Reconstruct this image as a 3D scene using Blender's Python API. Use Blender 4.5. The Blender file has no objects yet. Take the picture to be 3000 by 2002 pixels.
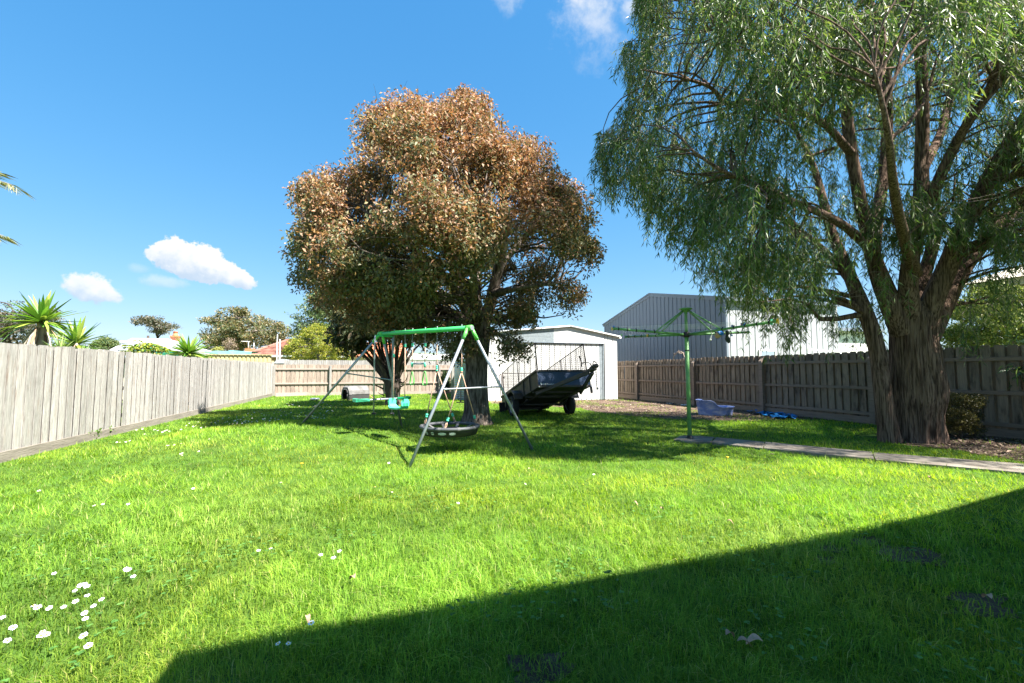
import bpy, math
import numpy as np
from mathutils import Vector

S = bpy.context.scene
COL = S.collection
RNG = np.random.default_rng(7)
PI = math.pi

# ------------------------------------------------------------------ camera
EYE = 1.25
PITCH = math.atan(87.0 / 1333.0)
YAW = math.atan(405.0 * math.cos(PITCH) / 1333.0)
CZ = np.array([math.sin(YAW) * math.cos(PITCH), math.cos(YAW) * math.cos(PITCH), math.sin(PITCH)])
CX = np.array([math.cos(YAW), -math.sin(YAW), 0.0])
CY = np.cross(CX, CZ)
CAM = np.array([0.0, 0.0, EYE])
cd = bpy.data.cameras.new("camera")
cam = bpy.data.objects.new("camera", cd)
COL.objects.link(cam)
cd.sensor_width = 36.0
cd.lens = 36.0 * 1333.0 / 3000.0
cd.clip_start = 0.05
cd.clip_end = 3000.0
cam.location = CAM
cam.rotation_euler = Vector(CZ).to_track_quat('-Z', 'Y').to_euler()
S.camera = cam

# ------------------------------------------------------------------ sun, sky
SUN_EL = math.radians(54.0)
SUN_AZ = math.radians(135.0)          # clockwise from +Y: behind the camera, to the right
sun_vec = Vector((math.sin(SUN_AZ) * math.cos(SUN_EL), math.cos(SUN_AZ) * math.cos(SUN_EL), math.sin(SUN_EL)))
ld = bpy.data.lights.new("sun", 'SUN')
ld.energy = 5.0
ld.angle = math.radians(0.55)
ld.color = (1.0, 0.955, 0.88)
sun = bpy.data.objects.new("sun", ld)
COL.objects.link(sun)
sun.location = (10, -10, 20)
sun.rotation_euler = (-sun_vec).to_track_quat('-Z', 'Y').to_euler()

S.view_settings.view_transform = 'Standard'
S.view_settings.look = 'None'
S.view_settings.exposure = 2.1
S.view_settings.gamma = 1.0
S.view_settings.use_curve_mapping = False
S.cycles.max_bounces = 7
S.cycles.transparent_max_bounces = 8
S.cycles.use_denoising = True

world = bpy.data.worlds.new("World")
S.world = world
world.use_nodes = True
wn, wl = world.node_tree.nodes, world.node_tree.links
wn.clear()


def ray(x, y):
    d = CZ + CX * (x - 1500) / 1333.0 - CY * (y - 1001) / 1333.0
    return d / np.linalg.norm(d)


def build_sky():
    out = wn.new('ShaderNodeOutputWorld')
    bg = wn.new('ShaderNodeBackground')
    bg.inputs['Strength'].default_value = 0.115
    sky = wn.new('ShaderNodeTexSky')
    sky.sky_type = 'NISHITA'
    sky.sun_disc = False
    sky.sun_elevation = SUN_EL
    sky.sun_rotation = SUN_AZ
    sky.altitude = 0
    sky.air_density = 1.0
    sky.dust_density = 0.25
    sky.ozone_density = 2.5
    tc = wn.new('ShaderNodeTexCoord')
    hsv = wn.new('ShaderNodeHueSaturation')
    gam = wn.new('ShaderNodeGamma')
    gam.inputs['Gamma'].default_value = 0.60
    wl.new(sky.outputs[0], gam.inputs['Color'])
    hsv.inputs['Hue'].default_value = 0.507
    hsv.inputs['Saturation'].default_value = 1.72
    hsv.inputs['Value'].default_value = 1.0
    wl.new(gam.outputs[0], hsv.inputs['Color'])
    cur = None

    def math_(op, a, b=None, c=None):
        n = wn.new('ShaderNodeMath')
        n.operation = op
        for i, v in enumerate((a, b, c)):
            if v is None:
                continue
            if isinstance(v, (int, float)):
                n.inputs[i].default_value = v
            else:
                wl.new(v, n.inputs[i])
        return n.outputs[0]

    # film-like response of the whole sky: bright channels roll off
    sep = wn.new('ShaderNodeSeparateColor')
    wl.new(hsv.outputs[0], sep.inputs[0])
    com = wn.new('ShaderNodeCombineColor')
    for i_, (k_, s_) in enumerate(((0.17, 0.84), (0.31, 1.26), (0.26, 1.39))):
        num = math_('MULTIPLY', sep.outputs[i_], s_)
        den = math_('MULTIPLY_ADD', sep.outputs[i_], k_, 1.0)
        wl.new(math_('DIVIDE', num, den), com.inputs[i_])
    cur = com.outputs[0]

    def dot(vec):
        n = wn.new('ShaderNodeVectorMath')
        n.operation = 'DOT_PRODUCT'
        wl.new(tc.outputs['Generated'], n.inputs[0])
        n.inputs[1].default_value = vec
        return n.outputs['Value']

    def noise(scale, detail, rough, off):
        mp = wn.new('ShaderNodeMapping')
        mp.inputs['Location'].default_value = off
        wl.new(tc.outputs['Generated'], mp.inputs[0])
        n = wn.new('ShaderNodeTexNoise')
        n.inputs['Scale'].default_value = scale
        n.inputs['Detail'].default_value = detail
        n.inputs['Roughness'].default_value = rough
        wl.new(mp.outputs[0], n.inputs['Vector'])
        return n.outputs['Fac']

    def sstep(v, lo, hi):
        n = wn.new('ShaderNodeMapRange')
        n.interpolation_type = 'SMOOTHSTEP'
        wl.new(v, n.inputs['Value'])
        n.inputs['From Min'].default_value = lo
        n.inputs['From Max'].default_value = hi
        return n.outputs[0]

    def cloud(px, py, rx, ry, tilt, nscale, namp, dens, soft, off, shade=True):
        nonlocal cur
        c = Vector(ray(px, py))
        r = Vector((0, 0, 1)).cross(c).normalized() * -1
        u = r.cross(c).normalized()
        if u.z < 0:
            u = -u
        rt = r * math.cos(tilt) + u * math.sin(tilt)
        ut = u * math.cos(tilt) - r * math.sin(tilt)
        cc = dot(c)
        ccs = math_('MAXIMUM', cc, 0.05)
        a = math_('DIVIDE', dot(rt), ccs)
        b = math_('DIVIDE', dot(ut), ccs)
        a = math_('DIVIDE', a, rx / 1333.0)
        b = math_('DIVIDE', b, ry / 1333.0)
        # flat-ish underside: the lower half is squeezed
        blow = math_('MULTIPLY', math_('MINIMUM', b, 0.0), 1.25)
        b2 = math_('ADD', math_('MAXIMUM', b, 0.0), blow)
        d2 = math_('ADD', math_('POWER', a, 2.0), math_('POWER', b2, 2.0))
        n1 = noise(nscale, 9, 0.62, off)
        v = math_('ADD', math_('SUBTRACT', 1.0, d2), math_('MULTIPLY', math_('SUBTRACT', n1, 0.5), namp))
        m = sstep(v, 0.0, soft)
        m = math_('MULTIPLY', m, dens)
        m = math_('MULTIPLY', m, math_('GREATER_THAN', cc, 0.3))
        n2 = noise(nscale * 1.3, 4, 0.5, (off[0] + 3, off[1], off[2]))
        sh = sstep(math_('ADD', b, math_('MULTIPLY', math_('SUBTRACT', n2, 0.5), 1.6)), -0.85, 0.45)
        colr = wn.new('ShaderNodeMix')
        colr.data_type = 'RGBA'
        wl.new(sh, colr.inputs['Factor'])
        colr.inputs['A'].default_value = (1.25, 1.55, 1.92, 1)
        colr.inputs['B'].default_value = (2.12, 2.15, 2.18, 1)
        mx = wn.new('ShaderNodeMix')
        mx.data_type = 'RGBA'
        wl.new(m, mx.inputs['Factor'])
        wl.new(cur, mx.inputs['A'])
        wl.new(colr.outputs['Result'], mx.inputs['B'])
        cur = mx.outputs['Result']

    cloud(522, 756, 60, 48, -0.1, 46, 2.2, 0.97, 0.30, (0.3, 0.1, 0.7))
    cloud(585, 778, 84, 54, -0.25, 42, 2.3, 0.98, 0.28, (0.9, 0.4, 0.7))
    cloud(665, 806, 72, 33, -0.30, 48, 2.2, 0.98, 0.30, (0.2, 1.4, 0.7))
    cloud(478, 828, 50, 20, 0.0, 40, 2.0, 0.40, 1.0, (1.3, 0.1, 0.2))
    cloud(270, 852, 52, 37, -0.25, 46, 2.2, 0.92, 0.5, (2.1, 0.6, 0.2))
    cloud(1725, 100, 90, 150, 0.35, 12, 6.5, 0.60, 2.2, (0.9, 2.0, 0.4))
    cloud(1800, -10, 130, 80, -0.1, 14, 5.0, 0.80, 1.5, (4.9, 1.0, 0.4))
    cloud(1480, -10, 60, 60, 0.3, 15, 6.5, 0.5, 2.0, (0.2, 5.0, 0.4))
    cloud(405, 788, 26, 14, 0.0, 40, 2.0, 0.25, 1.4, (0.2, 0.0, 7.4))
    wl.new(cur, bg.inputs['Color'])
    wl.new(bg.outputs[0], out.inputs['Surface'])


build_sky()


# ------------------------------------------------------------------ pixel <-> place helpers (photo pixels 3000 x 2002)
def g(x, y, z=0.0):
    d = ray(x, y)
    return CAM + d * ((z - EYE) / d[2])


def at_y(x, y, Y):
    d = ray(x, y)
    return CAM + d * (Y / d[1])


def at_x(x, y, X):
    d = ray(x, y)
    return CAM + d * (X / d[0])


def at_z(x, y, Z):
    d = ray(x, y)
    return CAM + d * (Z / np.dot(d, CZ))


def depth_of(P):
    return float(np.dot(np.asarray(P, float) - CAM, CZ))


def lawn_z(x, y):
    return 0.25 * np.exp(-((x + 1.33) ** 2 + (y - 9.6) ** 2) / (2 * 1.3 ** 2))


# ------------------------------------------------------------------ materials
def new_mat(name):
    m = bpy.data.materials.new(name)
    m.use_nodes = True
    nt = m.node_tree
    nt.nodes.clear()
    out = nt.nodes.new('ShaderNodeOutputMaterial')
    return m, nt, out


def mat(name, col, rough=0.6, var=0.2, scale=6.0, stretch=(1, 1, 1), bump=0.15, bscale=None, metallic=0.0,
        spec=0.35, rnd=0.0, col2=None, c2thr=0.5, c2soft=0.12, c2scale=3.0, c2stretch=None, detail=5, coords='Object'):
    m, nt, out = new_mat(name)
    N, L = nt.nodes, nt.links
    p = N.new('ShaderNodeBsdfPrincipled')
    p.inputs['Roughness'].default_value = rough
    p.inputs['Metallic'].default_value = metallic
    p.inputs['Specular IOR Level'].default_value = spec
    tc = N.new('ShaderNodeTexCoord')
    oi = N.new('ShaderNodeObjectInfo')
    mul = N.new('ShaderNodeMath')
    mul.operation = 'MULTIPLY'
    mul.inputs[1].default_value = 37.0 if rnd else 0.0
    L.new(oi.outputs['Random'], mul.inputs[0])

    def tex(sc, st, det=detail):
        mp = N.new('ShaderNodeMapping')
        mp.inputs['Scale'].default_value = st
        L.new(tc.outputs[coords], mp.inputs[0])
        n = N.new('ShaderNodeTexNoise')
        n.noise_dimensions = '4D'
        n.inputs['Scale'].default_value = sc
        n.inputs['Detail'].default_value = det
        n.inputs['Roughness'].default_value = 0.6
        L.new(mp.outputs[0], n.inputs['Vector'])
        L.new(mul.outputs[0], n.inputs['W'])
        return n.outputs['Fac']

    n1 = tex(scale, stretch)
    ramp = N.new('ShaderNodeMapRange')
    ramp.inputs['From Min'].default_value = 0.3
    ramp.inputs['From Max'].default_value = 0.7
    ramp.inputs['To Min'].default_value = 1 - var
    ramp.inputs['To Max'].default_value = 1 + var
    L.new(n1, ramp.inputs['Value'])
    base = N.new('ShaderNodeMix')
    base.data_type = 'RGBA'
    base.inputs['A'].default_value = (*col, 1)
    base.inputs['B'].default_value = (*(col2 or col), 1)
    if col2:
        n2 = tex(c2scale, c2stretch or stretch)
        ms = N.new('ShaderNodeMapRange')
        ms.interpolation_type = 'SMOOTHSTEP'
        ms.inputs['From Min'].default_value = c2thr - c2soft
        ms.inputs['From Max'].default_value = c2thr + c2soft
        L.new(n2, ms.inputs['Value'])
        L.new(ms.outputs[0], base.inputs['Factor'])
    else:
        base.inputs['Factor'].default_value = 0
    vm = N.new('ShaderNodeVectorMath')
    vm.operation = 'SCALE'
    L.new(base.outputs['Result'], vm.inputs[0])
    sc_ = ramp.outputs[0]
    if rnd:
        rr = N.new('ShaderNodeMapRange')
        rr.inputs['To Min'].default_value = 1 - rnd
        rr.inputs['To Max'].default_value = 1 + rnd
        L.new(oi.outputs['Random'], rr.inputs['Value'])
        mm = N.new('ShaderNodeMath')
        mm.operation = 'MULTIPLY'
        L.new(sc_, mm.inputs[0])
        L.new(rr.outputs[0], mm.inputs[1])
        sc_ = mm.outputs[0]
    L.new(sc_, vm.inputs['Scale'])
    L.new(vm.outputs[0], p.inputs['Base Color'])
    if bump:
        n3 = tex(bscale or scale * 3, stretch)
        b = N.new('ShaderNodeBump')
        b.inputs['Strength'].default_value = bump
        b.inputs['Distance'].default_value = 0.03
        L.new(n3, b.inputs['Height'])
        L.new(b.outputs[0], p.inputs['Normal'])
    L.new(p.outputs[0], out.inputs['Surface'])
    return m


def leaf_mat(name, transl=0.35, rough=0.45, spec=0.3, tint=(1.25, 1.3, 0.6)):
    """colour of each leaf or blade comes from its own 'col' attribute; light passes through it"""
    m, nt, out = new_mat(name)
    N, L = nt.nodes, nt.links
    at = N.new('ShaderNodeAttribute')
    at.attribute_name = 'col'
    p = N.new('ShaderNodeBsdfPrincipled')
    p.inputs['Roughness'].default_value = rough
    p.inputs['Specular IOR Level'].default_value = spec
    L.new(at.outputs['Color'], p.inputs['Base Color'])
    t = N.new('ShaderNodeBsdfTranslucent')
    vm = N.new('ShaderNodeVectorMath')
    vm.operation = 'MULTIPLY'
    vm.inputs[1].default_value = tint
    L.new(at.outputs['Color'], vm.inputs[0])
    L.new(vm.outputs[0], t.inputs['Color'])
    mx = N.new('ShaderNodeMixShader')
    mx.inputs[0].default_value = transl
    L.new(p.outputs[0], mx.inputs[1])
    L.new(t.outputs[0], mx.inputs[2])
    L.new(mx.outputs[0], out.inputs['Surface'])
    return m


def glass_mat(name):
    m, nt, out = new_mat(name)
    p = nt.nodes.new('ShaderNodeBsdfPrincipled')
    p.inputs['Base Color'].default_value = (0.05, 0.06, 0.07, 1)
    p.inputs['Roughness'].default_value = 0.08
    p.inputs['Specular IOR Level'].default_value = 0.6
    nt.links.new(p.outputs[0], out.inputs['Surface'])
    return m


M = {}
M['paling_grey'] = mat('weathered_paling', (0.320, 0.305, 0.283), 0.85, 0.30, 3.0, (16, 16, 1.2), 0.5, 9, rnd=0.17,
                       col2=(0.24, 0.19, 0.155), c2thr=0.64, c2soft=0.12, c2scale=2.4, c2stretch=(9, 9, 1.3), spec=0.15)
M['paling_back'] = mat('back_paling', (0.34, 0.27, 0.22), 0.85, 0.25, 3.0, (14, 14, 1.0), 0.4, 9, rnd=0.16,
                       col2=(0.20, 0.15, 0.12), c2thr=0.62, c2soft=0.14, c2scale=1.5, c2stretch=(6, 6, 1.6), spec=0.15)
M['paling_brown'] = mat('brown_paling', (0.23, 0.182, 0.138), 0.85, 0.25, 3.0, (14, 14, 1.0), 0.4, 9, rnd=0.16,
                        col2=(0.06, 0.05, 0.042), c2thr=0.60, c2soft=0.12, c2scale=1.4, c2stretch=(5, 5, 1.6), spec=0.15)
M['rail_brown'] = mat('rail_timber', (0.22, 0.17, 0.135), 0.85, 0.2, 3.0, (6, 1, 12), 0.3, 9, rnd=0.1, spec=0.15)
M['rail_back'] = mat('rail_back_timber', (0.34, 0.28, 0.24), 0.85, 0.2, 3.0, (1, 6, 12), 0.3, 9, rnd=0.1, spec=0.15)
M['plinth'] = mat('plinth_timber', (0.22, 0.195, 0.165), 0.9, 0.25, 2.0, (8, 1, 8), 0.4, 8, rnd=0.12, spec=0.1)
M['bark_brown'] = mat('gum_bark', (0.055, 0.042, 0.034), 0.95, 0.35, 4.0, (3, 3, 0.7), 1.0, 14, spec=0.1,
                      col2=(0.19, 0.155, 0.13), c2thr=0.50, c2soft=0.14, c2scale=4.0, c2stretch=(5, 5, 1.0))
M['bark_willow'] = mat('furrowed_bark', (0.050, 0.031, 0.023), 0.95, 0.35, 4.0, (3, 3, 0.5), 1.0, 16, spec=0.08,
                       col2=(0.20, 0.135, 0.100), c2thr=0.50, c2soft=0.12, c2scale=4.0, c2stretch=(11, 11, 0.6))
M['bark_grey'] = mat('grey_bark', (0.20, 0.17, 0.14), 0.9, 0.3, 3.0, (4, 4, 0.8), 0.5, 8, spec=0.12)
M['bark_dark'] = mat('dark_bark', (0.075, 0.058, 0.05), 0.95, 0.35, 4.0, (4, 4, 0.8), 0.7, 9, spec=0.1,
                     col2=(0.16, 0.13, 0.11), c2thr=0.6)
M['twig'] = mat('pale_twig', (0.24, 0.19, 0.16), 0.85, 0.2, 8, (1, 1, 1), 0)
M['leaf'] = leaf_mat('leaf_blade', 0.30)
M['leaf_gloss'] = leaf_mat('glossy_leaf', 0.22, 0.34, 0.5)
M['leaf_soft'] = leaf_mat('willow_leaf', 0.42, 0.40, 0.35, (1.3, 1.3, 0.7))
M['leaf_dry'] = leaf_mat('coppery_leaf', 0.28, 0.5, 0.22, (1.3, 1.05, 0.7))
M['grass'] = leaf_mat('grass_blade', 0.48, 0.55, 0.10, (1.25, 1.25, 0.4))
M['lawn'] = mat('lawn_soil', (0.060, 0.115, 0.020), 0.95, 0.45, 3.0, (1, 1, 1), 0.6, 30, spec=0.05,
                col2=(0.105, 0.085, 0.05), c2thr=0.70, c2soft=0.08, c2scale=2.0)
M['ground'] = mat('far_ground', (0.12, 0.16, 0.05), 0.95, 0.3, 0.2, (1, 1, 1), 0.2, 3, spec=0.05)
M['soil'] = mat('bare_soil', (0.165, 0.115, 0.085), 0.95, 0.4, 2.5, (1, 1, 1), 1.0, 25, spec=0.05,
                col2=(0.075, 0.054, 0.043), c2thr=0.5, c2soft=0.12, c2scale=1.4)
M['soil_dark'] = mat('dark_soil', (0.14, 0.10, 0.075), 0.95, 0.45, 3.5, (1, 1, 1), 1.0, 25, spec=0.05,  # second soil, slightly darker browns and finer mottling
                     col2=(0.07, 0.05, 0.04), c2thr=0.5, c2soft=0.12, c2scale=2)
M['concrete'] = mat('path_concrete', (0.215, 0.19, 0.158), 0.9, 0.2, 2.0, (1, 1, 1), 0.4, 60, spec=0.15,
                    col2=(0.13, 0.112, 0.092), c2thr=0.53, c2soft=0.1, c2scale=2.5)
M['galv'] = mat('galvanised_tube', (0.27, 0.295, 0.325), 0.42, 0.12, 10, (1, 1, 1), 0.08, 40, metallic=0.35, spec=0.5)
M['green_paint'] = mat('green_powder_coat', (0.05, 0.50, 0.13), 0.38, 0.1, 6, (1, 1, 1), 0.05, 40, spec=0.5)
M['lime'] = mat('lime_plastic', (0.12, 0.52, 0.09), 0.35, 0.08, 6, (1, 1, 1), 0, spec=0.5)
M['mint'] = mat('mint_plastic', (0.08, 0.55, 0.34), 0.4, 0.08, 6, (1, 1, 1), 0, spec=0.5)
M['mint_dark'] = mat('deep_green_plastic', (0.01, 0.30, 0.13), 0.4, 0.08, 6, (1, 1, 1), 0, spec=0.5)
M['rope'] = mat('faded_rope', (0.50, 0.33, 0.24), 0.9, 0.25, 60, (1, 1, 1), 0.3, 200, spec=0.1)
M['chain'] = mat('chain_steel', (0.30, 0.28, 0.26), 0.5, 0.2, 30, (1, 1, 1), 0, metallic=0.5)
M['black_fabric'] = mat('black_webbing', (0.022, 0.024, 0.026), 0.75, 0.25, 12, (1, 1, 1), 0.1, 80)
M['grey_foam'] = mat('grey_foam_cover', (0.065, 0.068, 0.075), 0.6, 0.3, 5, (1, 1, 1), 0.1, 60)
M['strap'] = mat('grey_strap', (0.11, 0.11, 0.112), 0.8, 0.15, 20, (1, 1, 1), 0.1)
M['print_white'] = mat('white_print', (0.75, 0.76, 0.78), 0.6, 0.04, 5, (1, 1, 1), 0)
M['print_grey'] = mat('grey_print', (0.42, 0.44, 0.46), 0.6, 0.05, 5, (1, 1, 1), 0)
M['trailer_blue'] = mat('navy_trailer_paint', (0.035, 0.065, 0.135), 0.42, 0.25, 3, (1, 1, 1), 0.08, 20, spec=0.4,
                        col2=(0.10, 0.085, 0.075), c2thr=0.68, c2soft=0.08, c2scale=5)
M['trailer_steel'] = mat('worn_trailer_steel', (0.060, 0.055, 0.055), 0.55, 0.3, 4, (1, 1, 1), 0.15, 20, spec=0.35,
                         col2=(0.13, 0.085, 0.06), c2thr=0.62, c2soft=0.1, c2scale=6)
M['cage'] = mat('cage_mesh_steel', (0.075, 0.058, 0.052), 0.6, 0.3, 10, (1, 1, 1), 0.1, 40)
M['underfloor'] = mat('trailer_floor_steel', (0.05, 0.05, 0.045), 0.7, 0.3, 3, (1, 1, 1), 0.15)
M['rubber'] = mat('tyre_rubber', (0.022, 0.022, 0.023), 0.8, 0.2, 10, (1, 1, 1), 0.2, 50)
M['rim'] = mat('dull_rim', (0.36, 0.36, 0.36), 0.45, 0.25, 8, (1, 1, 1), 0.1, metallic=0.4)
M['white_steel'] = mat('white_sheet_steel', (0.60, 0.60, 0.59), 0.55, 0.07, 1.2, (1, 1, 0.4), 0.04, 8, spec=0.4,
                       col2=(0.58, 0.55, 0.50), c2thr=0.68, c2soft=0.15, c2scale=1.2)
M['galv_sheet'] = mat('zincalume_sheet', (0.27, 0.31, 0.33), 0.4, 0.25, 14, (1, 1, 1), 0.03, 30, metallic=0.3, spec=0.5)
M['shaded_steel'] = mat('shaded_blue_grey_sheet_steel', (0.16, 0.182, 0.212), 0.6, 0.05, 1.0, (1, 1, 0.3), 0.03, 8, spec=0.4)  # gable copy of the shed sheet, darkened to hold its shade in colour
M['sunlit_steel'] = mat('sunlit_grey_sheet_steel', (0.36, 0.375, 0.39), 0.5, 0.05, 1.0, (1, 1, 0.3), 0.03, 8, spec=0.4)  # long-wall copy of the same sheet, lightened to paint sunlight into it
M['roof_white'] = mat('chalky_white_roof', (0.36, 0.36, 0.355), 0.7, 0.12, 2.0, (1, 1, 1), 0.05, 10, spec=0.2)
M['grey_trim'] = mat('shed_trim', (0.17, 0.20, 0.24), 0.45, 0.05, 2, (1, 1, 1), 0, spec=0.4)
M['tank'] = mat('corrugated_tank_steel', (0.52, 0.54, 0.55), 0.38, 0.12, 3, (1, 1, 1), 0.03, 20, metallic=0.4, spec=0.5)
M['cream_steel'] = mat('cream_fence_sheet', (0.44, 0.37, 0.19), 0.5, 0.08, 2, (1, 1, 1), 0.03, 20)
M['rust'] = mat('rust_trim', (0.36, 0.27, 0.20), 0.8, 0.3, 8, (1, 1, 1), 0.1)
M['hoist_green'] = mat('hoist_green_paint', (0.12, 0.30, 0.095), 0.42, 0.2, 5, (1, 1, 1), 0.05, 30, spec=0.4,
                       col2=(0.22, 0.36, 0.18), c2thr=0.58, c2scale=4)
M['black_plastic'] = mat('black_plastic', (0.016, 0.016, 0.018), 0.5, 0.2, 10, (1, 1, 1), 0)
M['wire'] = mat('line_cord', (0.62, 0.64, 0.64), 0.5, 0.05, 10, (1, 1, 1), 0)
M['yellow'] = mat('yellow_plastic', (0.80, 0.48, 0.02), 0.4, 0.06, 6, (1, 1, 1), 0)
M['blue'] = mat('blue_plastic', (0.015, 0.17, 0.55), 0.4, 0.08, 6, (1, 1, 1), 0)
M['pink'] = mat('pink_plastic', (0.60, 0.07, 0.20), 0.4, 0.08, 6, (1, 1, 1), 0)
M['white'] = mat('white_cotton', (0.72, 0.72, 0.70), 0.8, 0.08, 10, (1, 1, 1), 0.1)
M['dark_cloth'] = mat('dark_cloth', (0.035, 0.045, 0.045), 0.85, 0.3, 20, (1, 1, 1), 0.2)
M['bath'] = mat('faded_blue_bath_plastic', (0.19, 0.27, 0.60), 0.5, 0.15, 4, (1, 1, 3), 0.05, 20, spec=0.4,
                col2=(0.48, 0.50, 0.66), c2thr=0.54, c2soft=0.12, c2scale=3.5)
M['tarp'] = mat('blue_tarp_weave', (0.010, 0.16, 0.42), 0.5, 0.25, 12, (1, 1, 1), 0.3, 40)
M['kennel_top'] = mat('grey_kennel_plastic', (0.15, 0.145, 0.14), 0.6, 0.2, 5, (1, 1, 1), 0.1, 20, col2=(0.09, 0.085, 0.08), c2thr=0.56)
M['kennel_base'] = mat('dark_kennel_plastic', (0.055, 0.053, 0.056), 0.6, 0.25, 5, (1, 1, 1), 0.1, 20)
M['dark'] = mat('dark_interior', (0.012, 0.012, 0.012), 0.9, 0.2, 5, (1, 1, 1), 0)
M['metal_bowl'] = mat('steel_bowl', (0.55, 0.55, 0.55), 0.3, 0.05, 5, (1, 1, 1), 0, metallic=0.8)
M['wood'] = mat('swing_timber', (0.42, 0.24, 0.12), 0.7, 0.25, 6, (1, 6, 6), 0.2)
M['brick'] = mat('chimney_brick', (0.42, 0.16, 0.10), 0.9, 0.2, 8, (1, 1, 1), 0.3, 30, rnd=0.2)
M['mortar'] = mat('mortar', (0.42, 0.38, 0.33), 0.95, 0.1, 8, (1, 1, 1), 0.2)
M['terracotta'] = mat('terracotta', (0.50, 0.19, 0.09), 0.85, 0.15, 8, (1, 1, 1), 0.1)
M['tile'] = mat('roof_tile', (0.25, 0.115, 0.085), 0.85, 0.25, 4, (1, 1, 1), 0.2, 20, rnd=0.35)
M['tile_orange'] = mat('orange_roof_tile', (0.40, 0.15, 0.075), 0.85, 0.2, 4, (1, 1, 1), 0.2, 20, rnd=0.25)
M['render'] = mat('pale_render', (0.62, 0.56, 0.46), 0.9, 0.08, 3, (1, 1, 1), 0.1)
M['house_brick'] = mat('house_wall_brick', (0.40, 0.26, 0.18), 0.9, 0.2, 6, (1, 1, 1), 0.2)
M['white_paint'] = mat('white_paint', (0.78, 0.78, 0.76), 0.55, 0.05, 3, (1, 1, 1), 0.03)
M['shade_white'] = mat('sun_bleached_shadecloth', (0.34, 0.36, 0.345), 0.9, 0.12, 14, (1, 1, 1), 0.2,
                       col2=(0.25, 0.45, 0.38), c2thr=0.66, c2scale=5)
M['shade_green'] = mat('green_shadecloth', (0.02, 0.24, 0.17), 0.85, 0.2, 10, (1, 1, 1), 0.2)
M['solar'] = mat('solar_collector', (0.04, 0.06, 0.10), 0.25, 0.2, 6, (1, 1, 1), 0, spec=0.6)
M['cut_wood'] = mat('sawn_wood', (0.46, 0.33, 0.22), 0.85, 0.2, 12, (1, 1, 1), 0.2)
M['glass'] = glass_mat('window_glass')
M['petal'] = mat('daisy_petal', (0.80, 0.79, 0.80), 0.6, 0.04, 60, (1, 1, 1), 0)
M['daisy_eye'] = mat('daisy_eye', (0.75, 0.42, 0.02), 0.7, 0.1, 60, (1, 1, 1), 0)
M['dead_leaf'] = mat('dead_leaf', (0.34, 0.21, 0.14), 0.75, 0.3, 20, (1, 1, 1), 0.2, rnd=0.3)
M['litter'] = leaf_mat('litter_chip', 0.05, 0.8, 0.1, (1, 1, 1))


# ------------------------------------------------------------------ object helpers
def empty(name, loc):
    o = bpy.data.objects.new(name, None)
    o.empty_display_size = 0.2
    COL.objects.link(o)
    o.location = loc
    return o


def tag(o, label=None, cat=None, group=None, kind=None):
    if label:
        o['label'] = label
    if cat:
        o['category'] = cat
    if group:
        o['group'] = group
    if kind:
        o['kind'] = kind
    return o


def thing(name, label, cat, loc, group=None):
    return tag(empty(name, tuple(float(v) for v in loc)), label, cat, group)


def wloc(o):
    v = Vector((0, 0, 0))
    while o is not None:
        v += o.location
        o = o.parent
    return v


def link(name, me, parent=None, loc=None):
    o = bpy.data.objects.new(name, me)
    COL.objects.link(o)
    if parent is not None:
        o.parent = parent
    if loc is not None:
        o.location = loc
    return o


def np_mesh(name, V, quads=None, tris=None, col=None, mats=(), smooth=False, midx=None):
    me = bpy.data.meshes.new(name)
    V = np.ascontiguousarray(V, dtype=np.float32)
    nq = 0 if quads is None else len(quads)
    nt_ = 0 if tris is None else len(tris)
    loops = np.concatenate([np.asarray(quads, np.int32).ravel() if nq else np.zeros(0, np.int32),
                            np.asarray(tris, np.int32).ravel() if nt_ else np.zeros(0, np.int32)])
    starts = np.concatenate([np.arange(nq) * 4, nq * 4 + np.arange(nt_) * 3]).astype(np.int32)
    me.vertices.add(len(V))
    me.vertices.foreach_set('co', V.ravel())
    me.loops.add(len(loops))
    me.loops.foreach_set('vertex_index', loops.astype(np.int32))
    me.polygons.add(nq + nt_)
    me.polygons.foreach_set('loop_start', starts)
    if smooth:
        me.polygons.foreach_set('use_smooth', np.ones(nq + nt_, dtype=bool))
    if col is not None:
        a = me.color_attributes.new('col', 'FLOAT_COLOR', 'POINT')
        c4 = np.ones((len(V), 4), np.float32)
        c4[:, :3] = col
        a.data.foreach_set('color', c4.ravel())
    for m in mats:
        me.materials.append(m)
    if midx is not None:
        me.polygons.foreach_set('material_index', np.asarray(midx, np.int32))
    me.update(calc_edges=True)
    return me


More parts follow.
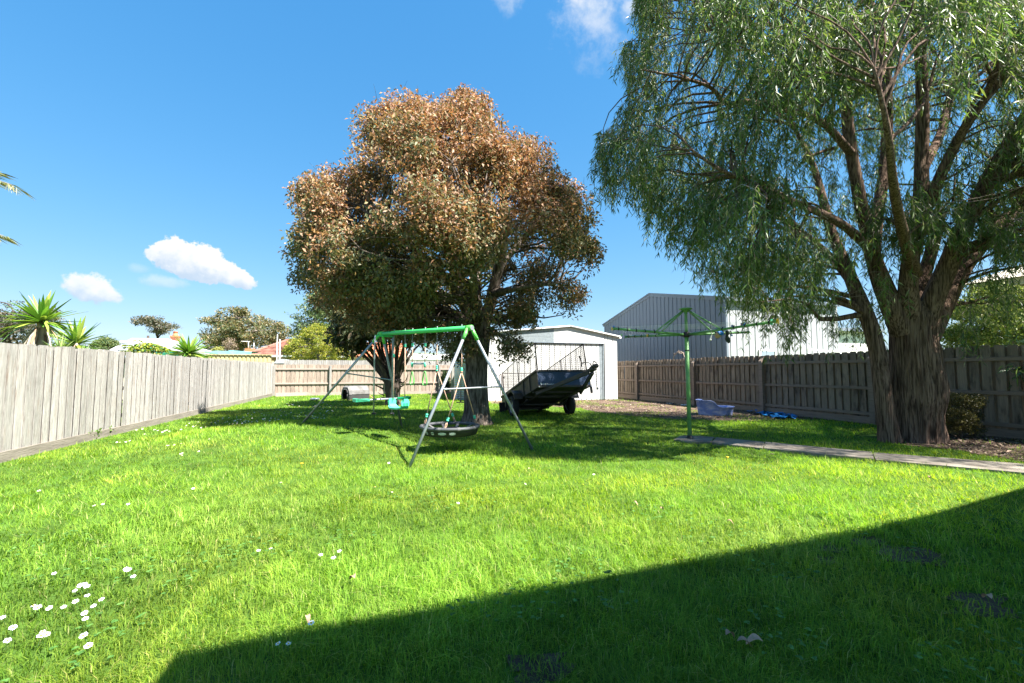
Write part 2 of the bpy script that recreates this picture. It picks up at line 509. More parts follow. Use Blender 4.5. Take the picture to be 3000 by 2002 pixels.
class MB:
    """collects shapes in world coordinates, then links them as ONE mesh object"""

    def __init__(self):
        self.v, self.f, self.mi, self.sm = [], [], [], []
        self.cm = 0
        self.cs = False

    def add(self, V, F):
        o = len(self.v)
        self.v.extend([tuple(map(float, p)) for p in V])
        for f in F:
            self.f.append(tuple(i + o for i in f))
            self.mi.append(self.cm)
            self.sm.append(self.cs)
        return self

    def box(self, c, size, ax=None, bevel=0.0):
        c = np.asarray(c, float)
        a = np.eye(3) if ax is None else np.asarray(ax, float)
        h = np.asarray(size, float) / 2
        if bevel <= 0:
            V = [c + a[0] * sx * h[0] + a[1] * sy * h[1] + a[2] * sz * h[2] for sz in (-1, 1) for sy in (-1, 1) for sx in (-1, 1)]
            F = [(0, 2, 3, 1), (4, 5, 7, 6), (0, 1, 5, 4), (2, 6, 7, 3), (0, 4, 6, 2), (1, 3, 7, 5)]
            return self.add(V, F)
        b = min(bevel, *(h * 0.9))
        # chamfer the four edges along the longest axis
        k = int(np.argmax(h))
        i, j = [q for q in range(3) if q != k]
        prof = [(-h[i] + b, -h[j]), (h[i] - b, -h[j]), (h[i], -h[j] + b), (h[i], h[j] - b), (h[i] - b, h[j]), (-h[i] + b, h[j]), (-h[i], h[j] - b), (-h[i], -h[j] + b)]
        V = [c + a[i] * p[0] + a[j] * p[1] + a[k] * s * h[k] for s in (-1, 1) for p in prof]
        F = [tuple((q, (q + 1) % 8, 8 + (q + 1) % 8, 8 + q)) for q in range(8)]
        F += [tuple(range(7, -1, -1)), tuple(range(8, 16))]
        return self.add(V, F)

    def bar(self, p0, p1, w, h, up=(0, 0, 1)):
        p0, p1 = np.asarray(p0, float), np.asarray(p1, float)
        d = p1 - p0
        L = np.linalg.norm(d)
        d /= L
        if abs(np.dot(d, up)) > 0.98:
            up = (0, 1.0, 0)
        s = np.cross(d, up)
        s /= np.linalg.norm(s)
        u = np.cross(s, d)
        return self.box((p0 + p1) / 2, (L, w, h), (d, s, u))

    def tube(self, pts, r, n=8, caps=True, smooth=True, ell=1.0):
        P = np.asarray(pts, float)
        K = len(P)
        R = np.full(K, r, float) if np.isscalar(r) else np.asarray(r, float)
        T = np.gradient(P, axis=0)
        T /= np.linalg.norm(T, axis=1)[:, None] + 1e-12
        a = np.array([0, 0, 1.0]) if abs(T[0][2]) < 0.9 else np.array([1.0, 0, 0])
        V = []
        U = np.cross(T[0], a)
        U /= np.linalg.norm(U)
        th = np.arange(n) * 2 * PI / n
        for k in range(K):
            U = U - T[k] * np.dot(U, T[k])
            U /= np.linalg.norm(U) + 1e-12
            W = np.cross(T[k], U)
            V += [P[k] + R[k] * (math.cos(t) * U + ell * math.sin(t) * W) for t in th]
        F = [(k * n + i, k * n + (i + 1) % n, (k + 1) * n + (i + 1) % n, (k + 1) * n + i) for k in range(K - 1) for i in range(n)]
        s0 = self.cs
        self.cs = smooth
        self.add(V, F)
        self.cs = False
        if caps:
            o = len(self.v) - K * n
            self.f += [tuple(o + i for i in range(n - 1, -1, -1)), tuple(o + (K - 1) * n + i for i in range(n))]
            self.mi += [self.cm] * 2
            self.sm += [False] * 2
        self.cs = s0
        return self

    def lathe(self, c, prof, n=24, axis=(0, 0, 1), smooth=True):
        """prof: list of (radius, height along axis)"""
        ax = np.asarray(axis, float)
        ax /= np.linalg.norm(ax)
        a = np.array([1.0, 0, 0]) if abs(ax[0]) < 0.9 else np.array([0, 1.0, 0])
        u = np.cross(ax, a)
        u /= np.linalg.norm(u)
        w = np.cross(ax, u)
        c = np.asarray(c, float)
        V, K = [], len(prof)
        for r, h in prof:
            V += [c + ax * h + r * (math.cos(t) * u + math.sin(t) * w) for t in np.arange(n) * 2 * PI / n]
        F = [(k * n + i, k * n + (i + 1) % n, (k + 1) * n + (i + 1) % n, (k + 1) * n + i) for k in range(K - 1) for i in range(n)]
        self.cs = smooth
        self.add(V, F)
        self.cs = False
        return self

    def torus(self, c, u, v, R, r, N=40, n=10, Rv=None):
        c, u, v = (np.asarray(q, float) for q in (c, u, v))
        w = np.cross(u, v)
        V = []
        for k in range(N):
            t = 2 * PI * k / N
            d = math.cos(t) * u * R + math.sin(t) * v * (Rv or R)
            dn = d / np.linalg.norm(d)
            V += [c + d + r * (math.cos(q) * dn + math.sin(q) * w) for q in np.arange(n) * 2 * PI / n]
        F = [(k * n + i, k * n + (i + 1) % n, ((k + 1) % N) * n + (i + 1) % n, ((k + 1) % N) * n + i) for k in range(N) for i in range(n)]
        self.cs = True
        self.add(V, F)
        self.cs = False
        return self

    def prism(self, poly, ext):
        """poly: list of 3-D points (planar), ext: vector"""
        P = [np.asarray(p, float) for p in poly]
        e = np.asarray(ext, float)
        n = len(P)
        V = P + [p + e for p in P]
        F = [tuple(range(n - 1, -1, -1)), tuple(range(n, 2 * n))] + [(i, (i + 1) % n, n + (i + 1) % n, n + i) for i in range(n)]
        return self.add(V, F)

    def sphere(self, c, r, n=12, m=8, sc=(1, 1, 1)):
        prof = []
        V = []
        c = np.asarray(c, float)
        for i in range(m + 1):
            ph = -PI / 2 + PI * i / m
            for k in range(n):
                t = 2 * PI * k / n
                V.append(c + np.array([math.cos(t) * math.cos(ph) * sc[0], math.sin(t) * math.cos(ph) * sc[1], math.sin(ph) * sc[2]]) * r)
        F = [(i * n + k, i * n + (k + 1) % n, (i + 1) * n + (k + 1) % n, (i + 1) * n + k) for i in range(m) for k in range(n)]
        self.cs = True
        self.add(V, F)
        self.cs = False
        return self

    def weld(self):
        key, idx, V = {}, [], []
        for p in self.v:
            k = tuple(round(c, 4) for c in p)
            if k not in key:
                key[k] = len(V)
                V.append(p)
            idx.append(key[k])
        self.v = V
        F, mi, sm = [], [], []
        for f, a, b in zip(self.f, self.mi, self.sm):
            q = []
            for i in f:
                if idx[i] not in q:
                    q.append(idx[i])
            if len(q) > 2:
                F.append(tuple(q))
                mi.append(a)
                sm.append(b)
        self.f, self.mi, self.sm = F, mi, sm
        return self

    def build(self, name, mats, parent=None, loc=None):
        me = bpy.data.meshes.new(name)
        o0 = wloc(parent) if parent is not None else Vector(loc if loc is not None else (0, 0, 0))
        off = (o0.x, o0.y, o0.z)
        me.from_pydata([(v[0] - off[0], v[1] - off[1], v[2] - off[2]) for v in self.v], [], self.f)
        if not isinstance(mats, (list, tuple)):
            mats = [mats]
        for m in mats:
            me.materials.append(m)
        me.polygons.foreach_set('material_index', self.mi)
        me.polygons.foreach_set('use_smooth', self.sm)
        me.update()
        o = link(name, me, parent)
        if parent is None and loc is not None:
            o.location = loc
        return o


def inside(px, py, poly):
    """vectorised point in polygon"""
    poly = np.asarray(poly, float)
    r = np.zeros(len(px), bool)
    j = len(poly) - 1
    for i in range(len(poly)):
        xi, yi = poly[i]
        xj, yj = poly[j]
        c = ((yi > py) != (yj > py)) & (px < (xj - xi) * (py - yi) / (yj - yi + 1e-12) + xi)
        r ^= c
        j = i
    return r


def edge_dist(px, py, poly):
    poly = np.asarray(poly, float)
    d = np.full(len(px), 1e9)
    for i in range(len(poly)):
        a, b = poly[i - 1], poly[i]
        ab = b - a
        t = np.clip(((px - a[0]) * ab[0] + (py - a[1]) * ab[1]) / (ab @ ab + 1e-9), 0, 1)
        d = np.minimum(d, np.hypot(px - a[0] - t * ab[0], py - a[1] - t * ab[1]))
    return d


_LAT = RNG.random((32, 32, 32))


def vnoise(P, s):
    """value noise in 0..1"""
    Q = np.asarray(P, float) * s
    i = np.floor(Q).astype(int)
    f = Q - i
    f = f * f * (3 - 2 * f)
    r = 0
    for dx in (0, 1):
        for dy in (0, 1):
            for dz in (0, 1):
                w = (f[:, 0] if dx else 1 - f[:, 0]) * (f[:, 1] if dy else 1 - f[:, 1]) * (f[:, 2] if dz else 1 - f[:, 2])
                r = r + w * _LAT[(i[:, 0] + dx) % 32, (i[:, 1] + dy) % 32, (i[:, 2] + dz) % 32]
    return r


def unit(a):
    return a / (np.linalg.norm(a, axis=-1, keepdims=True) + 1e-12)


def rand_dirs(n, rng):
    return unit(rng.normal(size=(n, 3)))


def leaves_mesh(name, P, D, Nn, Ln, Wd, col, material, wide=False, droop=0.0):
    """one small folded blade per point. P base, D axis, Nn rough normal"""
    n = len(P)
    D = unit(D)
    Sd = unit(np.cross(D, Nn))
    Up = np.cross(Sd, D)
    Ln = np.asarray(Ln).reshape(-1, 1)
    Wd = np.asarray(Wd).reshape(-1, 1)
    tip = P + D * Ln - np.array([0, 0, 1.0]) * droop * Ln
    if not wide:
        V = np.stack([P, P + D * Ln * 0.45 + Sd * Wd / 2 + Up * Wd * 0.22, tip, P + D * Ln * 0.45 - Sd * Wd / 2 + Up * Wd * 0.22], 1)
        b = np.arange(n)[:, None] * 4
        T = np.concatenate([b + np.array([[0, 1, 2]]), b + np.array([[0, 2, 3]])])
        return np_mesh(name, V.reshape(-1, 3), None, T, np.repeat(col, 4, 0), [material])
    u1, u2 = 0.28, 0.68
    V = np.stack([P, P + D * Ln * u1 + Sd * Wd * 0.46 + Up * Wd * 0.2, P + D * Ln * u2 + Sd * Wd * 0.36 + Up * Wd * 0.14 - [0, 0, 0], tip,
                  P + D * Ln * u2 - Sd * Wd * 0.36 + Up * Wd * 0.14, P + D * Ln * u1 - Sd * Wd * 0.46 + Up * Wd * 0.2], 1)
    b = np.arange(n)[:, None] * 6
    Q = np.concatenate([b + np.array([[0, 1, 2, 3]]), b + np.array([[0, 3, 4, 5]])])
    return np_mesh(name, V.reshape(-1, 3), Q, None, np.repeat(col, 6, 0), [material])


def tubes_mesh(name, paths, n=4, material=None):
    """many thin tubes, each path a (K,3) array with radii (K,)"""
    Vs, Qs, o = [], [], 0
    th = np.arange(n) * 2 * PI / n
    for P, R in paths:
        P = np.asarray(P, float)
        K = len(P)
        T = unit(np.gradient(P, axis=0))
        a = np.where(np.abs(T[:, 2:3]) < 0.95, np.array([[0, 0, 1.0]]), np.array([[1.0, 0, 0]]))
        U = unit(np.cross(T, a))
        W = np.cross(T, U)
        R = np.broadcast_to(np.asarray(R, float), (K,))
        V = P[:, None, :] + R[:, None, None] * (np.cos(th)[None, :, None] * U[:, None, :] + np.sin(th)[None, :, None] * W[:, None, :])
        Vs.append(V.reshape(-1, 3))
        k = np.arange(K - 1)[:, None] * n
        i = np.arange(n)[None, :]
        q = np.stack([k + i, k + (i + 1) % n, k + n + (i + 1) % n, k + n + i], -1).reshape(-1, 4) + o
        Qs.append(q)
        o += K * n
    return np_mesh(name, np.concatenate(Vs), np.concatenate(Qs), None, None, [material], smooth=True)


def curve_pts(p0, p1, k, rng, wig=0.08, sag=0.0):
    p0, p1 = np.asarray(p0, float), np.asarray(p1, float)
    t = np.linspace(0, 1, k)[:, None]
    L = np.linalg.norm(p1 - p0)
    w = rng.normal(size=(3,)) * wig * L
    w2 = rng.normal(size=(3,)) * wig * L * 0.5
    P = p0 + (p1 - p0) * t + np.sin(t * PI) * w + np.sin(t * 2 * PI) * w2
    P[:, 2] -= (sag * L * 4 * t * (1 - t))[:, 0]
    return P


def smooth_path(pts, per=8):
    """Catmull-Rom through points (rows may carry extra columns such as radius)"""
    P = np.asarray(pts, float)
    P = np.vstack([2 * P[0] - P[1], P, 2 * P[-1] - P[-2]])
    out = []
    for i in range(1, len(P) - 2):
        for t in np.linspace(0, 1, per, endpoint=False):
            a, b, c, d = P[i - 1], P[i], P[i + 1], P[i + 2]
            out.append(0.5 * ((2 * b) + (c - a) * t + (2 * a - 5 * b + 4 * c - d) * t ** 2 + (3 * b - a - 3 * c + d) * t ** 3))
    out.append(P[-2])
    return np.array(out)


def bark_tube(mb, pts, seg=36, per=10, ridge=0.07, freq=11, seed=0.0, flare=None):
    """pts rows: x y z radius. Ridged trunk or limb"""
    A = smooth_path(pts, per)
    P, R = A[:, :3], np.maximum(A[:, 3], 0.004)
    K = len(P)
    T = unit(np.gradient(P, axis=0))
    U = np.cross(T[0], [0.3, 1.0, 0.1])
    U /= np.linalg.norm(U)
    th = np.arange(seg) * 2 * PI / seg
    s = np.concatenate([[0], np.cumsum(np.linalg.norm(np.diff(P, axis=0), axis=1))])
    V = []
    for k in range(K):
        U = U - T[k] * np.dot(U, T[k])
        U /= np.linalg.norm(U)
        W = np.cross(T[k], U)
        q = np.stack([np.cos(th) * freq / 6.0 + seed, np.sin(th) * freq / 6.0, np.full(seg, s[k] * 1.1)], 1)
        n1 = np.abs(vnoise(q, 1.0) - 0.5) * 2
        n2 = vnoise(q * [2.6, 2.6, 1.8], 1.0) - 0.5
        n3 = vnoise(q * [0.5, 0.5, 0.9] + 9, 1.0) - 0.5
        rr = R[k] * (1 + ridge * (n1 - 0.5) * 2 + ridge * 0.9 * n2 + ridge * 1.6 * n3)
        if flare is not None:
            fl = math.exp(-s[k] / flare[0])
            rr = rr * (1 + fl * (flare[1] * (0.5 + 0.9 * (vnoise(q * [1.2, 1.2, 0.0] + 4, 1.0) - 0.2))))
        V += list(P[k] + rr[:, None] * (np.cos(th)[:, None] * U + np.sin(th)[:, None] * W))
    F = [(k * seg + i, k * seg + (i + 1) % seg, (k + 1) * seg + (i + 1) % seg, (k + 1) * seg + i) for k in range(K - 1) for i in range(seg)]
    F.append(tuple((K - 1) * seg + i for i in range(seg)))
    mb.cs = True
    mb.add(V, F)
    mb.cs = False


def inflate(poly, Zc, R, n, rng, margin=0.0, shell=0.35, ymax=None):
    """points in a solid whose outline, seen from the street side, is poly (photo pixels) at depth Zc (m); thickness up to 2R"""
    poly = np.asarray(poly, float)
    lo, hi = poly.min(0), poly.max(0)
    out = []
    tot = 0
    while tot < n:
        x = rng.uniform(lo[0], hi[0], n * 2)
        y = rng.uniform(lo[1], hi[1], n * 2)
        d = edge_dist(x, y, poly) * Zc / 1333.0
        k = inside(x, y, poly) & (d > margin)
        x, y, d = x[k], y[k], d[k]
        half = np.where(d < R, np.sqrt(np.maximum(0, 2 * R * d - d * d)), R)
        t = 1 - np.abs(rng.normal(size=len(x))) * shell
        t = np.clip(t, 0, 1) * rng.choice([-1, 1], len(x))
        Z = Zc + half * t
        dirs = CZ[None] + CX[None] * ((x - 1500) / 1333.0)[:, None] - CY[None] * ((y - 1001) / 1333.0)[:, None]
        out.append(CAM + dirs * Z[:, None])
        tot += len(x)
    return np.concatenate(out)[:n]


def mix_cols(n, rng, palette, weights, jitter=0.18):
    pal = np.asarray(palette, float)
    w = np.asarray(weights, float)
    idx = rng.choice(len(pal), n, p=w / w.sum())
    c = pal[idx] * (1 + jitter * rng.normal(size=(n, 1)))
    return np.clip(c, 0.003, 0.9)


# ================================================================== THE SETTING
# far ground
mb = MB()
mb.add([(-600, -60, -0.06), (600, -60, -0.06), (600, 900, -0.06), (-600, 900, -0.06)], [(0, 1, 2, 3)])
tag(mb.build('ground', M['ground']), kind='structure')

# hills, low and far
hx = np.linspace(-900, 300, 60)
hz = 22 + 14 * np.sin(hx / 160.0) + 8 * np.sin(hx / 61.0 + 1)
V = [(x, 800, -1) for x in hx] + [(x, 830, z) for x, z in zip(hx, hz)] + [(x, 900, -1) for x in hx]
n = len(hx)
F = [(i, i + 1, n + i + 1, n + i) for i in range(n - 1)] + [(n + i, n + i + 1, 2 * n + i + 1, 2 * n + i) for i in range(n - 1)]
M['hill'] = mat('hill_cover', (0.10, 0.14, 0.09), 0.95, 0.3, 0.02, (1, 1, 1), 0, spec=0)
mb = MB()
mb.cs = True
mb.add(V, F)
tag(mb.build('hills', M['hill']), kind='structure')

# lawn
XL, XR, YB = -4.88, 11.25, 25.5
nx, ny = 66, 136
gx, gy = np.meshgrid(np.linspace(XL - 0.02, XR + 0.1, nx), np.linspace(-8, YB + 0.1, ny))
gz = lawn_z(gx, gy)
Vg = np.stack([gx, gy, gz], -1).reshape(-1, 3)
iq = (np.arange(ny - 1)[:, None] * nx + np.arange(nx - 1)[None, :]).ravel()
o = link('lawn', np_mesh('lawn', Vg, np.stack([iq, iq + 1, iq + nx + 1, iq + nx], 1), None, None, [M['lawn']], smooth=True))
tag(o, kind='structure')


def px_poly(pts):
    return [tuple(g(x, y)[:2]) for x, y in pts]


def jag(poly, rng, step=0.25, amp=0.10, keep=()):
    out = []
    for i in range(len(poly)):
        a, b = np.asarray(poly[i]), np.asarray(poly[(i + 1) % len(poly)])
        L = np.linalg.norm(b - a)
        k = max(1, int(L / step))
        for q in range(k):
            out.append(a + (b - a) * q / k + rng.normal(size=2) * amp * (0 if i in keep else 1))
    return out


dirt_far = px_poly([(1440, 1184), (1560, 1190), (1700, 1197), (1745, 1208), (1850, 1219), (1960, 1228), (2060, 1232), (2200, 1233), (2350, 1231), (2470, 1227)])
dirt_far = [(10.9, 7.9)] + dirt_far[::-1] + [(4.5, 17.97), (10.4, 17.97), (10.9, 20), (11.2, 20), (11.2, 8.0)]
dirt_far = jag(dirt_far, RNG, 0.2, 0.05)
dirt_near = px_poly([(2560, 1280), (2650, 1306), (2780, 1316), (2900, 1338), (3000, 1352), (3200, 1372)]) + [(11.2, 3.5), (11.2, 7.2)]
dirt_near = jag(dirt_near, RNG, 0.15, 0.05)


def sheet(name, poly, z, m):
    mb = MB()
    mb.add([(p[0], p[1], z) for p in poly], [tuple(range(len(poly)))])
    return mb.build(name, m)


tag(sheet('bare_soil', dirt_far, 0.006, M['soil']), kind='structure')
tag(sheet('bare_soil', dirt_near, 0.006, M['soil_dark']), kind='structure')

worn = []
for wx_, wy_, wr in ((2545, 1590, 0.13), (2660, 1632, 0.20), (2880, 1775, 0.17), (1575, 1965, 0.13), (2440, 1612, 0.11), (2420, 1645, 0.08)):
    wc_ = g(wx_, wy_)
    worn.append((wc_[0], wc_[1], wr))
    pl = [(wc_[0] + wr * (1 + 0.35 * RNG.normal()) * math.cos(a), wc_[1] + wr * 0.7 * (1 + 0.3 * RNG.normal()) * math.sin(a)) for a in np.arange(18) * 2 * PI / 18]
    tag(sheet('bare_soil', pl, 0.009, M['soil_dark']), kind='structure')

# concrete path: cast slabs, each a piece of the path
path = empty('path', (6.5, 5.5, 0))
tag(path, kind='structure')
slabs = [[(1972, 1293), (1996, 1281), (2050, 1282), (2094, 1286), (2080, 1303), (2020, 1300)],
         [(2084, 1304), (2099, 1287), (2240, 1301), (2236, 1320)],
         [(2238, 1320.3), (2242, 1301.2), (2400, 1317), (2553, 1331), (2562, 1353), (2400, 1338)],
         [(2565, 1353.5), (2557, 1331.5), (2780, 1349), (3000, 1366), (3012, 1394), (2790, 1374)],
         [(3016, 1394.5), (3004, 1366.5), (3300, 1390), (3500, 1405), (3560, 1440), (3300, 1420)]]
slab_polys = []
for i, s in enumerate(slabs):
    poly = jag(px_poly(s), RNG, 0.25, 0.008)
    slab_polys.append(poly)
    mb = MB()
    tz = 0.032 + 0.004 * (i % 3)
    mb.prism([(p[0], p[1], -0.05) for p in poly][::-1], (0, 0, 0.05 + tz))
    mb.build('slab', M['concrete'], path)

# trunks and things that stand on the grass keep blades out
keepout = [(2.34, 10.66, 0.42), (9.55, 6.05, 0.62), (9.2, 6.3, 0.4), (0.75, 17.7, 0.3)]


# ------------------------------------------------------------------ grass
def grass():
    rng = np.random.default_rng(11)
    n = 520000
    u = rng.random(n)
    r0, r1 = 1.7, 26.5
    r = (r0 ** 0.3 + u * (r1 ** 0.3 - r0 ** 0.3)) ** (1 / 0.3)
    th = rng.uniform(math.radians(-62), math.radians(80), n)      # clockwise from +Y
    x, y = r * np.sin(th), r * np.cos(th)
    k = (x > XL + 0.10) & (x < XR - 0.12) & (y < YB - 0.2)
    k &= ~((x > 4.35) & (x < 10.5) & (y > 17.9))
    x, y, r = x[k], y[k], r[k]
    P3 = np.stack([x, y, 0 * x], 1)
    d1 = inside(x, y, dirt_far)
    d2 = inside(x, y, dirt_near)
    e1 = edge_dist(x, y, dirt_far)
    patch = vnoise(P3 + 5, 1.3)
    keep = np.ones(len(x), bool)
    keep &= ~(d1 & ~((rng.random(len(x)) < 0.06) | ((patch > 0.63) & (x > 6.5) & (rng.random(len(x)) < 0.7)) | (e1 < 0.12) & (rng.random(len(x)) < 0.4)))
    keep &= ~(d2 & (rng.random(len(x)) > np.where(patch > 0.55, 0.40, 0.10)))
    for poly in slab_polys:
        keep &= ~(inside(x, y, poly) & (edge_dist(x, y, poly) > 0.025))
    for cx_, cy_, cr in keepout:
        keep &= (x - cx_) ** 2 + (y - cy_) ** 2 > cr ** 2
    # worn spots
    for bx, by, br in worn:
        dd = np.hypot(x - bx, (y - by) * 1.4)
        keep &= rng.random(len(x)) > 0.72 * np.exp(-(dd / (br * 1.15)) ** 4)
    x, y, r = x[keep], y[keep], r[keep]
    n = len(x)
    P3 = np.stack([x, y, 0 * x], 1)
    nA = vnoise(P3, 2.2)
    nB = vnoise(P3 + 20, 0.7)
    nC = vnoise(P3 + 40, 7.0)
    hgt = (0.026 + 0.024 * nA + 0.022 * nC + 0.020 * rng.random(n)) * np.where(nB > 0.6, 1.25, 1.0)
    hgt *= 1 + 0.10 * np.clip(r - 8, 0, 8) / 8
    hgt[rng.random(n) < 0.04] *= 1.6
    wd = 0.0029 * (r / 2.5) ** 0.80 * rng.uniform(0.65, 1.35, n)
    ang = rng.uniform(0, 2 * PI, n)
    clump = vnoise(P3 + 60, 4.0) * 4 * PI
    ang = np.where(rng.random(n) < 0.45, clump + rng.normal(size=n) * 0.5, ang)
    lean = np.abs(rng.normal(size=n)) * 0.65 + 0.35
    dx, dy = np.cos(ang), np.sin(ang)
    B = np.stack([x, y, lawn_z(x, y) - 0.004], 1)
    sd = np.stack([-dy, dx, 0 * x], 1)
    dirh = np.stack([dx, dy, 0 * x], 1)
    up = np.array([[0, 0, 1.0]])
    h = hgt[:, None]
    w = wd[:, None]
    ln = lean[:, None]
    m1 = B + up * h * 0.55 + dirh * h * 0.22 * ln
    tip = B + up * h * np.clip(1.0 - 0.30 * ln, 0.25, 1) + dirh * h * 0.95 * ln
    near = r < 5.0
    V1 = np.stack([B - sd * w * 0.5, B + sd * w * 0.5, m1 + sd * w * 0.42, m1 - sd * w * 0.42, tip], 1)[near]
    V2 = np.stack([B - sd * w * 0.6, B + sd * w * 0.6, tip], 1)[~near]
    n1, n2 = len(V1), len(V2)
    b = np.arange(n1)[:, None] * 5
    Q = b + np.array([[0, 1, 2, 3]])
    T = np.concatenate([b + np.array([[3, 2, 4]]), n1 * 5 + np.arange(n2)[:, None] * 3 + np.array([[0, 1, 2]])])
    V = np.concatenate([V1.reshape(-1, 3), V2.reshape(-1, 3)])
    c = mix_cols(n, rng, [(0.125, 0.255, 0.030), (0.185, 0.330, 0.036), (0.260, 0.380, 0.056), (0.40, 0.42, 0.16)], [0.30, 0.42, 0.24, 0.04], 0.14)
    tone = (0.72 + 0.50 * nB + 0.30 * (nC - 0.5) + 0.30 * (nA - 0.5))[:, None]
    c = c * tone
    yel = np.clip(vnoise(P3 + 90, 1.1) - 0.45, 0, 1)[:, None]
    c = c * (1 + yel * np.array([[0.9, 0.35, 0.1]]))
    dry = np.clip(vnoise(P3 + 130, 0.55) - 0.62, 0, 1)[:, None] * 0.9
    c = c * (1 - dry) + dry * np.array([[0.27, 0.25, 0.09]])
    cc = np.concatenate([np.repeat(c[near], 5, 0), np.repeat(c[~near], 3, 0)])
    o = link('grass', np_mesh('grass', V, Q, T, cc, [M['grass']]))
    tag(o, kind='stuff')


grass()


def clover():
    rng = np.random.default_rng(12)
    n = 3500
    r = 1.9 + 6.0 * rng.random(n) ** 1.2
    th = rng.uniform(math.radians(-45), math.radians(70), n)
    x, y = r * np.sin(th), r * np.cos(th)
    P3 = np.stack([x, y, 0 * x], 1)
    k = (vnoise(P3 + 70, 1.7) > 0.66) & (x > XL + 0.2) & (x < 10.8)
    x, y = x[k], y[k]
    n = len(x)
    P, D = [], []
    for i in range(3):
        a = rng.uniform(0, 2 * PI, n) if i == 0 else a + 2 * PI / 3
        P.append(np.stack([x, y, np.full(n, 0.045) + lawn_z(x, y)], 1))
        D.append(np.stack([np.cos(a), np.sin(a), np.full(n, 0.15)], 1))
    P, D = np.concatenate(P), np.concatenate(D)
    P[:, 2] += np.tile(rng.uniform(-0.012, 0.02, n), 3)
    m = len(P)
    L = rng.uniform(0.012, 0.022, m)
    o = link('clover', leaves_mesh('clover', P, D, np.tile([0, 0, 1.0], (m, 1)) + rng.normal(size=(m, 3)) * 0.15, L, L * 0.95, mix_cols(m, rng, [(0.07, 0.17, 0.035), (0.11, 0.23, 0.05)], [1, 1], 0.12), M['leaf'], wide=True))
    tag(o, kind='stuff')


clover()


# leaf litter on the bare soil
def litter(name, poly, n, seed, z=0.012, palette=((0.16, 0.11, 0.08), (0.30, 0.22, 0.16), (0.07, 0.05, 0.04), (0.42, 0.34, 0.26)), size=(0.03, 0.09)):
    rng = np.random.default_rng(seed)
    poly = np.asarray(poly)
    lo, hi = poly.min(0), poly.max(0)
    x = rng.uniform(lo[0], hi[0], n * 3)
    y = rng.uniform(lo[1], hi[1], n * 3)
    k = inside(x, y, poly) & (y < 17.9) & (vnoise(np.stack([x, y, 0 * x], 1), 0.9) > 0.30)
    x, y = x[k][:n], y[k][:n]
    n = len(x)
    a = rng.uniform(0, 2 * PI, n)
    D = np.stack([np.cos(a), np.sin(a), rng.uniform(-0.1, 0.35, n)], 1)
    Nn = unit(np.stack([rng.normal(size=n) * 0.35, rng.normal(size=n) * 0.35, np.ones(n)], 1))
    P = np.stack([x, y, np.full(n, z) + rng.random(n) * 0.012], 1)
    L = rng.uniform(size[0], size[1], n)
    o = link(name, leaves_mesh(name, P, D, Nn, L, L * rng.uniform(0.25, 0.5, n), mix_cols(n, rng, palette, [4, 3, 3, 1.0], 0.2), M['litter']))
    tag(o, kind='stuff')


litter('leaf_litter', dirt_far, 5200, 3)
litter('leaf_litter', dirt_near, 3200, 4, size=(0.03, 0.08))


# ================================================================== FENCES
def paling_mesh(name, w, t, h, material, notch=0.0):
    mb = MB()
    pts = [(-w / 2, 0, 0), (w / 2, 0, 0), (w / 2, 0, h - notch), (w / 2 - notch, 0, h), (-w / 2 + notch, 0, h), (-w / 2, 0, h - notch)] if notch else [(-w / 2, 0, 0), (w / 2, 0, 0), (w / 2, 0, h), (-w / 2, 0, h)]
    mb.prism([(p[0], -t / 2, p[2]) for p in pts], (0, t, 0))
    me = bpy.data.meshes.new(name)
    me.from_pydata(mb.v, [], mb.f)
    me.materials.append(material)
    me.update()
    return me


rng = np.random.default_rng(21)
# --- left fence: smooth side towards the lawn, lapped palings on a plinth board
lf = thing('paling_fence', 'sunlit pale grey lapped paling fence along the left side of the lawn', 'fence', (XL, 14.5, 0))
mes = [paling_mesh('paling', 0.126 + 0.004 * i, 0.014, 1.50 + 0.006 * i, M['paling_grey']) for i in range(4)]
mes_in = [paling_mesh('paling', 0.186 + 0.002 * i, 0.014, 1.495 + 0.006 * i, M['paling_grey']) for i in range(4)]
y = 4.0
i = 0
while y < YB - 0.05:
    o = link('paling', (mes if i % 2 else mes_in)[int(rng.integers(4))], lf)
    off = 0.021 if i % 2 else -0.005
    o.location = (off + rng.normal() * 0.0035, y - 14.5, 0.135 + rng.normal() * 0.005)
    o.rotation_euler = (rng.normal() * 0.004, 0, PI / 2 + float(np.clip(rng.normal() * 0.05, -0.08, 0.08)))
    y += 0.096 + float(np.clip(rng.normal() * 0.004, -0.006, 0.006))
    i += 1
yy = 4.0
while yy < YB - 0.1:
    y2 = min(yy + 3.6, YB - 0.05)
    MB().box((XL + 0.035, (yy + y2) / 2, 0.07), (0.025, y2 - yy - 0.006, 0.16), bevel=0.004).build('plinth', M['plinth'], lf)
    for zz in (0.35, 0.9, 1.45):
        MB().box((XL - 0.045, (yy + y2) / 2, zz), (0.04, y2 - yy - 0.006, 0.075)).build('rail', M['rail_back'], lf)
    MB().box((XL - 0.12, yy + 0.06, 0.72), (0.09, 0.11, 1.52)).build('post', M['rail_back'], lf)
    yy += 3.6
MB().box((XL + 0.01, YB - 0.03, 0.86), (0.10, 0.06, 1.72)).build('post', M['paling_grey'], lf)

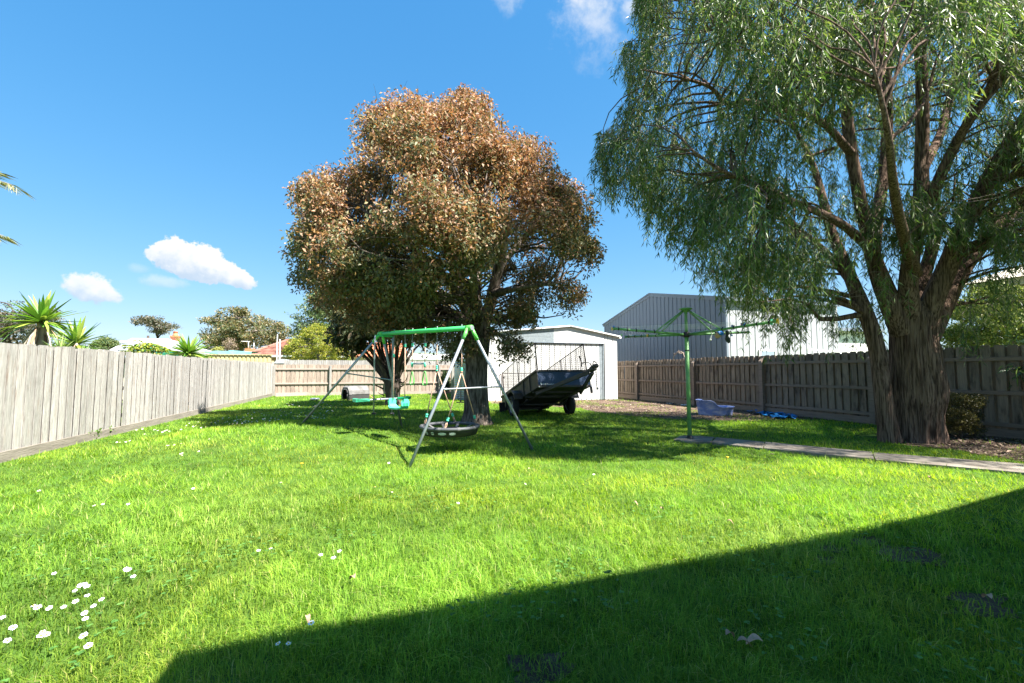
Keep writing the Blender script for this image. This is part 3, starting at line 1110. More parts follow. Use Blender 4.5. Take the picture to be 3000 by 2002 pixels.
# --- right fence: rails and posts towards the lawn
rf = thing('paling_fence', 'brown shaded paling fence with rails and posts facing the lawn, behind the clothes hoist', 'fence', (XR, 12.0, 0))
mi_ = [paling_mesh('paling', 0.142 + 0.004 * i, 0.013, 1.56 + 0.008 * i, M['paling_brown'], 0.012) for i in range(3)]
mo_ = [paling_mesh('paling', 0.15, 0.013, 1.55 + 0.012 * i, M['paling_brown']) for i in range(2)]
y = 2.6
while y < 21.0:
    o = link('paling', mi_[int(rng.integers(3))], rf)
    o.location = (0.03 + rng.normal() * 0.003, y - 12, 0.16 + rng.normal() * 0.008)
    o.rotation_euler = (rng.normal() * 0.006, 0, PI / 2 + rng.normal() * 0.02)
    o = link('paling', mo_[int(rng.integers(2))], rf)
    o.location = (0.072 + rng.normal() * 0.003, y + 0.098 - 12, 0.15 + rng.normal() * 0.008)
    o.rotation_euler = (rng.normal() * 0.006, 0, PI / 2)
    y += 0.196
posts = [21.2, 17.8, 14.05, 10.99, 7.81, 4.9, 2.2]
for a, b in zip(posts[:-1], posts[1:]):
    for zz, hh in ((1.48, 0.075), (0.845, 0.075), (0.255, 0.075)):
        MB().box((XR - 0.002, (a + b) / 2, zz + rng.normal() * 0.006), (0.045, abs(a - b) - 0.126, hh), bevel=0.004).build('rail', M['rail_brown'], rf)
    MB().box((XR + 0.008, (a + b) / 2, 0.085), (0.024, abs(a - b) - 0.126, 0.175)).build('plinth', M['rail_brown'], rf)
for a in posts:
    mb = MB()
    x0, x1 = XR - 0.095, XR + 0.015
    mb.prism([(x0, a - 0.06, -0.02), (x1, a - 0.06, -0.02), (x1, a - 0.06, 1.66), (x0, a - 0.06, 1.555)], (0, 0.12, 0))
    mb.build('post', M['rail_brown'], rf)

# --- back fence
bf = thing('paling_fence', 'sunlit brown paling fence with two rails across the far end of the lawn', 'fence', (3.0, YB, 0))
mi_ = [paling_mesh('paling', 0.150, 0.013, 1.42 + 0.006 * i, M['paling_back']) for i in range(3)]
x = XL + 0.12
while x < 11.2:
    o = link('paling', mi_[int(rng.integers(3))], bf)
    o.location = (x - 3.0, 0.03, 0.16 + rng.normal() * 0.006)
    o.rotation_euler = (0, rng.normal() * 0.005, 0)
    o = link('paling', mi_[int(rng.integers(3))], bf)
    o.location = (x + 0.10 - 3.0, 0.047, 0.155 + rng.normal() * 0.006)
    x += 0.20
bp = [XL + 0.08, -2.15, 0.65, 3.5, 6.4, 9.2, 11.2]
for a, b in zip(bp[:-1], bp[1:]):
    for zz in (1.36, 0.62):
        MB().box(((a + b) / 2, YB - 0.004, zz), (b - a - 0.11, 0.045, 0.075), bevel=0.004).build('rail', M['rail_back'], bf)
    MB().box(((a + b) / 2, YB + 0.008, 0.08), (b - a - 0.11, 0.024, 0.17)).build('plinth', M['rail_back'], bf)
for a in bp:
    MB().box((a, YB - 0.04, 0.76), (0.10, 0.12, 1.56), bevel=0.006).build('post', M['paling_grey'], bf)

# --- second, thinner fence beyond it
nf = thing('paling_fence', 'thin pale picket fence top showing just above the back fence', 'fence', (0.0, 27.2, 0))
me_p = paling_mesh('paling', 0.098, 0.012, 1.86, M['paling_grey'])
x = -4.6
while x < 4.5:
    o = link('paling', me_p, nf)
    o.location = (x, rng.normal() * 0.004, 0.0 + rng.normal() * 0.006)
    x += 0.11
MB().box((0, 27.24, 1.3), (9.2, 0.04, 0.07)).build('rail', M['rail_back'], nf)
MB().box((0, 27.24, 0.5), (9.2, 0.04, 0.07)).build('rail', M['rail_back'], nf)


# ------------------------------------------------------------------ ribbed sheet
def ribbed(mb, p0, ux, nrm, width, zlo, zhi, pitch=0.24, rib=0.035, depth=0.018, phase=0.5, horiz=False):
    """sheet of flat pans and narrow raised ribs. zhi may be a function of the distance along ux"""
    p0, ux, nrm = (np.asarray(q, float) for q in (p0, ux, nrm))
    if horiz:
        # ribs run along ux
        zs = [zlo]
        z = zlo + pitch * phase
        offs = [0.0]
        top = zhi
        while z < top - rib:
            zs += [z, z + rib * 0.3, z + rib * 0.7, z + rib]
            offs += [0, -depth, -depth, 0]
            z += pitch
        zs.append(top)
        offs.append(0)
        V = []
        for z, d in zip(zs, offs):
            V += [p0 + nrm * d + np.array([0, 0, z]), p0 + ux * width + nrm * d + np.array([0, 0, z])]
        F = [(2 * i, 2 * i + 1, 2 * i + 3, 2 * i + 2) for i in range(len(zs) - 1)]
        mb.add(V, F)
        return
    ss, offs = [0.0], [0.0]
    s = pitch * phase
    while s < width - rib:
        ss += [s, s + rib * 0.3, s + rib * 0.7, s + rib]
        offs += [0, -depth, -depth, 0]
        s += pitch
    ss.append(width)
    offs.append(0)
    f = zhi if callable(zhi) else (lambda q: zhi)
    V = []
    for s, d in zip(ss, offs):
        V += [p0 + ux * s + nrm * d + np.array([0, 0, zlo]), p0 + ux * s + nrm * d + np.array([0, 0, f(s)])]
    F = [(2 * i, 2 * i + 2, 2 * i + 3, 2 * i + 1) for i in range(len(ss) - 1)]
    mb.add(V, F)


# ================================================================== GARAGE (white) at the back right
GY = 18.0
gxl, gxr, gxp = 4.42, 10.34, 8.04
zl, zr, zp = 2.83, 2.80, 3.16
ga = thing('metal_garage', 'white ribbed steel garage with shallow gable roof behind the trailer', 'garage', (7.4, GY, 0))


def groof(x):
    return zl + (zp - zl) * (x - gxl) / (gxp - gxl) if x < gxp else zp + (zr - zp) * (x - gxp) / (gxr - gxp)


def gx_at(px):
    return at_y(px, 1100, GY)[0]


segs = [('wall_panel', gxl, gx_at(1460), 'white_steel'), ('door_panel', gx_at(1461), gx_at(1600), 'white_steel'),
        ('door_panel', gx_at(1600) + 0.01, gx_at(1757), 'white_steel'), ('door_strip', gx_at(1757) + 0.01, gx_at(1771), 'galv_sheet'),
        ('wall_panel', gx_at(1772.5), gxr, 'white_steel')]
for nm, a, b, mm in segs:
    mb = MB()
    dy = 0.0 if nm == 'wall_panel' else 0.03
    top = (lambda s, a=a: groof(a + s) - 0.02) if nm == 'wall_panel' else 2.455
    ribbed(mb, (a, GY + dy, 0), (1, 0, 0), (0, -1, 0), b - a, 0.02, top, 0.245, 0.036, 0.034, 0.55)
    mb.build(nm, M[mm], ga)
xa, xb, xc = gx_at(1461), gx_at(1623), gx_at(1771)
for a, b, mm in ((xa, xb, 'galv_sheet'), (xb + 0.005, xc, 'white_steel')):
    for z0, z1 in ((2.47, 2.70), (2.705, 2.93), (2.935, 3.14)):
        mb = MB()
        # each board is clipped by the roof slope
        za = min(z1, groof(a) - 0.02)
        zb = min(z1, groof(b) - 0.02)
        pts = [(a, z0), (b, z0)]
        if max(za, zb) <= z0 + 0.01 and not (a < gxp < b and zp > z0):
            continue
        prof = [(xx, min(z1, groof(xx) - 0.02)) for xx in np.linspace(b, a, 24)]
        prof = [p for p in prof if p[1] > z0 + 0.004]
        if len(prof) < 3:
            continue
        poly = [(prof[-1][0], z0), (prof[0][0], z0)] + prof
        mb.prism([(p[0], GY - 0.004, p[1]) for p in poly], (0, 0.02, 0))
        mb.build('gable_sheet', M[mm], ga)
MB().box(((xa + xc) / 2, GY - 0.012, 2.462), (xc - xa, 0.03, 0.022)).build('door_track', M['grey_trim'], ga)
mb = MB()
for a, b in (((gxl - 0.12, zl - 0.02), (gxp, zp + 0.03)), ((gxp, zp + 0.03), (gxr + 0.14, zr - 0.02))):
    mb.tube([(a[0], GY - 0.07, a[1]), (b[0], GY - 0.07, b[1])], 0.035, 10)
mb.build('barge_capping', M['white_paint'], ga)
mb = MB()
for a, b in (((gxl - 0.12, zl - 0.015), (gxp, zp + 0.02)), ((gxp, zp + 0.02), (gxr + 0.14, zr - 0.015))):
    mb.prism([(a[0], GY - 0.06, a[1]), (b[0], GY - 0.06, b[1]), (b[0], GY - 0.06, b[1] + 0.03), (a[0], GY - 0.06, a[1] + 0.03)], (0, 6.1, 0))
mb.build('roof', M['white_steel'], ga)
for xx in (gxl, gxr):
    mb = MB()
    ribbed(mb, (xx, GY, 0), (0, 1, 0), (-1 if xx == gxl else 1, 0, 0), 6.0, 0.02, zl - 0.03, 0.245, 0.04, 0.016)
    mb.build('side_wall', M['white_steel'], ga)
mb = MB()
ribbed(mb, (gxr, GY + 6.0, 0), (-1, 0, 0), (0, 1, 0), gxr - gxl, 0.02, lambda s: groof(gxr - s) - 0.03, 0.245, 0.04, 0.016)
mb.build('back_wall', M['white_steel'], ga)
mb = MB()
mb.tube([(gxr + 0.13, GY - 0.1, zr - 0.06), (gxr + 0.13, GY + 6.0, zr - 0.06)], 0.05, 8)
mb.build('gutter', M['white_paint'], ga)
MB().box(((gxl + gx_at(1460)) / 2 + 0.3, GY - 0.03, 0.035), (1.4, 0.05, 0.06)).build('sill_board', M['rust'], ga)
o = MB().tube([(gx_at(1449), GY - 0.28, -0.02), (gx_at(1449), GY - 0.28, 0.20)], 0.045, 10).build('drain_pipe', M['white_paint'], None, (gx_at(1449), GY - 0.28, 0))
tag(o, 'short white pipe stub in the grass at the foot of the garage', 'pipe')

# corrugated water tank left of the garage
tc_ = np.array([4.30, 20.35])
tkl = at_y(1331, 1100, 20.3)[0]
wt = thing('water_tank', 'round corrugated steel water tank half hidden behind the brown tree trunk', 'water tank', (tkl + 0.62, 20.3, 0))
prof = []
for k in range(110):
    z = k * 0.0165
    prof.append((0.62 + 0.012 * math.cos(z * 2 * PI / 0.085), z))
MB().lathe((tkl + 0.62, 20.3, 0), prof, 40).build('tank_wall', M['tank'], wt)
MB().lathe((tkl + 0.62, 20.3, 0), [(0.645, 1.79), (0.645, 1.83), (0.05, 1.93), (0.0, 1.93)], 40).build('lid', M['tank'], wt)
pp = at_y(1326, 1100, 20.0)[0]
o = MB().box((pp, 20.0, 0.75), (0.12, 0.10, 1.5), bevel=0.01).build('timber_post', M['paling_grey'], None, (pp, 20.0, 0))
tag(o, 'pale timber post standing beside the corrugated water tank', 'post')


# ================================================================== GREY SHED beyond the right fence
SX = 13.0
yn, yf = at_x(2125, 872, SX)[1], at_x(1770, 954, SX)[1]
yr = at_x(1905, 864, SX)[1]
ze = 4.05
zrdg = 5.02
gs = thing('steel_shed', 'large blue grey steel shed with gable end and sunlit long wall beyond the right fence', 'shed', (SX, yn, 0))


def shedtop(s):                     # s measured from the near corner towards +Y
    yv = yn + s
    return (ze + (zrdg - ze) * (yv - yn) / (yr - yn)) if yv < yr else (zrdg + (ze - 0.1 - zrdg) * (yv - yr) / (yf - yr))


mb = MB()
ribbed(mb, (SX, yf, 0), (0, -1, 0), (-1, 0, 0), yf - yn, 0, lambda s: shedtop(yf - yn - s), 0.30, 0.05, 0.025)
mb.build('gable_wall', M['shaded_steel'], gs)
wend = at_y(2457, 1000, yn)[0]
dl, dr = at_y(2226, 1020, yn)[0], at_y(2268, 1020, yn)[0]
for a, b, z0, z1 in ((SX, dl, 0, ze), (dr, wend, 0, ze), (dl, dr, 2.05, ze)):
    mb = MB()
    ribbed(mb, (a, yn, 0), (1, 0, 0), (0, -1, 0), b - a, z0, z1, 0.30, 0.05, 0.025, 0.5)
    mb.build('long_wall', M['sunlit_steel'], gs)
mb = MB()
mb.box(((dl + dr) / 2, yn - 0.03, 2.08), (dr - dl + 0.12, 0.05, 0.07)).box((dl - 0.04, yn - 0.03, 1.05), (0.07, 0.05, 2.1)).box((dr + 0.04, yn - 0.03, 1.05), (0.07, 0.05, 2.1))
mb.build('door_frame', M['white_paint'], gs)
MB().box(((dl + dr) / 2, yn + 0.9, 1.0), (dr - dl, 0.05, 2.0)).build('door', M['house_brick'], gs)
mb = MB()
mb.prism([(SX - 0.08, yn - 0.1, ze + 0.02), (SX - 0.08, yr, zrdg + 0.03), (SX - 0.08, yr, zrdg + 0.09), (SX - 0.08, yn - 0.1, ze + 0.08)], (wend - SX + 0.1, 0, 0))
mb.prism([(SX - 0.08, yr, zrdg + 0.03), (SX - 0.08, yf + 0.1, ze - 0.08), (SX - 0.08, yf + 0.1, ze - 0.02), (SX - 0.08, yr, zrdg + 0.09)], (wend - SX + 0.1, 0, 0))
mb.build('roof', M['grey_trim'], gs)
mb = MB()
mb.bar((SX - 0.02, yn - 0.1, ze), (SX - 0.02, yr, zrdg), 0.03, 0.16)
mb.bar((SX - 0.02, yr, zrdg), (SX - 0.02, yf + 0.1, ze - 0.1), 0.03, 0.16)
mb.build('barge_trim', M['grey_trim'], gs)
MB().box(((SX + wend) / 2, yn - 0.12, ze - 0.02), (wend - SX, 0.12, 0.12)).build('gutter', M['grey_trim'], gs)
MB().box((SX - 0.012, yn - 0.012, ze / 2), (0.09, 0.09, ze - 0.1)).build('corner_trim', M['grey_trim'], gs)

# white weatherboard house further right, and its clutter
wx0, wx1 = wend + 0.15, wend + 3.6
wy = yn + 1.0
wh = thing('weatherboard_house', 'white weatherboard house wall glimpsed left of the big trunk above the fence', 'house', (wx0, wy, 0))
z = 0.3
bm_ = paling_mesh('weatherboard', wx1 - wx0, 0.03, 0.145, M['white_paint'])
while z < 3.0:
    o = link('weatherboard', bm_, wh)
    o.location = ((wx1 - wx0) / 2, 0, z)
    o.rotation_euler = (0.12, 0, 0)
    z += 0.13
MB().box(((wx0 + wx1) / 2, wy + 0.12, 1.5), (wx1 - wx0, 0.15, 3.0)).build('wall', M['white_paint'], wh)
MB().box(((wx0 + wx1) / 2, wy + 1.0, 3.12), (wx1 - wx0 + 0.4, 2.6, 0.14)).build('roof', M['grey_trim'], wh)
wf = MB()
for zz in (1.32, 1.98):
    wf.box((wx0 + 1.6, wy - 0.05, zz), (1.2, 0.06, 0.07))
for xx in (wx0 + 1.0, wx0 + 2.2):
    wf.box((xx, wy - 0.05, 1.65), (0.07, 0.06, 0.6))
wfo = wf.build('window', M['white_paint'], wh)
MB().box((wx0 + 1.6, wy - 0.03, 1.65), (1.13, 0.02, 0.6)).build('pane', M['glass'], wfo)
# pale timber frame lying against the shed
p0, p1 = at_y(2365, 1023, yn - 0.3), at_y(2445, 1030, yn - 0.3)
o = MB().bar(p0, p1 + np.array([0.8, 0, -0.05]), 0.06, 0.05).bar(p0 + np.array([0.05, 0, -0.02]), (p0[0], p0[1], 0), 0.05, 0.05).build('timber_batten', M['white_paint'], None, (p0[0], p0[1], 0))
tag(o, 'white timber rail standing in front of the shed wall, just above the fence top', 'rail')

# house roof corner at far right behind the bush
hx0 = at_x(2880, 840, 15.5)
rh = thing('brick_house', 'cream house corner with eave at the right edge behind the green bush', 'house', (16.5, hx0[1] - 2, 0))
hz_ = hx0[2]
MB().box((18.0, hx0[1] - 3.2, hz_ / 2 - 0.2), (4.0, 6.0, hz_ - 0.4)).build('wall', M['render'], rh)
MB().box((17.9, hx0[1] - 3.2, hz_), (5.0, 6.9, 0.18)).build('fascia', M['render'], rh)
mb = MB()
a0, a1, b0, b1, z0_ = 15.3, 20.6, hx0[1] - 6.8, hx0[1] + 0.35, hz_ + 0.1
mb.add([(a0, b0, z0_), (a1, b0, z0_), (a1, b1, z0_), (a0, b1, z0_), ((a0 + a1) / 2, b0 + 2, z0_ + 1.2), ((a0 + a1) / 2, b1 - 2, z0_ + 1.2)],
       [(0, 1, 4), (1, 2, 5, 4), (2, 3, 5), (3, 0, 4, 5), (3, 2, 1, 0)])
mb.build('roof', M['render'], rh)


# ================================================================== TREES
def proj(P):
    v = np.asarray(P, float) - CAM
    z = v @ CZ
    return 1500 + 1333.0 * (v @ CX) / z, 1001 - 1333.0 * (v @ CY) / z


def limb_px(rows, Zc):
    """rows: x_px, y_px, diameter_px, depth offset (m) -> x y z radius"""
    out = []
    for x, y, d, dz in rows:
        Z = Zc + dz
        p = at_z(x, y, Z)
        out.append([p[0], p[1], p[2], d * Z / 1333.0 / 2])
    return np.array(out)


def nearest_links(targets, nodes, rng, k=6, r0=0.02, r1=0.006, wig=0.08, sag=-0.05):
    """a curved twig from the closest limb point up to each target"""
    paths = []
    nodes = np.asarray(nodes)
    for t in targets:
        d = np.linalg.norm(nodes[:, :3] - t, axis=1) + np.maximum(0, nodes[:, 2] - t[2] + 0.2) * 1.5
        j = int(np.argmin(d * rng.uniform(0.9, 1.25, len(d))))
        P = curve_pts(nodes[j, :3], t, k, rng, wig, sag)
        L = np.linalg.norm(nodes[j, :3] - t)
        ra = min(nodes[j, 3] * 0.7, r0 * (0.6 + 0.5 * L))
        paths.append((P, np.linspace(max(ra, r1), r1, k)))
    return paths


# ---------------------------------------------------------------- coppery gum in the middle
def copper_tree():
    rng = np.random.default_rng(31)
    base = g(1397, 1243)
    Zc = depth_of(base)
    t = thing('gum_tree', 'broad tree with coppery brown leaves and thick grey brown trunk behind the swing set', 'tree', (base[0], base[1], 0))
    trunk = limb_px([(1398, 1262, 92, 0), (1397, 1225, 76, 0), (1396, 1160, 68, 0), (1396, 1080, 66, 0), (1398, 1010, 74, 0), (1402, 965, 74, 0), (1404, 930, 58, 0)], Zc)
    mb = MB()
    bark_tube(mb, trunk, 44, 14, 0.055, 10, 1.0, (0.28, 0.55))
    mb.build('trunk', M['bark_brown'], t)
    limbs = [
        [(1398, 960, 50, 0), (1372, 915, 42, 0.1), (1352, 865, 38, 0.2), (1338, 815, 33, 0.2), (1322, 760, 27, 0.1), (1310, 660, 24, 0), (1290, 540, 16, -0.1), (1270, 420, 9, -0.2)],
        [(1410, 960, 48, 0), (1432, 905, 38, -0.1), (1444, 850, 33, -0.2), (1458, 800, 32, -0.2), (1470, 740, 28, -0.3), (1480, 640, 22, -0.2), (1470, 520, 14, 0), (1440, 420, 9, 0)],
        [(1385, 950, 40, 0), (1320, 920, 34, 0.3), (1265, 900, 28, 0.5), (1215, 870, 24, 0.8), (1180, 830, 20, 0.9), (1120, 760, 15, 1.1), (1030, 680, 10, 1.0)],
        [(1352, 870, 34, 0.2), (1290, 800, 26, -0.5), (1200, 720, 20, -1.0), (1100, 640, 14, -1.4), (990, 580, 8, -1.4)],
        [(1444, 860, 30, -0.2), (1500, 850, 16, -0.8), (1560, 838, 12, -1.0), (1640, 830, 7, -1.1)],
        [(1465, 780, 24, -0.2), (1540, 690, 18, 0.4), (1610, 600, 12, 0.8), (1680, 560, 7, 0.9)],
        [(1400, 930, 38, 0.1), (1395, 860, 30, 0.9), (1400, 760, 24, 1.6), (1400, 620, 16, 1.8), (1380, 480, 9, 1.6)],
        [(1400, 940, 34, -0.1), (1390, 880, 26, -1.0), (1385, 780, 20, -1.9), (1370, 650, 12, -2.2)],
    ]
    nodes = []
    for i, l in enumerate(limbs):
        P = limb_px(l, Zc)
        mb = MB()
        bark_tube(mb, P, 16, 7, 0.05, 8, i + 3.0)
        mb.build('limb', M['bark_brown'], t)
        nodes.append(smooth_path(P, 5))
    nodes = np.concatenate(nodes)
    poly = [(870, 530), (1000, 510), (1030, 440), (1060, 340), (1130, 285), (1220, 285), (1275, 300), (1330, 265), (1395, 285), (1440, 330), (1520, 400),
            (1600, 440), (1650, 520), (1690, 530), (1735, 620), (1745, 700), (1730, 780), (1650, 790), (1690, 850), (1705, 890), (1650, 905), (1590, 870), (1560, 900), (1530, 980), (1480, 1050),
            (1440, 960), (1360, 940), (1290, 960), (1240, 985), (1160, 930), (1050, 900), (960, 880), (900, 830), (850, 780), (842, 700), (860, 620)]
    cen = inflate(poly, Zc, 3.2, 520, rng, 0.25, 0.30)
    px = np.array([proj(p) for p in cen])
    hole = ((px[:, 1] > 800) & (px[:, 0] > 1290) & (px[:, 0] < 1500) & (rng.random(len(cen)) < 0.62)) | ((px[:, 1] > 860) & (px[:, 0] > 1500) & (rng.random(len(cen)) < 0.4))
    cen = cen[~hole]
    cen = cen[vnoise(cen + 7, 0.95) > 0.37]
    fine = []
    for sub, m_, r_ in (([(1210, 310), (1310, 300), (1320, 420), (1210, 430)], 22, 1.0), ([(1030, 440), (1060, 330), (1120, 272), (1180, 268), (1230, 290), (1240, 420), (1130, 460)], 26, 1.0), ([(1290, 310), (1330, 256), (1390, 262), (1450, 320), (1500, 390), (1400, 440), (1300, 400)], 26, 1.0),
                        ([(1480, 380), (1600, 425), (1660, 520), (1560, 560), (1480, 480)], 18, 0.9), ([(1640, 540), (1720, 570), (1752, 680), (1745, 780), (1680, 780), (1650, 650)], 22, 0.8),
                        ([(1540, 800), (1640, 790), (1715, 850), (1722, 900), (1690, 925), (1640, 880), (1590, 900), (1570, 950), (1530, 1000), (1500, 1010), (1500, 900)], 40, 0.9),
                        ([(1425, 930), (1480, 900), (1560, 930), (1575, 980), (1540, 1040), (1470, 1060), (1425, 1020)], 15, 0.7), ([(1225, 925), (1395, 930), (1392, 1010), (1345, 1062), (1285, 1042), (1230, 1000)], 34, 0.9),
                        ([(840, 700), (860, 830), (930, 890), (1000, 940), (1090, 960), (1180, 985), (1200, 900), (1040, 850), (900, 740)], 46, 1.2), ([(862, 560), (905, 520), (1000, 500), (1010, 600), (870, 660)], 22, 1.1),
                        ([(1060, 900), (1260, 900), (1270, 990), (1120, 990)], 26, 1.0)):
        fine.append(inflate(sub, Zc - 0.3, r_, m_, rng, 0.05, 0.5))
    nbig = len(cen)
    cen = np.vstack([cen] + fine)
    nc = len(cen)
    crad = np.where(np.arange(nc) < nbig, rng.uniform(0.36, 0.56, nc), rng.uniform(0.22, 0.40, nc))
    cden = np.where(np.arange(nc) < nbig, 1.0, 0.42)
    paths = nearest_links(cen, nodes, rng, 6, 0.022, 0.004, 0.10, -0.06)
    # fine twigs standing out of the top
    for _ in range(420):
        j = int(rng.integers(nc))
        if cen[j, 2] < 4.3:
            continue
        d = unit(rng.normal(size=3) * [0.6, 0.6, 0.25] + [0, 0, 0.75])
        p1 = cen[j] + d * rng.uniform(0.35, 0.62)
        paths.append((curve_pts(cen[j], p1, 4, rng, 0.08), np.linspace(0.005, 0.002, 4)))
    link('branches', tubes_mesh('branches', [(P - base * [1, 1, 0], R) for P, R in paths], 4, M['bark_brown']), t)
    per = 470
    n = nc * per
    ci = np.repeat(np.arange(nc), per)
    off = rand_dirs(n, rng) * (rng.random(n) ** 0.45)[:, None] * np.array([1, 1, 0.88]) * crad[ci][:, None]
    P = cen[ci] + off
    k = (vnoise(P, 2.3) > 0.37) & (rng.random(n) < cden[ci])
    P, ci = P[k], ci[k]
    # weeping tips low on the right
    n = len(P)
    D = unit(rng.normal(size=(n, 3)) * [0.8, 0.8, 0.6] + [0, 0, -0.45])
    Nn = rand_dirs(n, rng) + [0.1, -0.3, 0.8]
    hrel = np.clip((P[:, 2] - 2.2) / 5.5, 0, 1)
    cN = vnoise(P + 50, 1.1)
    copper = np.clip(hrel * 1.25 - 0.05 + (cN - 0.5) * 1.3, 0.04, 0.96)
    a = mix_cols(n, rng, [(0.15, 0.150, 0.075), (0.115, 0.140, 0.075), (0.19, 0.165, 0.075), (0.24, 0.165, 0.065)], [3, 3, 2, 1], 0.2)
    b = mix_cols(n, rng, [(0.35, 0.190, 0.108), (0.32, 0.225, 0.150), (0.36, 0.205, 0.085), (0.25, 0.140, 0.088), (0.20, 0.18, 0.080)], [3, 3, 2, 2, 1.6], 0.2)
    col = np.where((rng.random(n) < copper)[:, None], b, a)
    px_ = np.array([proj(p) for p in P[::40]])
    L = rng.uniform(0.058, 0.105, n)
    link('crown', leaves_mesh('crown', P - base * [1, 1, 0], D, Nn, L, L * rng.uniform(0.38, 0.55, n), col, M['leaf_dry'], droop=0.12), t)


copper_tree()


# ---------------------------------------------------------------- many-stemmed tree behind the swing
def stem_tree():
    rng = np.random.default_rng(41)
    base = g(1150, 1188)
    Zc = depth_of(base)
    t = thing('multi_stemmed_tree', 'dark tree with a fan of thin stems in front of the back fence', 'tree', (base[0], base[1], 0))
    nodes = []
    mbt = MB()
    bark_tube(mbt, limb_px([(1150, 1196, 44, 0), (1150, 1170, 40, 0), (1150, 1140, 44, 0), (1152, 1110, 46, 0)], Zc), 30, 10, 0.10, 9, 2.0, (0.25, 0.4))
    mbt.build('trunk', M['bark_dark'], t)
    tips = [(1015, 1000), (1040, 985), (1062, 990), (1090, 980), (1110, 960), (1128, 975), (1150, 960), (1172, 970), (1190, 965), (1215, 985), (1235, 1000), (1200, 1010), (1070, 1010), (1140, 930), (1165, 920), (1100, 930)]
    for i, (tx, ty) in enumerate(tips):
        sx = 1150 + (tx - 1150) * 0.16
        dz = rng.uniform(-0.9, 0.9)
        rows = [(1150 + (sx - 1150) * 0.5, 1150, 15, dz * 0.1), (sx, 1115, 13, dz * 0.2), (1150 + (tx - 1150) * 0.42, 1070, 10, dz * 0.45), (1150 + (tx - 1150) * 0.75, 1025, 7, dz * 0.8), (tx, ty, 4.5, dz), (tx + (tx - 1150) * 0.2, ty - 70, 3, dz * 1.2)]
        P = limb_px(rows, Zc)
        mb = MB()
        bark_tube(mb, P, 8, 5, 0.05, 6, i)
        mb.build('stem', M['bark_dark'], t)
        nodes.append(smooth_path(P, 4))
    nodes = np.concatenate(nodes)
    paths = []
    for px0, py0, px1, py1 in [(1125, 1160, 1108, 1151), (1122, 1140, 1093, 1128), (1165, 1168, 1180, 1162), (1170, 1120, 1195, 1098), (1130, 1120, 1104, 1105), (1125, 1165, 1112, 1172), (1172, 1140, 1190, 1118)]:
        paths.append((curve_pts(at_z(px0, py0, Zc - 0.1), at_z(px1, py1, Zc - 0.4), 5, rng, 0.1), np.linspace(0.035, 0.010, 5)))
    poly = [(1000, 880), (1180, 860), (1250, 930), (1265, 985), (1240, 1010), (1180, 985), (1090, 990), (1060, 1015), (1020, 1040), (990, 1015), (985, 960)]
    cen = inflate(poly, Zc, 1.9, 120, rng, 0.1, 0.4)
    paths += nearest_links(cen, nodes, rng, 5, 0.02, 0.005, 0.1, 0.0)
    link('branches', tubes_mesh('branches', [(P - base * [1, 1, 0], R) for P, R in paths], 4, M['bark_dark']), t)
    per = 110
    n = len(cen) * per
    P = np.repeat(cen, per, 0) + rand_dirs(n, rng) * (rng.random(n) ** 0.5)[:, None] * 0.55
    P = P[vnoise(P, 2.0) > 0.36]
    n = len(P)
    D = unit(rng.normal(size=(n, 3)) * [0.8, 0.8, 0.5] + [0, 0, -0.6])
    col = mix_cols(n, rng, [(0.055, 0.075, 0.035), (0.085, 0.09, 0.04), (0.11, 0.085, 0.05), (0.15, 0.13, 0.06)], [4, 3, 2, 1], 0.2)
    L = rng.uniform(0.14, 0.26, n)
    link('crown', leaves_mesh('crown', P - base * [1, 1, 0], D, rand_dirs(n, rng) + [0, -0.2, 0.7], L, L * 0.42, col, M['leaf_dry'], wide=True, droop=0.12), t)


stem_tree()


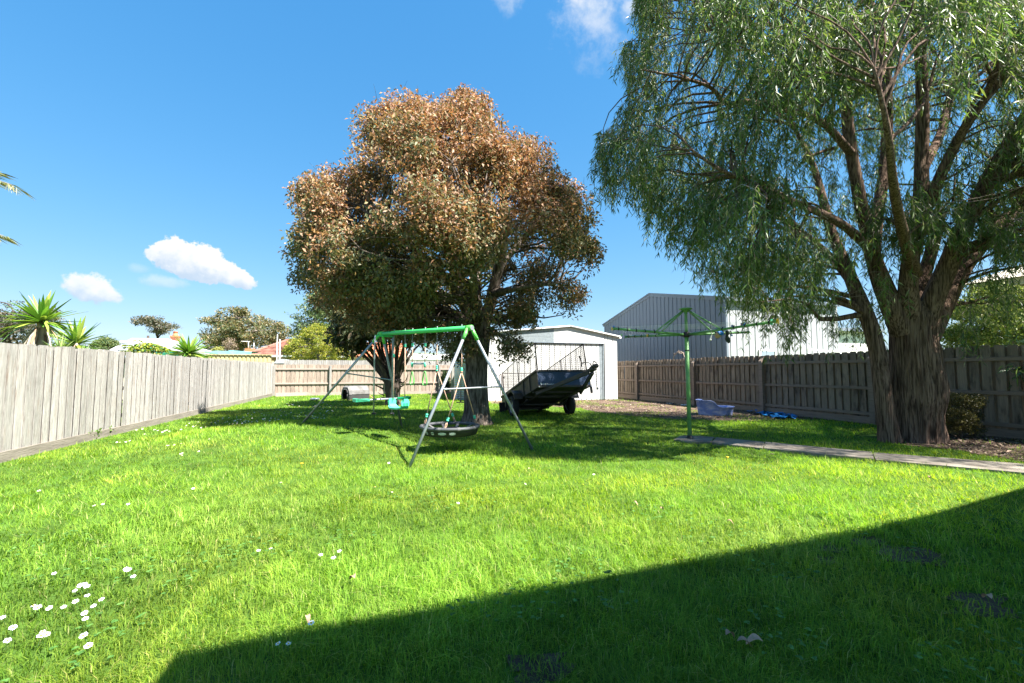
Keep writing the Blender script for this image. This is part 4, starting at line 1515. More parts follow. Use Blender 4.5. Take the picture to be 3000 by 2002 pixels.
# ---------------------------------------------------------------- weeping willow-leaved tree on the right
def willow():
    rng = np.random.default_rng(51)
    base = g(2682, 1292)
    Zc = depth_of(base)
    t = thing('weeping_tree', 'huge weeping tree with narrow green leaves and furrowed dark trunk on the right', 'tree', (base[0], base[1], 0))
    mb = MB()
    bark_tube(mb, limb_px([(2688, 1310, 140, 0), (2687, 1270, 128, 0), (2686, 1210, 124, 0), (2690, 1140, 136, 0), (2684, 1060, 122, 0), (2676, 990, 104, 0), (2678, 935, 104, 0), (2690, 890, 76, 0)], Zc), 112, 18, 0.075, 30, 3.0, (0.12, 0.12))
    mb.build('trunk', M['bark_willow'], t)
    limbs = [
        # slimmer stem on the left of the trunk
        [(2606, 1300, 60, -0.15), (2596, 1230, 48, -0.15), (2585, 1130, 44, -0.1), (2572, 1040, 44, 0), (2548, 950, 42, 0.1), (2510, 860, 38, 0.3), (2478, 780, 32, 0.5), (2440, 690, 28, 0.8), (2415, 600, 24, 1.0), (2380, 480, 16, 1.2), (2320, 360, 10, 1.3)],
        [(2645, 975, 66, 0), (2604, 880, 54, 0), (2566, 780, 44, 0.1), (2546, 690, 40, 0.1), (2520, 590, 34, 0), (2500, 480, 31, 0), (2486, 384, 29, 0), (2476, 280, 27, -0.1), (2470, 200, 25, -0.1), (2455, 60, 26, -0.2), (2440, -80, 20, -0.3)],
        [(2560, 740, 36, 0.1), (2572, 620, 32, 0.5), (2594, 470, 28, 0.8), (2600, 300, 26, 0.9), (2592, 180, 25, 0.9), (2572, 60, 22, 0.9), (2520, -30, 18, 0.9), (2480, -120, 12, 0.9)],
        [(2668, 950, 70, 0), (2660, 850, 50, -0.2), (2668, 760, 46, -0.3), (2684, 690, 42, -0.4), (2698, 580, 38, -0.4), (2700, 460, 35, -0.3), (2702, 330, 33, -0.3), (2698, 180, 30, -0.3), (2680, 60, 28, -0.3), (2640, -60, 20, -0.3)],
        [(2684, 930, 56, 0), (2700, 830, 38, 0.3), (2725, 750, 32, 0.4), (2742, 680, 30, 0.5), (2751, 628, 28, 0.5)],
        [(2700, 970, 72, 0), (2735, 875, 56, -0.2), (2775, 785, 50, -0.3), (2812, 690, 45, -0.5), (2858, 600, 40, -0.6), (2920, 490, 42, -0.8), (3000, 356, 36, -1.0), (3090, 220, 28, -1.2), (3160, 60, 20, -1.4)],
        [(2712, 1000, 62, 0), (2768, 895, 46, 0.2), (2815, 805, 39, 0.4), (2852, 748, 40, 0.5), (2900, 690, 34, 0.7), (2990, 600, 28, 1.0), (3090, 520, 20, 1.2)],
        [(2680, 680, 40, -0.4), (2735, 560, 32, -0.8), (2790, 440, 28, -1.0), (2850, 340, 24, -1.3), (2925, 250, 18, -1.5), (3030, 150, 12, -1.7)],
        [(2495, 450, 24, 0), (2420, 370, 20, -0.7), (2340, 330, 16, -1.0), (2241, 318, 14, -1.2), (2186, 298, 14, -1.2), (2126, 304, 13, -1.3), (2076, 254, 10, -1.4), (1967, 222, 7, -1.6), (1880, 205, 4, -1.7)],
        [(2474, 240, 20, -0.1), (2433, 160, 16, -0.5), (2370, 90, 13, -0.8), (2301, 82, 10, -1.0), (2200, 70, 7, -1.2), (2080, 90, 4, -1.3)],
        [(2560, 740, 30, 0.1), (2470, 660, 24, -0.8), (2323, 590, 18, -1.6), (2210, 540, 14, -2.0), (2104, 494, 10, -2.2), (2027, 440, 7, -2.3)],
        [(2500, 830, 28, 0.3), (2420, 740, 20, 1.0), (2320, 660, 16, 1.6), (2200, 600, 11, 2.0), (2080, 570, 6, 2.2)],
        [(2470, 210, 18, -0.1), (2400, 210, 14, 0.8), (2330, 190, 11, 1.3), (2250, 140, 8, 1.6), (2140, 60, 5, 1.8)],
        [(2700, 500, 30, -0.3), (2760, 380, 22, 0.6), (2800, 230, 18, 1.0), (2870, 100, 14, 1.3), (2960, -20, 9, 1.5)],
        [(2680, 800, 40, -0.2), (2650, 700, 30, -1.2), (2620, 560, 24, -2.2), (2600, 380, 18, -2.9), (2560, 200, 10, -3.2)],
    ]
    nodes = []
    for i, l in enumerate(limbs):
        P = limb_px(l, Zc)
        mb = MB()
        bark_tube(mb, P, 28 if l[0][2] > 50 else 14, 7, 0.07, 11, i * 1.7)
        mb.build('limb', M['bark_willow'], t)
        if i == 4:
            q = P[-1]
            d = unit(P[-1, :3] - P[-2, :3])
            MB().tube([q[:3] + d * 0.002, q[:3] + d * 0.008], q[3] * 0.93, 16).build('sawn_end', M['cut_wood'], t)
        nodes.append(smooth_path(P[1:] if i else P[4:], 6))
    nodes = np.concatenate(nodes)
    nodes = nodes[nodes[:, 2] > 2.3]
    poly = [(1870, 30), (1900, 95), (1815, 110), (1850, 240), (1800, 330), (1750, 380), (1750, 440), (1780, 540), (1860, 530), (1910, 610), (1970, 680), (2040, 800), (2110, 820),
            (2180, 860), (2250, 885), (2330, 940), (2380, 890), (2440, 900), (2500, 850), (2560, 780), (2640, 690), (2760, 670), (2880, 700), (2960, 760), (3080, 790), (3300, 700), (3420, 300), (3300, -200), (2900, -500), (2400, -520), (2000, -330), (1860, -100)]
    anc = inflate(poly, Zc, 3.0, 27000, rng, 0.05, 0.42)
    px = np.array([proj(p) for p in anc])
    dens = vnoise(anc, 0.75)
    low = (px[:, 1] > 690) & (px[:, 0] > 2520) & (px[:, 0] < 2900)
    core = (px[:, 0] > 2520) & (px[:, 0] < 2960) & (px[:, 1] > 420)
    off = (px[:, 1] < -60) | (px[:, 0] > 3080)
    keep = (dens > 0.33) & (vnoise(anc + 13, 1.9) > 0.37) & ~(low & (rng.random(len(anc)) < 0.55)) & ~(core & (rng.random(len(anc)) < 0.04)) & ~(off & (rng.random(len(anc)) < 0.35))
    anc, px = anc[keep], px[keep]
    # hanging sprays low over the fence, as in the picture
    extra = []
    for x, y, dz, k in [(2300, 960, -0.8, 8), (2320, 1000, -0.8, 9), (2250, 930, -0.6, 6), (2370, 880, 0.0, 6), (2130, 860, -0.6, 5), (2450, 990, 1.0, 7), (2500, 1000, 1.2, 8), (2545, 980, 1.0, 8), (2530, 930, 0.8, 5), (2640, 860, -0.9, 3), (2660, 905, -0.9, 2), (2590, 905, -0.8, 3),
                        (2800, 1000, -0.5, 3), (2850, 1000, -0.4, 3), (2930, 860, -0.5, 8), (2860, 860, -0.2, 9), (2820, 930, 0.4, 8), (2900, 940, 0.5, 9), (2970, 930, 0.3, 8), (2420, 930, 0.6, 6), (2215, 1000, -0.5, 3)]:
        for _ in range(int(k * 1.8)):
            extra.append(at_z(x + rng.normal() * 22, y - 60 + rng.normal() * 25, Zc + dz + rng.normal() * 0.35))
    sunny = rng.normal(size=(2600, 3))
    sunny = unit(sunny) * (rng.random(2600) ** (1 / 3))[:, None] * np.array([3.0, 3.0, 2.2]) + np.array([11.6, 3.6, 6.0])
    sunny = sunny[np.array([proj(p)[0] > 3060 or depth_of(p) < 0.3 for p in sunny])]
    anc = np.vstack([anc, np.array(extra), sunny])
    na = len(anc)
    # boughs: a subset of anchors linked to the limbs; every spray starts near a bough
    sub = anc[rng.choice(na, 620, replace=False)]
    paths = nearest_links(sub, nodes, rng, 7, 0.026, 0.006, 0.065, -0.08)
    bn = np.concatenate([np.column_stack([P[2:], np.full(len(P) - 2, 0.01)]) for P, R in paths])
    ctr = np.array([base[0], base[1], 0])
    K = 5
    S_, Lp, Ld, Ll = [], [], [], []
    for a in anc:
        out = a - ctr
        out[2] = 0
        out = unit(out + rng.normal(size=3) * [1.6, 1.6, 0])
        L = rng.uniform(0.30, 0.72)
        tt = np.linspace(0, 1, K)[:, None]
        P = a + out * L * 0.42 * tt * (1 - 0.45 * tt) - np.array([0, 0, 1.0]) * L * (0.12 * tt + 0.78 * tt ** 1.7) + rng.normal(size=(1, 3)) * 0.10 * tt * L
        S_.append((P, np.linspace(0.0035, 0.0012, K)))
        m = int(12 + L * 15)
        u = np.sort(rng.uniform(0.05, 1.0, m))
        fi = u * (K - 1)
        i0 = np.minimum(fi.astype(int), K - 2)
        q = P[i0] + (P[i0 + 1] - P[i0]) * (fi - i0)[:, None]
        tg = unit(P[i0 + 1] - P[i0])
        Lp.append(q)
        Ld.append(unit(tg * 0.6 + rand_dirs(m, rng) * 0.75 + [0, 0, -0.35]))
        Ll.append(rng.uniform(0.075, 0.145, m))
    # thin link from each spray to its bough for about half of them
    j = rng.choice(na, 2200, replace=False)
    for a in anc[j]:
        d = np.linalg.norm(bn[:, :3] - a, axis=1)
        b = bn[int(np.argmin(d)), :3]
        if np.linalg.norm(b - a) < 1.3:
            S_.append((curve_pts(b, a, 4, rng, 0.12, -0.05), np.linspace(0.006, 0.0035, 4)))
    o0 = base * [1, 1, 0]
    link('boughs', tubes_mesh('boughs', [(P - o0, R) for P, R in paths], 5, M['bark_willow']), t)
    link('twigs', tubes_mesh('twigs', [(P - o0, R) for P, R in S_], 3, M['twig']), t)
    P = np.concatenate(Lp)
    D = np.concatenate(Ld)
    L = np.concatenate(Ll)
    n = len(P)
    tone = vnoise(P + 30, 0.9)
    col = mix_cols(n, rng, [(0.055, 0.110, 0.028), (0.085, 0.150, 0.040), (0.13, 0.190, 0.065), (0.18, 0.23, 0.065), (0.27, 0.29, 0.16)], [3, 4, 3, 1.4, 0.7], 0.15) * (0.8 + 0.4 * tone)[:, None]
    link('crown', leaves_mesh('crown', P - o0, D, rand_dirs(n, rng) + [0, 0, 0.4], L, L * rng.uniform(0.11, 0.16, n), col, M['leaf_soft'], droop=0.10), t)


willow()


# ---------------------------------------------------------------- trees and shrubs beyond the fences
def far_tree(name, label, poly, Zc, R, trunk_rows, ncl, crad, per, leaf, palette, weights, bark, seed, pads=True, group=None, cat='tree', gaps=0.40, flat=0.7, matname='leaf', limb_n=9):
    rng = np.random.default_rng(seed)
    P0 = limb_px(trunk_rows, Zc)
    base = np.array([P0[0, 0], P0[0, 1], 0.0])
    t = thing(name, label, cat, base, group)
    Pt = np.vstack([[P0[0, 0], P0[0, 1], -0.1, P0[0, 3] * 1.15], P0])
    mb = MB()
    bark_tube(mb, Pt, 12, 5, 0.06, 8, seed)
    mb.build('trunk', M[bark], t)
    cen = inflate(poly, Zc, R, ncl, rng, crad * 0.55, 0.35)
    nodes = smooth_path(P0, 6)
    nodes = nodes[nodes[:, 2] > max(0.3, cen[:, 2].min() - 1.0)] if (nodes[:, 2] > max(0.3, cen[:, 2].min() - 1.0)).any() else nodes
    tg = cen[rng.choice(len(cen), min(limb_n * 4, len(cen)), replace=False)]
    paths = nearest_links(tg, nodes, rng, 7, P0[0, 3] * 0.35, P0[0, 3] * 0.06 + 0.004, 0.05, -0.05)
    link('branches', tubes_mesh('branches', [(P - base, Rr) for P, Rr in paths], 5, M[bark]), t)
    n = ncl * per
    off = rand_dirs(n, rng) * (rng.random(n) ** (0.35 if pads else 0.6))[:, None] * np.array([1, 1, flat]) * crad
    if pads:
        off[:, 2] = np.where(off[:, 2] < 0, off[:, 2] * 0.45, off[:, 2])
    P = np.repeat(cen, per, 0) + off
    P = P[vnoise(P, 1.2 / crad) > gaps]
    n = len(P)
    D = unit(rng.normal(size=(n, 3)) + [0, 0, -0.2])
    col = mix_cols(n, rng, palette, weights, 0.18)
    L = rng.uniform(0.7, 1.3, n) * leaf
    link('crown', leaves_mesh('crown', P - base, D, rand_dirs(n, rng) * 0.8 + [0.1, -0.1, 0.6], L, L * rng.uniform(0.35, 0.55, n), col, M[matname]), t)
    return t


GUM = [(0.075, 0.105, 0.050), (0.13, 0.14, 0.065), (0.22, 0.175, 0.085), (0.28, 0.21, 0.11)]
DARK = [(0.065, 0.080, 0.052), (0.11, 0.105, 0.070), (0.16, 0.135, 0.09)]
GRN = [(0.06, 0.11, 0.045), (0.10, 0.15, 0.06), (0.16, 0.19, 0.075)]
G1 = 'gum trees on the skyline beyond the left and back fences'
far_tree('gum_tree', 'dark spreading gum tree on the skyline behind the tall yucca at the left edge', [(-160, 930), (-60, 880), (0, 868), (35, 870), (70, 885), (150, 895), (205, 925), (215, 950), (160, 960), (228, 985), (232, 1000), (120, 1030), (-40, 1040), (-150, 1000)], 34, 4.5,
         [(30, 1060, 18, 0), (25, 1010, 14, 0), (20, 960, 10, 0), (40, 910, 5, 0)], 140, 0.75, 130, 0.18, DARK, [3, 3, 2], 'bark_dark', 61, group=G1, gaps=0.46, flat=0.5)
far_tree('gum_tree', 'small umbrella-shaped gum tree standing alone between the clouds and the brick chimney', [(388, 945), (400, 925), (440, 915), (475, 918), (480, 935), (520, 950), (528, 972), (500, 975), (470, 990), (440, 985), (425, 960), (400, 968)], 46, 2.4,
         [(462, 1075, 9, 0), (456, 1020, 7, 0), (462, 985, 5.5, 0), (450, 950, 3, 0)], 64, 0.62, 80, 0.22, DARK + [(0.13, 0.115, 0.09)], [2, 3, 2, 2], 'bark_dark', 62, group=G1, gaps=0.46, flat=0.5)
far_tree('gum_tree', 'big olive and bronze gum tree on the skyline right of the brick chimney', [(562, 945), (600, 925), (625, 925), (650, 900), (690, 893), (735, 905), (770, 905), (775, 930), (830, 925), (850, 960), (845, 1010), (760, 1030), (640, 1040), (575, 1030), (580, 985), (605, 955)], 48, 6.0,
         [(700, 1085, 22, 0), (705, 1020, 17, 0), (700, 970, 12, 0), (695, 930, 6, 0)], 205, 0.85, 165, 0.23, GUM, [3, 3, 3, 1.5], 'bark_grey', 63, group=G1, gaps=0.46, flat=0.5)
far_tree('gum_tree', 'taller green gum tree on the skyline partly behind the coppery tree', [(835, 940), (850, 895), (880, 870), (920, 840), (970, 840), (1040, 880), (1060, 960), (1020, 1020), (900, 1020), (850, 1000)], 42, 4.0,
         [(945, 1085, 16, 0), (940, 1010, 13, 0), (930, 950, 9, 0), (920, 890, 5, 0)], 130, 0.85, 150, 0.23, GRN + [(0.13, 0.13, 0.05)], [3, 3, 2, 1], 'bark_grey', 64, group=G1, gaps=0.46, flat=0.5)
far_tree('golden_shrub', 'rounded golden yellow-green tree just beyond the back fence', [(832, 1050), (830, 1020), (860, 985), (875, 965), (905, 945), (935, 940), (970, 955), (1005, 985), (1030, 1010), (1040, 1060), (960, 1075), (860, 1072)], 31, 2.4,
         [(930, 1110, 10, 0), (932, 1060, 8, 0), (930, 1000, 5, 0)], 150, 0.34, 150, 0.11, [(0.20, 0.23, 0.025), (0.30, 0.29, 0.035), (0.12, 0.17, 0.03), (0.40, 0.36, 0.05)], [3, 3, 2, 1], 'bark_grey', 65, gaps=0.33, flat=0.8)
far_tree('round_bush', 'round green bush between the second yucca and the white roof', [(262, 1040), (270, 1005), (300, 985), (335, 990), (358, 1010), (362, 1040), (310, 1055)], 22, 1.0,
         [(312, 1110, 8, 0), (312, 1060, 6, 0), (312, 1020, 4, 0)], 60, 0.22, 130, 0.09, GRN + [(0.17, 0.19, 0.05)], [2, 3, 2, 1.5], 'bark_grey', 66, cat='bush', gaps=0.34)
far_tree('round_bush', 'low yellow-green bush peeping over the shed roofs left of the brick chimney', [(462, 1020), (470, 1000), (490, 990), (508, 1000), (515, 1030)], 36, 0.9,
         [(488, 1090, 6, 0), (488, 1020, 4, 0)], 36, 0.3, 90, 0.14, [(0.20, 0.22, 0.03), (0.13, 0.17, 0.03)], [1, 1], 'bark_grey', 67, cat='bush', gaps=0.34)
far_tree('bare_tree', 'small thinly leaved pinkish tree in front of the big olive gum', [(645, 1030), (650, 1000), (668, 985), (690, 990), (700, 1010), (698, 1040)], 40, 1.0,
         [(668, 1090, 4, 0), (666, 1030, 3, 0), (672, 1000, 2, 0)], 40, 0.35, 45, 0.12, [(0.28, 0.20, 0.15), (0.22, 0.18, 0.12)], [1, 1], 'twig', 68, gaps=0.45, limb_n=10)
far_tree('round_bush', 'pale yellow bush low under the big olive gum', [(612, 1032), (630, 1018), (650, 1016), (660, 1032), (640, 1045)], 38, 0.8,
         [(636, 1090, 5, 0), (636, 1030, 3, 0)], 30, 0.3, 90, 0.13, [(0.30, 0.29, 0.08), (0.22, 0.23, 0.06)], [1, 1], 'bark_grey', 69, cat='bush', gaps=0.33)
far_tree('weeping_bush', 'sunlit weeping green bush rising over the dark fence right of the big trunk', [(2760, 1040), (2765, 950), (2790, 880), (2840, 835), (2920, 815), (3040, 830), (3120, 900), (3140, 1040)], 11.2, 1.3,
         [(2900, 1110, 26, 0), (2900, 1020, 20, 0), (2910, 930, 12, 0)], 260, 0.24, 150, 0.07, [(0.20, 0.26, 0.06), (0.29, 0.33, 0.10), (0.12, 0.18, 0.045), (0.40, 0.38, 0.18)], [3, 3, 2, 1], 'bark_grey', 70, pads=False, cat='bush', gaps=0.36)
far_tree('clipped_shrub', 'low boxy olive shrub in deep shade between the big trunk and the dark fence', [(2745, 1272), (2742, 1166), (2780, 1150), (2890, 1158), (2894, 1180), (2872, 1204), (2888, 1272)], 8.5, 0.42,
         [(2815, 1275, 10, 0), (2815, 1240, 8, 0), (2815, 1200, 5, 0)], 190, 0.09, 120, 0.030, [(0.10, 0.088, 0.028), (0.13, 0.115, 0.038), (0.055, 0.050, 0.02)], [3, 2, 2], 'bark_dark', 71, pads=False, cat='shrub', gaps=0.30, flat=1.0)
far_tree('creeper', 'dark green climber on the back fence beside the water tank', [(1288, 1150), (1285, 1100), (1296, 1080), (1318, 1085), (1324, 1120), (1322, 1155)], 25.6, 0.35,
         [(1305, 1160, 3, 0), (1304, 1120, 2.5, 0), (1306, 1095, 2, 0)], 40, 0.22, 90, 0.10, [(0.03, 0.06, 0.022), (0.05, 0.085, 0.03)], [1, 1], 'bark_dark', 72, pads=False, cat='climber', gaps=0.33)


# strap-leaved plants -------------------------------------------------------
def blades(name, c, n, L, W, palette, rng, parent, up=0.35, spread=1.0, m='leaf_gloss', bend=0.2, o0=np.zeros(3)):
    V, Q, C = [], [], []
    K = 6
    for i in range(n):
        a = rng.uniform(0, 2 * PI)
        el = math.asin(np.clip(rng.uniform(-up, 1.0), -1, 1)) * spread
        d = np.array([math.cos(a) * math.cos(el), math.sin(a) * math.cos(el), math.sin(el)])
        l = L * rng.uniform(0.75, 1.1)
        w = W * rng.uniform(0.8, 1.15)
        s = unit(np.cross(d, [0, 0, 1.0]) + 1e-6)
        u = np.cross(s, d)
        b = bend * rng.uniform(0.2, 1.2) * math.cos(el)
        if rng.random() < 0.12:
            b += 0.5
        cc = np.asarray(palette[int(rng.integers(len(palette)))]) * (1 + 0.15 * rng.normal())
        o = len(V)
        prof = [0.55, 0.85, 1.0, 0.85, 0.5, 0.03]
        for k in range(K):
            t = k / (K - 1)
            p = c + d * l * t - np.array([0, 0, 1.0]) * b * l * t ** 2.2
            V += [p - s * w * prof[k] / 2 + u * w * 0.16 * prof[k], p - u * w * 0.05, p + s * w * prof[k] / 2 + u * w * 0.16 * prof[k]]
            C += [cc * (0.75 + 0.35 * t)] * 3
        for k in range(K - 1):
            Q += [(o + 3 * k, o + 3 * k + 1, o + 3 * k + 4, o + 3 * k + 3), (o + 3 * k + 1, o + 3 * k + 2, o + 3 * k + 5, o + 3 * k + 4)]
    return link(name, np_mesh(name, np.array(V) - o0, np.array(Q), None, np.clip(np.array(C), 0.003, 0.9), [M[m]]), parent)


YUC = [(0.15, 0.30, 0.04), (0.22, 0.36, 0.05), (0.10, 0.22, 0.035), (0.30, 0.38, 0.07)]


def yucca(cx_, cy_, label, X, L, n, trunk_r, seed, skirt=True):
    rng = np.random.default_rng(seed)
    c = at_x(cx_, cy_, X)
    t = thing('yucca', label, 'yucca', (c[0], c[1], 0), 'yuccas behind the left fence')
    o0 = np.array([c[0], c[1], 0])
    mb = MB()
    bark_tube(mb, np.array([[c[0], c[1], -0.05, trunk_r * 1.3], [c[0] + 0.02, c[1], c[2] * 0.5, trunk_r], [c[0], c[1], c[2] + 0.03, trunk_r * 0.8]]), 12, 8, 0.1, 8, seed)
    mb.build('trunk', M['rust'], t)
    blades('leaves', c, n, L, L * 0.115, YUC, rng, t, 0.30, 1.0, bend=0.16, o0=o0)
    if skirt:
        V = []
        blades('dead_leaves', c - [0, 0, 0.08], 34, L * 0.55, L * 0.08, [(0.42, 0.33, 0.24), (0.55, 0.46, 0.36), (0.30, 0.20, 0.14)], rng, t, 0.99, 0.0001, 'litter', 6.0, o0=o0)


yucca(122, 946, 'tallest yucca with a skirt of dead leaves, above the left fence near the photo edge', -6.1, 0.68, 84, 0.09, 81)
yucca(222, 1010, 'second yucca with shorter trunk, its rosette resting at the left fence top', -6.1, 0.66, 60, 0.08, 82, False)
yucca(552, 1036, 'third and smallest yucca over the left fence, in front of the cream sheet fence', -6.3, 0.86, 90, 0.09, 83, False)
for i, (x, y) in enumerate([(178, 1010), (255, 1028), (278, 1032)]):
    c = at_x(x, y, -5.5)
    rng = np.random.default_rng(90 + i)
    t = thing('strappy_plant', ['fine grey-green grass tuft left of the second yucca above the fence', 'short upright strappy leaves at the foot of the second yucca', 'last strappy tuft on the fence line before the round bush'][i], 'plant', (c[0], c[1], 0), 'strappy plants behind the left fence')
    mb = MB()
    mb.tube([(c[0], c[1], 0), (c[0], c[1], c[2] - 0.1)], 0.03, 6)
    mb.build('stem', M['bark_grey'], t)
    blades('leaves', c - [0, 0, 0.14], 40, 0.30 if i else 0.36, 0.02 if i == 0 else 0.03, [(0.16, 0.26, 0.08), (0.24, 0.32, 0.10)], rng, t, -0.3, 1.0, bend=0.1, o0=np.array([c[0], c[1], 0]))


def palm():
    rng = np.random.default_rng(95)
    Zc = 6.0
    c = at_z(-250, 628, Zc)
    t = thing('palm_tree', 'palm with wispy sunlit frond tips reaching in at the left edge of the sky', 'palm', (c[0], c[1], 0))
    mb = MB()
    bark_tube(mb, np.array([[c[0] - 0.3, c[1], -0.05, 0.16], [c[0] - 0.15, c[1], 1.5, 0.13], [c[0], c[1], c[2], 0.12]]), 14, 10, 0.06, 8, 5)
    mb.build('trunk', M['bark_grey'], t)
    tips = [(40, 545), (10, 690), (-20, 505), (-520, 500), (-560, 700), (-300, 420), (-200, 430), (-400, 800)]
    for i, (tx, ty) in enumerate(tips):
        tip = at_z(tx, ty, Zc - 0.3 + (i % 3) * 0.3)
        tt = np.linspace(0, 1, 14)[:, None]
        rise = [0.42, -0.02, 0.25][i] if i < 3 else 0.3
        P = c + (tip - c) * tt + np.array([0, 0, 1.0]) * (rise * 4 * tt * (1 - tt) * 0.6)
        mb = MB()
        mb.tube(P, np.linspace(0.012, 0.002, 14), 5)
        fr = mb.build('frond', M['rust'], t)
        D, Q, Lx = [], [], []
        for k in range(3, 14):
            tg = unit(P[min(k + 1, 13)] - P[k - 1])
            sdir = unit(np.cross(tg, [0, 0, 1.0]))
            for s in (-1, 1):
                for _ in range(3):
                    Q.append(P[k] + tg * rng.uniform(-0.06, 0.06))
                    D.append(tg * 0.9 + sdir * s * 0.55 + np.array([0, 0, -0.28]) + rng.normal(size=3) * 0.10)
                    Lx.append(0.42 * (1 - 0.45 * k / 13) * rng.uniform(0.75, 1.1))
        n = len(Q)
        col = mix_cols(n, rng, [(0.36, 0.34, 0.17), (0.22, 0.25, 0.13), (0.42, 0.38, 0.25), (0.24, 0.24, 0.19)], [2, 2, 1.5, 1], 0.2)
        o0 = np.array([c[0], c[1], 0])
        link('leaflets', leaves_mesh('leaflets', np.array(Q) - o0, np.array(D), np.tile([0.2, 0, 1.0], (n, 1)), np.array(Lx), np.full(n, 0.010), col, M['leaf'], droop=0.12), fr)


palm()


def umbrella_plant():
    rng = np.random.default_rng(97)
    c = at_x(430, 1024, -6.4)
    t = thing('umbrella_plant', 'glossy yellow-green umbrella plant over the left fence in front of the green shadecloth', 'plant', (c[0], c[1], 0))
    o0 = np.array([c[0], c[1], 0])
    paths, P, D = [], [], []
    for i in range(46):
        d = rng.normal(size=3) * [0.22, 0.30, 0.10]
        h = c + d + [0, 0, 0.05 - 0.35 * (d[0] ** 2 + d[1] ** 2)]
        paths.append((curve_pts([c[0], c[1], 0.9], h, 5, rng, 0.05) - o0, np.linspace(0.015, 0.006, 5)))
        for k in range(8):
            a = 2 * PI * k / 8 + rng.random()
            P.append(h)
            D.append([math.cos(a), math.sin(a), -0.15])
    MB().tube([(c[0], c[1], 0), (c[0], c[1], 0.95)], 0.035, 8).build('trunk', M['bark_grey'], t)
    link('stems', tubes_mesh('stems', paths, 4, M['bark_grey']), t)
    n = len(P)
    L = rng.uniform(0.12, 0.18, n)
    link('leaves', leaves_mesh('leaves', np.array(P) - o0, np.array(D), np.tile([0, 0, 1.0], (n, 1)) + rng.normal(size=(n, 3)) * 0.2, L, L * 0.4, mix_cols(n, rng, [(0.30, 0.34, 0.05), (0.16, 0.24, 0.03), (0.42, 0.40, 0.12)], [2, 2, 1], 0.12), M['leaf_gloss'], wide=True, droop=0.25), t)


umbrella_plant()


# dark leafy plant at the right edge, in front of the dark fence
def edge_plant():
    rng = np.random.default_rng(98)
    c = at_z(3010, 1090, 8.6)
    t = thing('leafy_plant', 'dark long-leaved plant hanging in front of the fence at the right edge', 'plant', (c[0], c[1], 0))
    o0 = np.array([c[0], c[1], 0])
    paths, P, D = [], [], []
    for i in range(70):
        tip = at_z(rng.uniform(2945, 3100), rng.uniform(985, 1150), 8.6 + rng.normal() * 0.25)
        P0 = curve_pts([c[0] + 0.25, c[1], 0.3], tip, 7, rng, 0.06, -0.12)
        paths.append((P0 - o0, np.linspace(0.010, 0.003, 7)))
        for k in range(4, 7):
            for _ in range(4):
                P.append(P0[k] + rng.normal(size=3) * 0.04)
                D.append(unit(P0[k] - P0[k - 1]) * 0.6 + rng.normal(size=3) * 0.5 + [0, 0, -0.5])
    link('stems', tubes_mesh('stems', paths, 4, M['bark_dark']), t)
    n = len(P)
    L = rng.uniform(0.10, 0.22, n)
    link('leaves', leaves_mesh('leaves', np.array(P) - o0, np.array(D), rand_dirs(n, rng), L, L * 0.2, mix_cols(n, rng, [(0.04, 0.08, 0.025), (0.07, 0.13, 0.03), (0.12, 0.18, 0.04)], [3, 3, 1], 0.15), M['leaf_gloss'], droop=0.2), t)


edge_plant()

# dry curled frond over the right fence
rng = np.random.default_rng(99)
fy = 15.6
A_ = [at_x(1972, 1056, XR + 0.5), at_x(1976, 1040, XR + 0.5), at_x(1990, 1030, XR + 0.5), at_x(2000, 1034, XR + 0.5), at_x(2006, 1048, XR + 0.5)]
mb = MB()
mb.tube(smooth_path(A_, 5), 0.014, 5)
for k in range(14):
    q = A_[1 + k % 3] + rng.normal(size=3) * 0.04
    mb.tube([q, q + rng.normal(size=3) * 0.10 + [0, 0, -0.10]], [0.008, 0.002], 4)
b_ = A_[0]
mb.tube([(b_[0], b_[1], 0), (b_[0], b_[1], b_[2] * 0.6), A_[0]], 0.014, 5)
tag(mb.build('dry_frond', M['rust'], None, (b_[0], b_[1], 0)), 'dry curled brown frond sticking up behind the right fence near the clothes hoist pole', 'dead plant')


# ================================================================== SWING SET
def on_seg_px(p0, p1, ypx):
    p0, p1 = np.asarray(p0), np.asarray(p1)
    lo, hi = 0.0, 1.0
    y0 = proj(p0)[1]
    for _ in range(50):
        m = (lo + hi) / 2
        if (proj(p0 + (p1 - p0) * m)[1] - ypx) * (y0 - ypx) > 0:
            lo = m
        else:
            hi = m
    return p0 + (p1 - p0) * lo


SB = at_z(1382, 961, 6.80)
SA = at_z(1112, 979, 8.40)
bd = unit(SA - SB)
bL = np.linalg.norm(SA - SB)
sd_ = unit(np.cross(bd, [0, 0, 1.0]))
if np.dot(sd_, CX) < 0:
    sd_ = -sd_
NL, NR = g(1199, 1371), g(1560, 1319)
FL, FR = at_z(886, 1241, 8.8), at_z(1178, 1256, 9.6)
ss = thing('swing_set', 'grey tubular A-frame swing set with a bright green top beam on the lawn', 'swing set', ((NL[0] + FR[0]) / 2, (NL[1] + FR[1]) / 2, 0))
MB().tube([SB, SA], 0.037, 16).build('top_beam', M['green_paint'], ss)
mb = MB()
mb.tube([SB - bd * 0.004, SB - bd * 0.012], 0.036, 16)
mb.build('end_cap', M['galv'], ss)
MB().tube([SA + bd * 0.004, SA + bd * 0.010], 0.036, 16).build('end_cap', M['galv'], ss)
legs = {}
